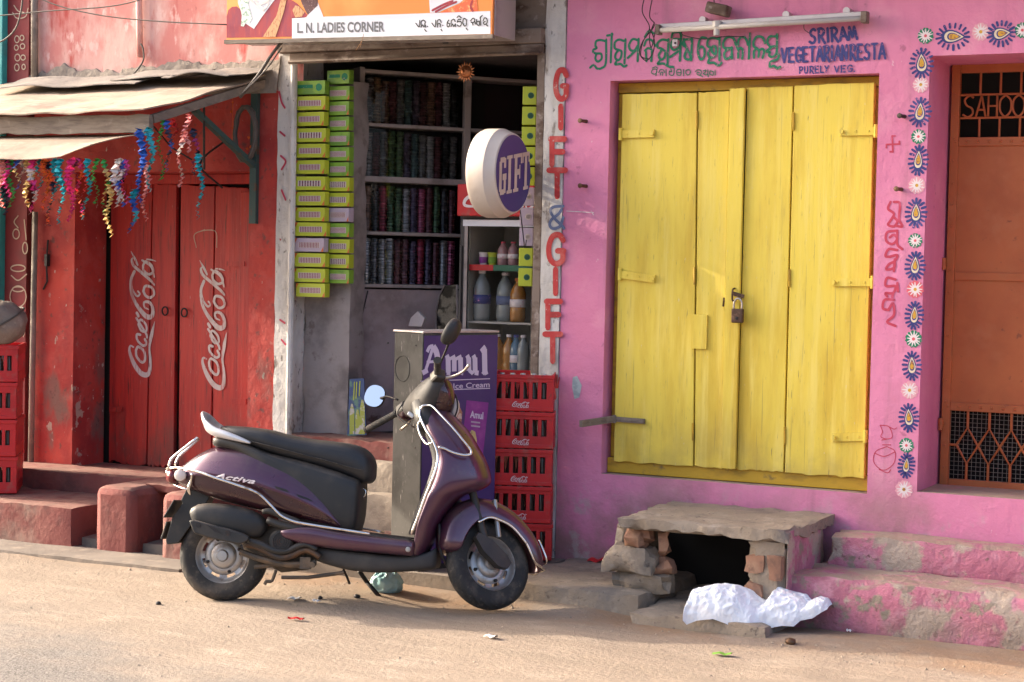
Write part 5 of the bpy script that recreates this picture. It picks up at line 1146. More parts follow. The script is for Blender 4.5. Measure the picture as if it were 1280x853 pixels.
lett([(.006,.036,-H_,H_),(-.008,.092,H_*.80,H_),(.076,.092,H_*.45,H_*.80),(.036,.066,-.012,.018),(.060,.072,-.034,.038),(-.008,.052,-H_,-H_*.82)])
lett([(.122,.150,-H_,H_*.8),(.094,.178,H_*.78,H_),(.094,.108,H_*.45,H_*.78),(.164,.178,H_*.45,H_*.78),(.108,.166,-H_,-H_*.82)])
gsp(lt, 'sign_lettering', M['disc_cream'])
wy = -.017
gsp(MB().span((FXc-tk*.55-.02, cy+rD-.01, FZc-.012), (FXc-tk*.55+.02, wy, FZc+.012)).span((FXc-tk*.55-.035, wy, FZc-.09), (FXc-tk*.55+.045, wy+.008, FZc+.09)).bar((FXc-tk*.55, cy+rD-.005, FZc), (FXc-tk*.55, wy, FZc+.06), .012, .012).bar((FXc-tk*.55, cy+rD-.005, FZc), (FXc-tk*.55, wy, FZc-.06), .012, .012), 'wall_bracket', M['aluminium'], bevel=.002)
tag(MB().tube([at(650,262,y=-.09), at(653,285,y=-.03), at(656,310,y=.03), at(658,300,y=.06)], .003, 5, smooth=5).build('sign_wire', M['iron'], smooth=True), 'thin black wire dangling under the round sign', 'wire')

# ------------------------------------------------------------------ ice cream box standing at the pavement edge
e0 = Vector((-.100, -.80, 0)); dF = Vector((.35, .937, 0)).normalized(); dS = Vector((-.937, .35, 0)).normalized()
zt = atp(522, 417, e0, Vector((-dF.y, dF.x, 0))).z
LF, LS = .51, .225
nF = Vector((dF.y, -dF.x, 0))         # normal of the purple face
nS = -dF                              # normal of the steel side (towards the street)
ice = thing('ice_cream_cabinet', 'narrow upright steel box with a purple ice cream poster on its long face', 'advertising box', e0)
def ic(mb, name, m, **k): return rel(mb.build(name, m, ice, **k), ice)
def I(s, z, l=0.0): return e0+dF*s+nF*l+Vector((0,0,z))
zb = .065
cc = e0+dF*LF/2+dS*LS/2
rot = Matrix((dF, dS, Vector((0,0,1)))).transposed()
ic(MB().box(cc+Vector((0,0,(zb+zt)/2)), (LF, LS, zt-zb), rot), 'steel_case', M['steel_sheet'], bevel=.004)
ic(MB().box(cc+Vector((0,0,zt+.006)), (LF+.01, LS+.012, .010), rot), 'lid_edge', M['aluminium'], bevel=.002)
ic(MB().prism([I(.006,.12,.001), I(LF-.004,.12,.001), I(LF-.004,zt-.012,.001), I(.006,zt-.012,.001)], nF*.002), 'poster', M['poster_purple'])
ic(MB().box(e0+dF*LF*.4+dS*LS*.45+Vector((0,0,.03)), (LF*.7, LS*.95, .066), rot), 'block_foot', M['concrete'], bevel=.006)
IF = lambda x0, y0, s, l=.0045: (lambda zx, zy: atp(x0+zx/s, y0+zy/s, e0+nF*l, nF))
ia = IF(515, 410, 5.69)
AM = [([(148,140),(120,232),(92,318)], .024), ([(150,132),(178,190),(182,318)], .045), ([(108,172),(125,138),(152,130)], .026), ([(104,244),(188,238)], .018), ([(74,322),(112,300)], .034), ([(172,318),(200,326)], .03),
 ([(256,212),(258,318)], .042), ([(300,212),(300,310)], .040), ([(344,212),(346,316)], .042), ([(238,218),(264,200)], .03), ([(268,222),(306,200)], .022), ([(312,222),(350,200)], .022), ([(246,318),(272,322)], .03), ([(336,312),(364,322)], .032),
 ([(402,212),(403,305)], .042), ([(403,300),(432,326)], .026), ([(446,212),(448,316)], .042), ([(384,218),(408,200)], .03), ([(428,218),(452,200)], .03), ([(426,322),(446,300)], .022), ([(444,318),(472,322)], .032),
 ([(513,150),(516,312)], .046), ([(488,168),(520,132)], .03), ([(498,308),(518,326)], .03), ([(514,324),(536,312)], .03)]
mb = MB()
for i, (pts, w_) in enumerate(AM): mb.ribbon([ia(*p) for p in pts], w_*.78, nF, 0, 4, lift=i*.0001, cap=False)
ic(mb, 'poster_lettering', M['poster_lilac'])
mb = MB()
for i, s in enumerate(([(60,380),(555,362)], [(60,448),(555,430)])): mb.ribbon([ia(*p) for p in s], .0045, nF, 0, 0, lift=.0002*i, cap=False)
ic(mb, 'rule_line', M['poster_lilac'])
def fI(c0, c1, c2, c3, l=.0046): 
    P = [IF(515,410,5.69,l)(*p) for p in (c0,c1,c2,c3)]; return lambda u, v: P[3].lerp(P[2], u).lerp(P[0].lerp(P[1], u), v)
ic(font_text('Real Ice Cream', fI((165,402),(552,383),(552,422),(165,440)), bold=.01), 'poster_lettering', M['poster_lilac'])
def ipoly(l, pts): mb = MB(); f = IF(515,410,5.69,l); mb.v = [f(*p) for p in pts]; mb.f = [list(range(len(pts)))]; mb.m = [0]; return mb
ic(ipoly(.004, [(388,515),(545,532),(505,900),(350,900)]), 'packet_picture', M['packet_violet'])
ic(ipoly(.0044, [(400,770),(425,725),(450,740),(462,800),(455,880),(405,880)]), 'ice_cream_picture', M['ice_cream'])
ic(ipoly(.0044, [(290,560),(330,545),(358,600),(350,690),(320,720),(285,650)]), 'ice_cream_picture', M['brown_print'])
ic(font_text('Amul', fI((416,588),(508,600),(506,652),(412,640), .0048), bold=.03), 'packet_lettering', M['poster_lilac'])
mb = MB()
for k, y in enumerate((668, 696)): mb.ribbon([IF(515,410,5.69,.0048)(420,y), IF(515,410,5.69,.0048)(484,y+8)], .008, nF, 0, 0, cap=False)
ic(mb, 'packet_lettering', M['bindi_lilac'])
# dented ring on the steel side
cr = atp(503, 461, e0-nS*0+nS*.001, nS); mb = MB()
mb.tube([cr+dS*.058*math.cos(2*math.pi*i/28)+Vector((0,0,.066*math.sin(2*math.pi*i/28))) for i in range(29)], .0022, 6)
ic(mb, 'pressed_ring', M['steel_sheet'], smooth=True)
mb = MB()
for x, y in ((485,429),(520,432),(485,560),(519,560)): mb.lathe([(.001,-.004),(.004,-.003),(.005,.001)], atp(x, y, e0, nS), 'Y', 6)
ic(mb, 'rivet', M['iron'])

# ------------------------------------------------------------------ bottle crates
CW, CDp, CH = .315, .43, .208
def crate_parts(t):
    th = .012
    b = MB(); z0, z1 = .003, CH-.004
    sl = (.045, .155)                       # slot heights
    for s in (-1, 1):
        y0 = s*(CDp/2-th/2)
        b.box((0, y0, z0+(sl[0]+.02)/2), (CW, th, sl[0]+.02)); b.box((0, y0, (sl[1]+z1)/2), (CW, th, z1-sl[1]))
        nsl = 6; pit = (CW-.05)/nsl
        for i in range(nsl+1):
            b.box((-CW/2+.025+pit*i, y0, (sl[0]+.02+sl[1])/2), (pit*.42, th*.96, sl[1]-sl[0]-.02+.001))
        for e in (-1, 1): b.box((e*(CW/2-.0125), y0, (sl[0]+.02+sl[1])/2), (.0245, th*.98, sl[1]-sl[0]-.02+.001))
        b.box((0, y0+s*.008, z1-.01), (CW+.012, .010, .02)); b.box((0, y0+s*.006, z0+.012), (CW+.004, .006, .02))
        x0 = s*(CW/2-th/2); ly = CDp-2*th-.002
        b.box((x0, 0, z0+.03), (th, ly, .06)); b.box((x0, 0, (sl[1]+z1)/2), (th, ly, z1-sl[1]))
        for i in range(8): b.box((x0, -ly/2+.02+(ly-.04)*i/7, .108), (th*.96, .026, .096))
    b.box((0, 0, .006), (CW-2*th-.001, CDp-2*th-.001, .006))
    b.build('crate_shell', M['crate_red'], t, bevel=.0025)
    f = lambda zx, zy: Vector((-.045+.09*((800-zy)/780), -CDp/2-.0046, .020+.034*((320-zx)/160)))
    coke(MB(), f, .00013).build('crate_lettering', M['flower_white'], t)
def crate_bottle(loc, lab, grp):
    t = thing('glass_bottle', lab, 'bottle', loc, 0, grp)
    r = .027
    MB().lathe([(.001,0),(r*.92,.003),(r,.015),(r,.07),(r*.88,.085),(r*.9,.10),(r*.55,.14),(r*.42,.175),(r*.48,.18)], (0,0,0), 'Z', 12).build('bottle_body', M['bottle_glass'], t, smooth=True)
    MB().lathe([(.001,.190),(r*.5,.189),(r*.56,.180),(r*.5,.179)], (0,0,0), 'Z', 12).build('crown_cap', M['cap_metal'], t)
    return t
def stack(x, y, z, n, rzs, names, side, grp):
    for i in range(n):
        t = thing('bottle_crate', names[i], 'crate', (x+.004*math.sin(i*2.7), y+.004*math.cos(i*1.9), z+i*(CH-.003)), rzs[i], grp); crate_parts(t)
        q = ['lowest','second lowest','middle','second highest','topmost'] if n == 5 else ['lowest','second lowest','second highest','topmost']
        for k in range(5):
            lx = -.11+.055*k; c, s = math.cos(rzs[i]), math.sin(rzs[i]); ly = -CDp/2+.05
            crate_bottle((x+lx*c-ly*s, y+lx*s+ly*c, z+i*(CH-.003)+.011), f'brown glass bottle in the {q[i]} crate {side}, {["first","second","third","fourth","fifth"][k]} from the left', f'bottles in the crates {side}')
xr0, xr1 = at(616, 560, y=-.25).x, at(690, 560, y=-.25).x
ztop = at(655, 468, y=-.22).z
n5 = ['lowest red bottle crate by the white pillar, half hidden by the wheel','red bottle crate second from the bottom by the white pillar','red bottle crate in the middle of the stack by the white pillar','red bottle crate second from the top by the white pillar','topmost red bottle crate of the stack by the white pillar']
CW = (xr1-xr0)-.012
CH = (ztop-.10)/5+.0028
stack((xr0+xr1)/2-.095, -.235+CDp/2-.02, .100, 5, [R(22+v) for v in (1.5,-1,.8,-.6,.4)], n5, 'by the white pillar', 'red bottle crates')
CW = .315; CH = .218
xl1 = at(24, 520, y=-.86).x
n4 = ['red bottle crate at the bottom of the stack at the left edge','red bottle crate second from the bottom at the left edge','red bottle crate second from the top at the left edge','topmost red bottle crate at the left edge, under the sack']
stack(xl1-.445, -.87+CDp/2+.07, .266, 4, [R(36+v) for v in (.5,-.7,.6,-.3)], n4, 'at the left edge', 'red bottle crates')
# sack on the left crates
sk = thing('cloth_sack', 'round grey sack tied with cord on the left crate stack', 'sack', (xl1-.33, -.68, .266+4*.215))
bm = bmesh.new(); bmesh.ops.create_icosphere(bm, subdivisions=4, radius=1)
mb = MB()
for v in bm.verts:
    p = v.co; d = 1+.07*noise.noise(p*2.2)+.04*noise.noise(p*6)
    mb.v.append(Vector((p.x*.17*d, p.y*.16*d, .125+max(-.122, p.z*.135*d))))
bm.verts.index_update(); mb.f = [[v.index for v in f.verts] for f in bm.faces]; mb.m = [0]*len(mb.f); bm.free()
mb.build('sack_body', M['burlap'], sk, smooth=True)
MB().tube([(.165*math.cos(t), .157*math.sin(t)-.02, .125+.09*math.sin(t*1.0+.6)) for t in [i*math.pi/10 for i in range(-10, 11)]], .006, 5).build('cord', M['cable'], sk, smooth=True)

# ------------------------------------------------------------------ fittings on the pink wall
tlm = thing('tube_light', 'dusty fluorescent tube light fitting above the yellow door', 'lamp', at(950, 28, y=-.05))
def tm(mb, name, m, **k): return rel(mb.build(name, m, tlm, **k), tlm)
ta, tb = at(823, 34, y=-.055), at(1086, 18, y=-.055); d = (tb-ta).normalized()
tm(MB().bar(ta, tb, .03, .028), 'batten', M['aluminium'], bevel=.004)
tm(MB().tube([ta+d*.02+Vector((0,-.03,-.022)), tb-d*.02+Vector((0,-.03,-.022))], .0135, 12), 'lamp_tube', M['tube_white'], smooth=True)
tm(MB().box(ta+d*.012+Vector((0,-.022,-.018)), (.022,.05,.05)).box(tb-d*.012+Vector((0,-.022,-.018)), (.03,.055,.055)), 'end_cap', M['rust'], bevel=.003)
for t in (.22, .62, .90):
    p = ta.lerp(tb, t); tm(MB().lathe([(.018,-.01),(.018,.045)], p+Vector((0,0,.022)), 'Y', 10), 'wall_clip', M['aluminium'])
jb = thing('junction_box', 'grey tilted choke box with a socket perched over the tube light', 'junction box', at(897, 14, y=-.06))
rotj = Matrix.Rotation(R(14), 3, 'Y')
rel(MB().box(at(898, 12, y=-.07), (.115,.08,.055), rotj).build('case', M['rust'], jb, bevel=.008), jb)
rel(MB().lathe([(.001,-.05),(.016,-.05),(.016,-.01),(.024,-.008),(.024,.02)], at(896, 32, y=-.08), 'Z', 12).build('socket', M['tube_white'], jb, smooth=True, auto=30), jb)
def wire(pts, yy, lab, r=.0028): tag(MB().tube([at(*p, y=yy) for p in pts], r, 5, smooth=6).build('loose_wire', M['iron'], smooth=True), lab, 'wire')
wire([(806,-5),(803,15),(812,35),(802,55),(800,68),(808,76),(816,66),(818,50),(812,36)], -.09, 'tangled loop of dark wire dangling left of the tube light')
wire([(816,-5),(812,20),(818,32),(805,50),(801,66),(803,72),(812,74)], -.10, 'second dark wire loop twisted with the tangle left of the tube light')
wire([(818,28),(812,45),(814,60),(818,45),(820,30)], -.08, 'small wire loop at the left end of the tube light')
wire([(892,-6),(893,4),(896,10)], -.08, 'wire running down to the choke box')
wire([(845,40),(848,34),(853,36),(854,44),(880,49),(905,46),(930,46)], -.08, 'thin brown wire sagging below the tube light')
wire([(1006,24),(1005,36),(1012,42)], -.08, 'short wire twist hanging from the middle of the tube light', .002)
hb = thing('wall_holder', 'small bare cream wire holder hanging on the green lettering', 'holder', at(844, 54, y=-.02))
rel(MB().box(at(844, 54, y=-.02), (.028,.02,.036)).build('holder_body', M['flower_white'], hb, bevel=.003), hb); rel(MB().lathe([(.001,-.002),(.006,-.001),(.006,.002)], at(844,54,y=-.031), 'Y', 8).build('screw', M['iron'], hb), hb)
for i, (px, py, lab) in enumerate(((733,152,'upper rusty wall peg left of the yellow door'),(733,233,'lower rusty wall peg left of the yellow door'),(1131,146,'upper rusty wall peg between the two doors'),(1127,237,'lower rusty wall peg between the two doors'))):
    p = at(px, py, y=0); tag(MB().lathe([(.010,.0),(.008,-.05),(.013,-.052),(.013,-.06),(.001,-.062)], p+Vector((-.0,0,0)), 'Y', 8, rot=Matrix.Rotation(R(-12), 3, 'Z')).build('wall_peg', M['exhaust']), lab, 'wall peg', 'rusty pegs in the pink wall')
pk(MB().prism([at(x, y, y=-.002) for x, y in ((715,484),(716,472),(721,470),(727,482),(724,497),(718,499))], (0,.0015,0)), 'bare_plaster_patch', mat('bare_plaster', (.40,.46,.46), .9, layers=[((.30,.36,.37), 20, .5, .6)]))
pk(strokes(MB(), tr(0,0,1,y=-.0,lift=.0025), [[(708,264),(742,266)],[(739,264),(742,269)]], .004), 'chalk_mark', M['flower_white'])

# ------------------------------------------------------------------ litter
def crumple(rings_fn, nu, nv, amp, sc, seed):
    mb = MB()
    def fn(u, v):
        p = Vector(rings_fn(u, v)); q = p*sc+Vector((seed, seed*2, 0))
        ridge = 1-2*abs(noise.noise(q)); r2 = 1-2*abs(noise.noise(q*2.3+Vector((5,5,5)))); r3 = 1-2*abs(noise.noise(q*5+Vector((2,7,1))))+.5*(1-2*abs(noise.noise(q*11+Vector((4,1,1)))))
        d = Vector((noise.noise(q*.8+Vector((3,0,0))), -1, .6)).normalized()*(amp*ridge*.6+amp*.45*r2+amp*.22*r3-amp*.6)
        e = min(v, 1-v)*6; e = min(1, e)
        return p+d*(.3+.7*e)+d.orthogonal()*0
    return mb.grid(fn, nu, nv)
# outline of the white bag in the photograph: tops and bottoms along its length
BT = [(861,752,776),(866,735,781),(880,731,776),(900,728,774),(915,731,779),(930,738,786),(945,751,787),(951,752,787),(958,745,787),(966,734,786),(985,740,782),(1000,743,783),(1008,750,776),(1022,744,773),(1033,746,766),(1040,756,762)]
def bagfn(u, v):
    x = u*(len(BT)-1); i = min(int(x), len(BT)-2); t = x-i
    a = [BT[i][k]*(1-t)+BT[i+1][k]*t for k in range(3)]
    yb = -1.05+.33*u
    base = at(a[0], a[2], y=yb); top = at(a[0], a[1], y=yb+.12)
    base.z = max(base.z, .004)
    h = max(.01, top.z-base.z); dp = .10+.16*math.sin(math.pi*min(1, max(0, u)))
    ang = math.pi*v
    return (base.x+(top.x-base.x)*.5, base.y+dp*.5-dp*.62*math.cos(ang), base.z+h*max(0, math.sin(ang))**.75)
tag(crumple(bagfn, 220, 76, .017, 11, 4).build('plastic_bag', M['plastic_white'], smooth=True), 'crumpled white plastic bag lying against the pink steps', 'plastic bag')
tb0 = at(474, 747, z=.0)
def tealfn(u, v):
    a = 2*math.pi*u; r = .085*(math.sin(math.pi*min(v*.93+.07, 1))**.7)*(1+.12*math.sin(3*a))
    return (tb0.x+r*math.cos(a)*1.0, tb0.y+.06+r*math.sin(a)*.8, .003+.135*v)
tag(crumple(tealfn, 60, 24, .022, 16, 9).build('plastic_bag', M['plastic_teal'], smooth=True, auto=50), 'small pale teal plastic bag tied up beside the side stand', 'plastic bag')
p = at(744, 703, z=.105)
tag(MB().grid(lambda u, v: (p.x-.05+.10*u, p.y+.06*v, .103+.014*math.sin(math.pi*v)+.006*math.sin(u*9)+.012*u), 10, 6).build('foil_wrapper', M['wrapper'], smooth=True), 'small red foil wrapper on the pavement by the brick pier', 'wrapper')
LIT = [(368,754,'paper',.03,.012,'white paper scrap right behind the rear wheel shadow'),(396,757,'paper',.02,.010,'white paper scrap below the side stand'),(370,775,'wrapper',.035,.008,'thin faded red paper strip on the lit road'),(1224//2+2,796,'paper',.03,.012,'small white scrap on the lit road below the front wheel'),(820,773,'plastic_teal',.035,.018,'bluish foil scrap beside the kerb'),(808,769,'paper',.02,.01,'tiny white scrap beside the kerb'),(903,817,'leaf',.04,.010,'fresh green leaf strip on the lit road'),(988,803,'exhaust',.025,.018,'brown crushed lump on the road in front of the bag'),(1062,790,'paper',.012,.008,'tiny pale scrap by the steps'),(400,754,'iron',.012,.01,'dark pebble near the scooter shadow'),(198,754,'iron',.014,.01,'dark pebble on the road left of the rear wheel'),(446,753,'iron',.016,.012,'dark stone beside the side stand')]
for i, (px, py, m, a_, b_, lab) in enumerate(LIT):
    c = at(px, py, z=0); c.z = gz(c.x, c.y); rnd = random.Random(i)
    if m in ('iron', 'exhaust'):
        mb = MB(); bm = bmesh.new(); bmesh.ops.create_icosphere(bm, subdivisions=2, radius=1)
        for v in bm.verts: q = v.co*(1+.25*noise.noise(v.co*2+Vector((i,0,0)))); mb.v.append(c+Vector((q.x*a_, q.y*a_, b_*.6+q.z*b_)))
        bm.verts.index_update(); mb.f = [[v.index for v in f.verts] for f in bm.faces]; mb.m = [0]*len(mb.f); bm.free()
        tag(mb.build('pebble' if m == 'iron' else 'litter_lump', M[m], smooth=True), lab, 'pebble' if m == 'iron' else 'litter')
    else:
        rz = rnd.uniform(-.4, .4)
        mb = MB().grid(lambda u, v: (c.x+(u-.5)*2*a_*math.cos(rz)-(v-.5)*2*b_*math.sin(rz), c.y+(u-.5)*2*a_*math.sin(rz)+(v-.5)*4*b_*math.cos(rz), c.z+.006+.008*abs(math.sin(u*5+i))+.006*math.sin(v*4)), 6, 4)
        tag(mb.build('leaf' if m == 'leaf' else 'litter_scrap', M[m], smooth=True), lab, 'leaf' if m == 'leaf' else 'litter')
# grit along the kerb and over the road, far too many to count
mb = MB(); rnd = random.Random(21)
for i in range(650):
    x = rnd.uniform(-3.6, 3.4)
    y = (-.95-.5*abs(rnd.gauss(0, .5))) if i < 400 else rnd.uniform(-4.2, -.95)
    if x > 1.15 and y > -1.02: y -= .3
    r = abs(rnd.gauss(0, .003))+.0015; z = gz(x, y); c = Vector((x, y, z+r*.35))
    a = rnd.uniform(0, 6); vs = []
    for k in range(4): vs.append(c+Vector((r*math.cos(a+k*1.57)*rnd.uniform(.7,1.3), r*math.sin(a+k*1.57)*rnd.uniform(.7,1.3), -r*.2)))
    vs.append(c+Vector((rnd.uniform(-.3,.3)*r, 0, r*rnd.uniform(.5, .9))))
    mb.add(vs, [(0,1,4),(1,2,4),(2,3,4),(3,0,4)], 1 if rnd.random() < .35 else 0)
tag(mb.build('gravel', [M['stone'], M['concrete']]), 'scattered grit and small stones over the dusty road', 'gravel', kind='stuff')
# ------------------------------------------------------------------ scooter
RG = at(279, 751, z=0); FG = at(607, 764, z=0); RG.z = gz(RG.x, RG.y); FG.z = gz(FG.x, FG.y)
uA = (FG-RG); uA.z = 0; uA.normalize(); w0 = Vector((uA.y, -uA.x, 0)); LEAN = R(7)
hA = Vector((0,0,1))*math.cos(LEAN)-w0*math.sin(LEAN); wA = w0*math.cos(LEAN)+Vector((0,0,1))*math.sin(LEAN)
lA = -wA                                     # local axes: x forward, y left, z up
SM = Matrix((uA, lA, hA)).transposed().to_4x4(); SM.translation = RG
sc_ = thing('scooter', 'dusty dark purple scooter leaning on its side stand with the handlebar turned', 'scooter', mw=SM)
def bk(px, py, w=0.0):
    """photograph position on the plane w metres to the right of the scooter's middle -> (x, y, z) in the scooter's own axes"""
    p = atp(px, py, RG+wA*w, wA)-RG
    return Vector((p.dot(uA), -w, p.dot(hA)))
def scp(mb, name, m, parent=None, **k): return mb.build(name, m, parent or sc_, **k)
def super_ring(x, z0, z1, hw, prof):
    """closed cross-section; prof: half outline (width fraction, height fraction) from top middle to bottom middle"""
    right = [(x, -hw*a, z0+(z1-z0)*b) for a, b in prof]; left = [(x, hw*a, z0+(z1-z0)*b) for a, b in prof[::-1] if a > 0]
    return [Vector(p) for p in right+left]
ROUND = [(0,1),(.45,.985),(.75,.90),(.93,.74),(1,.5),(.93,.26),(.75,.10),(.45,.015),(0,0)]
PANEL = [(0,1),(.42,.985),(.66,.93),(.84,.78),(.95,.60),(1,.47),(.985,.42),(.955,.36),(.95,.2),(.84,.06),(.5,.0),(0,0)]
SEATP = [(0,1),(.5,.99),(.78,.95),(.93,.84),(1,.62),(.98,.35),(.9,.12),(.6,.0),(0,0)]
FLAT = [(0,1),(.6,1),(.93,.98),(1,.85),(1,.4),(.95,.12),(.8,0),(.4,0),(0,0)]
def lofted(sts, prof, wref, name, m, parent=None, sub=1, lower=False):
    rings = []
    for px, yt, yb, hw in sts:
        t = bk(px, yt, wref if hw > .05 else wref*.4); b = bk(px, yb, wref if hw > .05 else wref*.4)
        rings.append(super_ring((t.x+b.x)/2, b.z, t.z, hw, prof))
    mb = MB().loft(rings)
    if lower: 
        n = len(rings[0]); mb.m = [1 if (q < (len(rings)-1)*n and 6 <= q % n <= 15) else 0 for q in range(len(mb.f))]  # faces below the crease take the second, shade-imitating colour
    return scp(mb, name, m, parent, smooth=True, sub=sub)
def resample(sts, n):
    v = [Vector(s) for s in sts]; out = []
    for p in catmull(v, n): out.append(tuple(p))
    return out
# wheels: axle along local y
RW = .2165
def wheel(parent_obj, mtx, nm='wheel'):
    e = bpy.data.objects.new(nm, None); COL.objects.link(e); e.parent = sc_; e.matrix_local = mtx; e.empty_display_size = .05
    prof = []; tw = .046
    for k in range(25):
        a = math.pi*k/24; c, s = math.cos(a), math.sin(a)
        prof.append((.142+(RW-.142)*(abs(s)**.62), tw*1.02*math.copysign(abs(c)**.8, c)*(1 if s > .2 else .92)))
    prof = [(.132, tw*.82)]+prof+[(.132, -tw*.82)]
    mb = MB(); n = 96; rings = []
    for i in range(n):
        t = 2*math.pi*i/n; ring = []
        for k, (r, y) in enumerate(prof):
            tread = max(0, (r-.185)/(RW-.185)); ph = i+ (abs(k-13)*0.9)
            g = -.0100*tread if (int(ph) % 4 == 0 and abs(k-13) > 1) else 0
            ring.append(Vector(((r+g)*math.cos(t), y, (r+g)*math.sin(t))))
        rings.append(ring)
    rings.append(rings[0]); mb.loft(rings, closed=True, caps=False)
    mb.build('tyre', M['rubber'], e, smooth=True, auto=35)
    # pressed steel rim with slots
    mb = MB(); n = 72; rr = [(.134,.036),(.130,.034),(.124,.022),(.116,.008),(.108,.004),(.094,.003),(.086,.010),(.070,.014),(.055,.012)]
    for side in (1, -1):
        o = len(mb.v)
        for r, y in rr:
            for i in range(n): t = 2*math.pi*i/n; mb.v.append(Vector((r*math.cos(t), -side*y, r*math.sin(t))))
        for a in range(len(rr)-1):
            for i in range(n):
                if a == 4 and (i % 9) in (2,3,4,5,6): continue
                j = (i+1) % n; mb.f.append([o+a*n+i, o+a*n+j, o+(a+1)*n+j, o+(a+1)*n+i]); mb.m.append(0)
    rm = mb.build('rim', M['alloy'], e, smooth=True, auto=40)
    hb_ = MB()
    for side in (1, -1): hb_.lathe([(.066,side*-.013),(.060,side*-.024),(.052,side*-.030),(.030,side*-.032),(.024,side*-.045),(.001,side*-.046)], (0,0,0), 'Y', 28)
    hb_.build('hub', M['alloy'], e, smooth=True, auto=35)
    mb = MB()
    for i in range(4):
        t = 2*math.pi*i/4+.4; mb.lathe([(.001,-.026),(.007,-.025),(.009,-.010)], (.082*math.cos(t), 0, .082*math.sin(t)), 'Y', 6)
    mb.build('wheel_nut', M['iron'], e)
    return e
ra = bk(280, 699, 0)
wheel(sc_, Matrix.Translation((ra.x, 0, RW-.002)))
# steering: rake 26.5 degrees, turned left; the axis passes just behind the front axle
fa_ = bk(609, 708, 0); FA = Vector((fa_.x, 0, RW-.004))
rake = R(26.5); ax_ = Vector((-math.sin(rake), 0, math.cos(rake))); TURN = R(39)
pivot = FA+Vector((-.03, 0, 0))
ST = Matrix.Translation(pivot) @ Matrix.Rotation(TURN, 4, ax_) @ Matrix.Translation(-pivot)
FAW = ST @ FA
FIX = Matrix.Translation(Vector((fa_.x-FAW.x, 0, -min(0, 0)))) # keep the wheel where it stands
ST = FIX @ ST
# lower the turned wheel so that its rim still meets the road
Rm = (ST.to_3x3() @ Vector((0,1,0))); dz = RW*math.sqrt(max(0, 1-Rm.z**2))+.03*abs(Rm.z)*.8-(ST @ FA).z
ST = Matrix.Translation((0,0,dz)) @ ST
wheel(sc_, ST @ Matrix.Translation(FA))
def steer(mb, name, m, parent=None, **k):
    mb.v = [ST @ v for v in mb.v]; return scp(mb, name, m, parent, **k)
# fork leg, link and brake arm
mb = MB()
for s in (1, -1):
    mb.tube([FA+Vector((-.135, -.075*s, .40)), FA+Vector((-.075, -.078*s, .17)), FA+Vector((-.05, -.082*s, .07))], [.020,.019,.017], 10)
    mb.loft([[FA+Vector((x, -s*y, z)) for x, y, z in ring] for ring in (
        [(-.115,.066,.10),(-.10,.066,.125),(-.10,.10,.125),(-.115,.10,.10)], [(-.08,.064,.035),(-.03,.064,.095),(-.03,.108,.095),(-.08,.108,.035)], [(.0,.064,-.03),(.05,.064,.03),(.05,.106,.03),(.0,.106,-.03)], [(.055,.066,-.035),(.075,.066,-.005),(.075,.098,-.005),(.055,.098,-.035)])])
fk = steer(mb, 'fork', M['plastic'], smooth=True, auto=50)
steer(MB().tube([FA+Vector((.02,-.08,.12)), FA+Vector((.0,-.085,.30))], .012, 8).lathe([(.001,-.10),(.014,-.098),(.014,.098),(.001,.10)], FA, 'Y', 12), 'shock_absorber', M['alloy'], fk, smooth=True, auto=40)
# front fender: an arched shell over the wheel, rising to the steering head
def fender_ring(a, r_out, hw, drop, rin):
    c, s = math.cos(a), math.sin(a); d = Vector((c, 0, s)); out = []
    for y, rr in ((-hw,-drop),(-hw*1.0,-drop*.45),(-hw*.88,-.018),(-hw*.5,-.003),(0,.004),(hw*.5,-.003),(hw*.88,-.018),(hw,-drop*.45),(hw,-drop)):
        out.append(FA+d*(r_out+rr)+Vector((0, y, 0)))
    for y, rr in ((hw-.006,-drop),(hw*.8,-.026),(0,-.008),(-hw*.8,-.026),(-hw+.006,-drop)): out.append(FA+d*(r_out+rr)+Vector((0, y, 0)))
    return out
FEN = [(-3,.296,.045,.040),(4,.297,.068,.070),(14,.294,.080,.088),(30,.291,.088,.095),(48,.290,.092,.100),(66,.300,.095,.105),(84,.315,.097,.115),(102,.330,.097,.118),(120,.335,.094,.130),(138,.320,.088,.128),(156,.290,.082,.105),(172,.262,.075,.08)]
fn_ = steer(MB().loft([fender_ring(R(a), r, hw, dr, 0) for a, r, hw, dr in FEN]), 'front_fender', M['purple'], smooth=True, sub=1)
# brass-coloured guard along the fender lip and the loop at its nose
rail = lambda s: [FA+Vector((math.cos(R(a))*(r-dr-.004), s*(hw+.006), math.sin(R(a))*(r-dr-.004))) for a, r, hw, dr in FEN[1:9]]
nose = [FA+Vector((math.cos(R(-1))*.285, y, math.sin(R(-1))*.285-.0)) for y in (-.05, 0, .05)]
steer(MB().tube(rail(-1)[::-1]+nose+rail(1), .0062, 8, smooth=4), 'fender_guard', M['chrome'], fn_, smooth=True)
nl = [FA+Vector((math.cos(R(a))*(r+.012), y, math.sin(R(a))*(r+.012))) for a, r, y in ((28,.284,-.05),(8,.290,-.052),(6,.290,0),(8,.290,.052),(28,.284,.05))]
steer(MB().tube(nl, .006, 8, smooth=4), 'fender_guard', M['chrome'], fn_, smooth=True)
# rear body panels
BODY = resample([(211,585,601,.055),(218,582,606,.085),(228,574,611,.11),(243,564,617,.14),(262,556,624,.165),(285,554,630,.185),(312,557,637,.20),(344,571,645,.205),(370,586,651,.20),(392,604,656,.19),(413,628,661,.17),(427,656,663,.15)], 3)
body = lofted(BODY, PANEL, .17, 'side_panel', [M['purple'], M['maroon']], lower=True)  # lower half coloured darker to imitate the ground's dark reflection
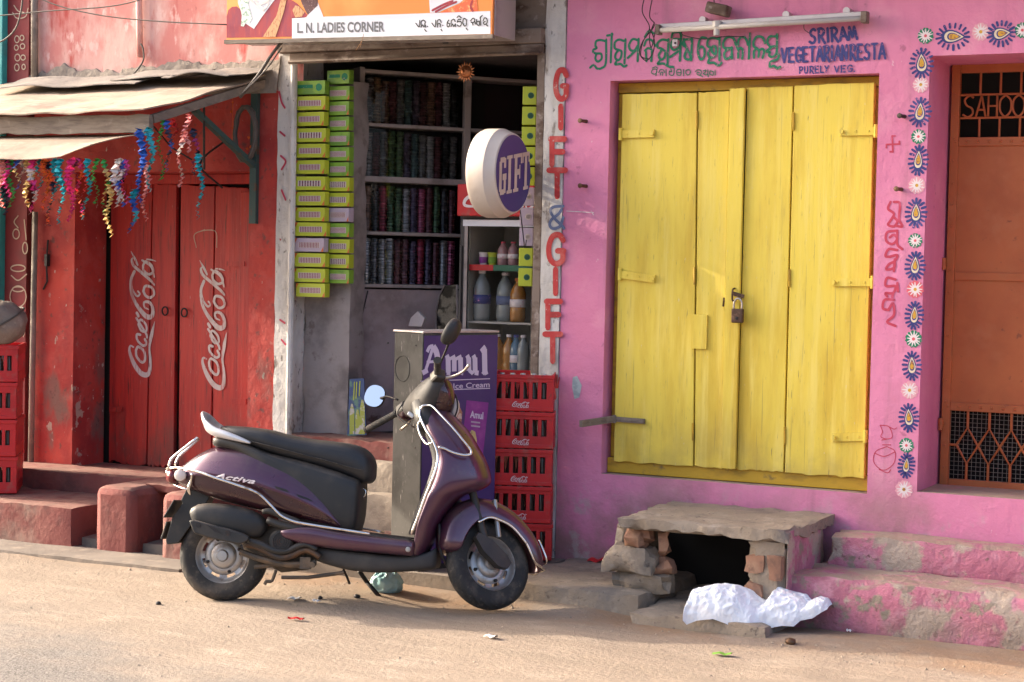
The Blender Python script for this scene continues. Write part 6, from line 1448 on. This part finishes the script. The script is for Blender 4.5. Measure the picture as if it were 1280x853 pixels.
# black under-seat cover
lofted(resample([(262,545,558,.13),(300,552,566,.15),(335,566,600,.165),(370,574,650,.165),(405,584,664,.165),(428,592,666,.16),(443,598,666,.15),(449,602,640,.12)], 3), FLAT, .12, 'seat_cover', M['plastic'])
mb = MB(); q = [bk(x, y, .12) for x, y in ((428,610),(450,606),(441,630),(444,665),(425,666))]
scp(mb.prism([p for p in q], (0, .24, 0)), 'front_cover', M['plastic'], bevel=.015, smooth=True, auto=40)
# seat
lofted(resample([(270,533,541,.06),(278,531.5,545,.105),(292,532,553,.135),(312,533.5,559,.15),(335,537,567,.155),(355,542.5,573,.15),(385,548,581,.145),(412,551,589,.145),(435,554.5,597,.14),(450,560,604,.128),(459,569,604,.105),(464,580,598,.06)], 3), SEATP, .12, 'seat', M['seat'])
for s in (1, -1):
    scp(MB().tube([Vector((bk(x, y, .15).x, -s*w_, bk(x, y, .15).z)) for x, y, w_ in ((285,541,.128),(312,551,.151),(335,557,.157),(360,563.5,.152),(385,570,.146),(412,577,.146),(436,584,.141),(452,588,.126))], .0028, 6, smooth=4), 'seat_piping', M['rubber'], smooth=True)
# silver grab rail round the tail of the seat
gr = [(bk(313,554,.155)), bk(300,549.5,.152), bk(284,544.5,.145), bk(268,539.5,.128), bk(259,533,.105), bk(255.5,526,.075), bk(255,522,.03)]
path = gr+[Vector((p.x, -p.y, p.z)) for p in gr[::-1]]
hgt = [.006,.013,.019,.023,.027,.030,.031]; hgt = hgt+hgt[::-1]
pp = catmull([Vector((*p, h)) for p, h in zip(path, hgt)], 5); rings = []
for i, v in enumerate(pp):
    p = Vector(v[:3]); d = (Vector(pp[min(i+1, len(pp)-1)][:3])-Vector(pp[max(i-1, 0)][:3])).normalized(); sd = d.cross(Vector((-.35,0,1))).normalized(); u2 = sd.cross(d)
    rings.append([p+u2*v[3]*math.cos(t)+sd*(.011)*math.sin(t) for t in [k*math.pi/6 for k in range(12)]])
scp(MB().loft(rings), 'grab_rail', M['silver'], smooth=True)
lofted([(262,541,556,.10),(275,543,556,.13),(296,549,558,.145),(312,554,561,.14)], FLAT, .14, 'rail_base', M['plastic'])
# tail lamp, indicator lenses
lofted([(207,588,602,.035),(211,586,606,.075),(222,582,609,.095)], ROUND, .05, 'tail_lamp', M['lens_red'])
for s in (1, -1):
    a = bk(225, 594, .118); a.y *= s; mb = MB(); 
    mb.loft([[a+Vector((.03*cx*k, -s*.012*l, .03*cz*k)) for cx, cz in ((math.cos(t), math.sin(t)) for t in [i*math.pi/5 for i in range(10)])] for k, l in ((1,-1),(.95,.4),(.6,1))]); scp(mb, 'indicator_lamp', M['lens_clear'], smooth=True, auto=40)
# vent slots and the raised model lettering on the panel, laid on the panel's own surface
dg = bpy.context.evaluated_depsgraph_get(); bpy.context.view_layer.update(); dg.update()
bvh = BVHTree.FromObject(body, dg)
def on_panel(px, py, lift):
    p = bk(px, py, .20); hit = bvh.ray_cast(Vector((p.x, -.6, p.z)), Vector((0,1,0)))
    if hit[0] is None: return p
    return hit[0]+Vector((0, -lift, 0))
def panel_text(u, v): px = 264.5+(318-264.5)*u+2.5*v; py = (597+8.5*u)-6.6*v; return on_panel(px, py, .0035)
mb = font_text('Activa', panel_text, bold=.03, shear=.35, space=1.08); scp(mb, 'panel_lettering', M['flower_white'], body)
for pts in ([(343,607.5),(358,612),(362,616),(346,611.5)], [(370,617.5),(386,623.5),(391,627.5),(373,621.5)]):
    mb = MB(); mb.v = [on_panel(x, y, .0025) for x, y in pts]; mb.f = [[0,1,2,3]]; mb.m = [0]; scp(mb, 'panel_vent', M['iron'], body)
# chrome crash guard around the tail and along the side
side = [bk(211,585.5,.05), bk(222,585,.10), bk(234,586.5,.15), bk(250,590.5,.19), bk(265,596,.212), bk(296,606.5,.222), bk(321,616,.226), bk(336,629,.228), bk(350,643.5,.228), bk(362,650,.225), bk(374,653.5,.222), bk(400,658,.22), bk(430,662.5,.215), bk(462,667.5,.212)]
full = [Vector((p.x, -p.y, p.z)) for p in side[::-1]]+[bk(208.5,586.5,0)]+side
gd = scp(MB().tube(full, .0066, 10, smooth=3), 'tail_guard', M['chrome'], smooth=True)
mb = MB()
for w_, pts in ((.06,((211,586),(214.5,574),(231,560),(246,548))), (-.06,((219,582),(224,571),(236,560),(248,549)))):
    mb.tube([bk(x, y, w_) for x, y in pts], .0075, 8, smooth=3)
mb.tube([bk(246,548,.06), bk(248,549,-.06)], .0075, 8); mb.tube([bk(208.5,588,.02), bk(211,601,.02), bk(222,608,.06), bk(234,612,.11)], .0055, 8, smooth=3)
scp(mb, 'tail_guard_loop', M['chrome'], gd, smooth=True)
scp(MB().tube([bk(240,592,.15), bk(239,600,.135), bk(236,611,.13), bk(238,619,.12)], [.005,.006,.009,.006], 8, smooth=3), 'guard_stay', M['chrome'], gd, smooth=True)
# rear mudguard and number plate
q = [(236,606),(226,625),(228,629),(215,647),(207,676),(209,681),(223,679),(240,655),(256,632),(262,622)]
mg = scp(MB().prism([bk(x, y, .055) for x, y in q], (0, .11, 0)), 'rear_mudguard', M['plastic'], bevel=.004)
P_ = [bk(227.5,627,0), bk(214.5,648.5,0)]; d = (P_[1]-P_[0]).normalized(); 
scp(MB().bar(P_[0]+Vector((-.012,0,.006)), P_[1]+Vector((-.012,0,.006)), .20, .006, up=Vector((-.8,0,.5))), 'number_plate', M['plate'], mg, bevel=.002)
scp(MB().bar(bk(215,652,0)+Vector((-.010,0,0)), bk(207,674,0)+Vector((-.006,0,0)), .115, .008, up=Vector((-.9,0,.3))), 'mud_flap', M['plate'], mg, bevel=.003)
# muffler on the right side with its heat shield
mu = [bk(240,650,.15), bk(246,646,.15), bk(272,648,.15), bk(300,652,.15), bk(322,658,.14), bk(334,664,.13)]
rd_ = [.045,.068,.074,.074,.066,.035]
rings = []
for i, p in enumerate(mu):
    d = (mu[min(i+1,5)]-mu[max(i-1,0)]).normalized(); u2 = Vector((0,-1,0)); v2 = d.cross(u2)
    rings.append([p+u2*rd_[i]*.72*math.copysign(abs(math.cos(t))**.75, math.cos(t))+v2*rd_[i]*1.0*math.copysign(abs(math.sin(t))**.8, math.sin(t)) for t in [k*math.pi/8 for k in range(16)]])
muf = scp(MB().loft(rings), 'muffler', M['plastic'], smooth=True, sub=1)
q = [(236,651),(242,650),(262,655.5),(286,661.5),(303,667),(311,671.5),(309,677),(300,680.5),(284,678),(262,673),(243,667),(240,662)]
hs = scp(MB().prism([bk(x, y, .222) for x, y in q], (0, .03, 0)), 'heat_shield', M['plastic_grey'] if False else M['plastic'], muf, bevel=.006, smooth=True, auto=40)
mb = MB()
for x, y in ((248,656.5),(285,666.5)): mb.lathe([(.013,-.002),(.013,.003),(.006,.003),(.006,-.001),(.001,-.0005)], bk(x, y, .2225), 'Y', 12)
scp(mb, 'shield_bolt', M['iron'], muf)
scp(MB().prism([bk(x, y, .2235) for x, y in ((257,655.5),(268,659),(279,668.5),(268,664.5))], (0, .004, 0)), 'shield_recess', M['iron'], muf)
# engine, fan cover, exhaust pipe
eng = scp(MB().loft([[bk(x, y, w_) for x, y in ((300,668),(345,655),(385,672),(400,690),(390,712),(352,716),(325,702),(305,690))] for w_ in (.10, -.13)]), 'engine', M['engine'], bevel=.02, smooth=True, auto=40)
scp(MB().lathe([(.058,.02),(.058,-.02),(.050,-.03),(.020,-.032),(.001,-.030)], bk(352,677,.15), 'Y', 28), 'fan_cover', M['plastic'], eng, smooth=True, auto=30)
mb = MB()
for k in range(4):
    r = .012+.010*k; c = bk(352,677,.1835); mb.tube([c+Vector((r*math.cos(i*math.pi/10), 0, r*math.sin(i*math.pi/10))) for i in range(21)], .0022, 5)
scp(mb, 'fan_grille', M['iron'], eng)
scp(MB().tube([bk(x, y, .16) for x, y in ((306,679),(322,683),(338,692),(352,697),(366,694),(380,688),(392,691),(400,697))], [.020,.018,.017,.017,.017,.016,.016,.015], 12, smooth=4), 'exhaust_pipe', M['exhaust'], eng, smooth=True)
scp(MB().tube([bk(x, y, .17) for x, y in ((310,676),(326,681),(342,688),(358,689),(372,683),(384,681),(396,687))], [.014,.017,.017,.016,.015,.014,.012], 10, smooth=4), 'exhaust_cover', M['plastic'], eng, smooth=True)
scp(MB().tube([bk(x, y, .14) for x, y in ((300,690),(330,700),(362,706),(395,703))], .016, 8, smooth=3).tube([bk(x, y, .12) for x, y in ((318,709),(352,706),(388,709))], .010, 8).tube([bk(x, y, .10) for x, y in ((345,713),(340,726),(333,727),(331,731))], .008, 8, smooth=3).box(bk(382,704,.155), (.05,.03,.055)).lathe([(.014,-.02),(.014,.0),(.001,.0)], bk(391,706,.17), 'Y', 12).tube([bk(x, y, .13) for x, y in ((352,722),(385,722),(430,716))], .009, 8), 'engine_bracket', M['engine'], eng, smooth=True, auto=40)
scp(MB().tube([bk(x, y, .185) for x, y in ((328,640),(338,639),(352,645),(366,650),(374,652))], [.012,.016,.016,.014,.010], 10, smooth=3).tube([bk(x, y, .175) for x, y in ((334,650),(350,656),(368,660),(380,660))], [.016,.02,.019,.012], 10, smooth=3), 'air_cleaner', M['plastic'], eng, smooth=True)
# floorboard with purple skirt, mat, belly
lofted(resample([(340,663,668,.14),(352,661,674,.19),(370,657.5,680,.20),(392,658,684,.205),(420,664,688,.205),(458,669,691.5,.205),(500,674,695.5,.20),(518,676,697,.19)], 3), FLAT, .2, 'floor_skirt', M['maroon'] if False else M['purple'])
scp(MB().prism([bk(x, y, .165) for x, y in ((432,665),(470,669.5),(512,674.5),(512,677),(432,668))], (0, .33, 0)), 'floor_mat', M['rubber'], bevel=.004)
lofted(resample([(372,678,692,.10),(395,683,703,.135),(430,688,713,.15),(465,692,717,.15),(500,695,716,.15),(530,692,714,.14),(545,682,712,.11)], 2), FLAT, .15, 'belly_cover', M['plastic_grey'])
scp(MB().lathe([(.001,-.004),(.011,-.003),(.013,.002)], bk(510,687,.205), 'Y', 12), 'skirt_bolt', M['alloy'])
# side stand
scp(MB().tube([bk(449,714,-.12), bk(458,727,-.17)], .011, 8).tube([bk(458,727,-.17), Vector(SM.inverted() @ at(476,748,z=.008))], .0105, 8).tube([bk(429,712,-.08), bk(434,722,-.1), bk(437,730,-.12)], .006, 6), 'side_stand', M['iron'], smooth=True)
# leg shield
ROWS_ = [(505,531,553,.05),(512,528,562,.085),(522,527,572,.115),(540,533,588,.155),(556,541,597,.178),(572,546,606,.192),(586,544,611,.20),(597,541,613,.203),(605,538,611,.204),(612,535,600,.204),(620,531,580,.203),(632,527,566,.20),(655,519,551,.195),(681,515,541,.18),(697,516,529,.16)]
NP = 11
rows = []
for v in catmull([Vector(r) for r in ROWS_], 3):
    y, bx, fx_, hw = v; b = bk(bx, y, hw*.95); f = bk(fx_, y, hw*.25); ring = []
    for k in range(NP):
        t = math.pi*k/(NP-1); s = math.cos(t); ring.append(Vector((b.x+(f.x-b.x)*abs(math.sin(t))**.85, -hw*math.copysign(abs(s)**.7, s), b.z+(f.z-b.z)*math.sin(t)*.5)))
    for k in range(1, 6): ring.append(Vector((b.x+.012*math.sin(math.pi*k/6), hw-2*hw*k/6, b.z)))
    rows.append(ring)
shield = scp(MB().loft(rows), 'leg_shield', M['purple'], smooth=True, sub=1)
# dark inner shield facing the rider
inn = [(497,519,.05),(512,521,.07),(530,526,.10),(552,535,.135),(575,541,.155),(592,538,.165),(612,531,.17),(640,520,.175),(668,511,.175)]
rows = []
for v in catmull([Vector(r) for r in inn], 3):
    y, bx, hw = v; b = bk(bx, y, hw*.5)
    rows.append([Vector((b.x+.055, -hw, b.z)), Vector((b.x+.014, -hw*.97, b.z)), Vector((b.x, -hw*.6, b.z)), Vector((b.x-.004, 0, b.z)), Vector((b.x, hw*.6, b.z)), Vector((b.x+.014, hw*.97, b.z)), Vector((b.x+.055, hw, b.z))])
scp(MB().loft(rows), 'inner_shield', M['plastic_grey'], smooth=True)
# chrome guard on the leg shield
for s in (1,):
    lp1 = [bk(525.5,513,.10), bk(528,508,.10), bk(534,507,.10), bk(541,508.5,.115), bk(553,521,.15), bk(567,536,.175), bk(580,552,.185), bk(588.5,563,.18), bk(588,568,.19), bk(580,569,.20), bk(567,566,.205), bk(556,561,.205), bk(548,559,.205)]
    bt = [bk(525.5,512,.10), bk(525,520,.12), bk(532,536,.16), bk(541,551,.19), bk(547,568,.205), bk(546,583,.212), bk(541,598,.214), bk(532,620,.21), bk(523,645,.205), bk(514,668,.20)]
    sgd = scp(MB().tube(lp1, .006, 10, smooth=4).tube(bt, .0068, 10, smooth=4), 'shield_guard', M['chrome'], smooth=True)
    scp(MB().tube([bk(527,524,.12), bk(522.5,532,.11), bk(526,545,.13), bk(533,555,.16), bk(540,554,.185)], .0055, 8, smooth=4), 'guard_loop', M['chrome'], sgd, smooth=True)
# steering head cowl and handlebar
LE = bk(459, 537, -.25); RE = bk(546.8, 451.5, .235)
bd = (RE-LE).normalized(); ctr = bk(530, 491, .0)
fs = (ST.to_3x3() @ Vector((1,0,0))); fs = (fs-bd*fs.dot(bd)).normalized(); us = fs.cross(bd)
if us.z < 0: us = -us
def H(a, f, u): return ctr+bd*a+fs*f+us*u
def cowl(sts, name, m, n=16, sub=1):
    rings = []
    for a, f0_, f1__, u0, u1 in sts:
        rings.append([H(a, (f0_+f1__)/2+(f1__-f0_)/2*math.copysign(abs(math.cos(t))**.85, math.cos(t)), (u0+u1)/2+(u1-u0)/2*math.copysign(abs(math.sin(t))**.85, math.sin(t))) for t in [k*2*math.pi/n for k in range(n)]])
    return scp(MB().loft(rings), name, m, smooth=True, sub=sub)
cow = cowl([(-.165,-.02,.02,-.035,.012),(-.15,-.04,.035,-.06,.022),(-.11,-.05,.05,-.085,.034),(-.05,-.058,.06,-.112,.040),(0,-.06,.06,-.122,.042),(.05,-.058,.06,-.112,.042),(.10,-.05,.05,-.088,.036),(.135,-.04,.04,-.06,.026),(.155,-.02,.02,-.03,.015)], 'handlebar_cowl', M['plastic_grey'])
cowl([(-.165,.0,.05,-.06,.012),(-.13,.0,.085,-.095,.018),(-.07,.0,.125,-.135,.028),(0,.0,.142,-.148,.032),(.07,.0,.130,-.135,.032),(.12,.0,.10,-.095,.024),(.15,.0,.06,-.06,.015)], 'headlamp_cowl', M['maroon'])
rings = [[H(a*k, fo, u*k-.075) for a, u in ((.078*math.cos(t), .062*math.sin(t)) for t in [i*math.pi/10 for i in range(20)])] for k, fo in ((1,.120),(.96,.146),(.7,.156),(.2,.160))]
scp(MB().loft(rings), 'headlamp', M['lens_clear'], smooth=True)
scp(MB().tube([H(0,-.02,-.06), H(0,-.01,-.17), bk(545,540,0)], [.05,.055,.06], 14), 'steering_column', M['plastic'], smooth=True)
for s, E_ in ((-1, LE), (1, RE)):
    a0 = ctr+bd*(.135*s)
    a1 = E_
    g_ = scp(MB().tube([a0, a0.lerp(a1, .5), a1], .011, 10), 'handlebar', M['iron'], cow, smooth=True)
    gp = []
    st_ = a0.lerp(a1, .30); 
    for k in range(15): gp.append(st_.lerp(a1, k/14))
    scp(MB().tube(gp, [.0165+.0012*(k % 2) for k in range(15)], 14).tube([a1-(a1-a0).normalized()*.004, a1+(a1-a0).normalized()*.008], .0195, 14), 'grip', M['rubber'], g_, smooth=False)
    sw = a0.lerp(a1, .16); rb_ = Matrix((bd, fs, us)).transposed()
    scp(MB().box(sw, (.07,.055,.055), rb_), 'switch_housing', M['plastic'], g_, bevel=.012)
    lv0 = sw+fs*.035
    scp(MB().tube([lv0, lv0+fs*.03+bd*s*.03-us*.004, lv0+fs*.045+bd*s*.10-us*.012, lv0+fs*.04+bd*s*.165-us*.014], [.008,.007,.0065,.0075], 8, smooth=4), 'brake_lever', M['cap_metal'], g_, smooth=True)
scp(MB().loft([[H(a, .0+.034*k*math.cos(t), -.012+.042*k*math.sin(t)) for t in [i*math.pi/7 for i in range(14)]] for a, k in ((-.145,.9),(-.165,1.1),(-.20,1.1),(-.225,.75),(-.232,.4))]), 'switch_cover', M['maroon'], cow, smooth=True)
# mirrors
def mirror(base, c, nrm, rx, ry, up):
    nrm = nrm.normalized(); xx = up.cross(nrm).normalized(); yy = nrm.cross(xx)
    e = scp(MB().tube([base, base.lerp(c, .45)-nrm*.015+Vector((0,0,.012)), c+(base-c).normalized()*rx*1.02-nrm*.012, c+(base-c).normalized()*rx*.6-nrm*.024], [.0055,.0055,.007,.007], 8, smooth=4), 'mirror_stem', M['iron'], smooth=True)
    rings = []
    for k, l in ((1.0,.006),(1.06,-.004),(1.0,-.022),(.72,-.036),(.2,-.043)):
        rings.append([c+nrm*l+xx*rx*k*math.copysign(abs(math.cos(t))**.85, math.cos(t))+yy*ry*k*math.copysign(abs(math.sin(t))**.85, math.sin(t)) for t in [i*math.pi/12 for i in range(24)]])
    scp(MB().loft(rings), 'mirror_shell', M['plastic'], e, smooth=True, auto=50)
    o = len(rings[0]); mb = MB(); mb.v = [c+nrm*.0075+xx*rx*.985*math.copysign(abs(math.cos(t))**.85, math.cos(t))+yy*ry*.985*math.copysign(abs(math.sin(t))**.85, math.sin(t)) for t in [i*math.pi/12 for i in range(24)]]; mb.f = [list(range(24))]; mb.m = [0]
    scp(mb, 'mirror_glass', M['mirror'], e)
toc = (SM.to_3x3().inverted() @ (CAM-RG)).normalized()
back = -fs
mL = bk(468.5, 495.5, -.24); mR = bk(562, 414, .27)
mirror(bk(497,500,-.14), mL, (toc*.9+back*.35+Vector((0,.0,.12))),   .050, .056, (bd*.5+Vector((0,0,1))).normalized())
mirror(bk(550,455,.17), mR, (back*.55+Vector((-.25,.55,.30))), .050, .064, Vector((.45,0,1)).normalized())
# cables at the cowl, hook under the seat, grey catch
scp(MB().tube([H(.02,.05,-.02), H(.09,.10,-.02), H(.08,.13,-.10), H(.02,.10,-.20)], .004, 6, smooth=5).tube([H(-.06,-.08,-.03), H(-.10,-.10,-.09), H(-.04,-.05,-.18)], .004, 6, smooth=5), 'control_cable', M['iron'], cow, smooth=True)
scp(MB().tube([bk(452,609,0), bk(457,614,0), bk(455,621,0), bk(449,620,0)], .004, 6, smooth=4), 'luggage_hook', M['chrome'], smooth=True)
scp(MB().box(bk(514,519,.05), (.035,.04,.02), Matrix.Rotation(R(35), 3, 'Y')), 'front_catch', M['silver'], cow, bevel=.004)
scp(MB().tube([bk(549,655,.10), bk(551,690,.10), bk(562,712,.06)], .008, 8, smooth=4), 'brake_hose', M['iron'], smooth=True)
bpy.context.view_layer.update()
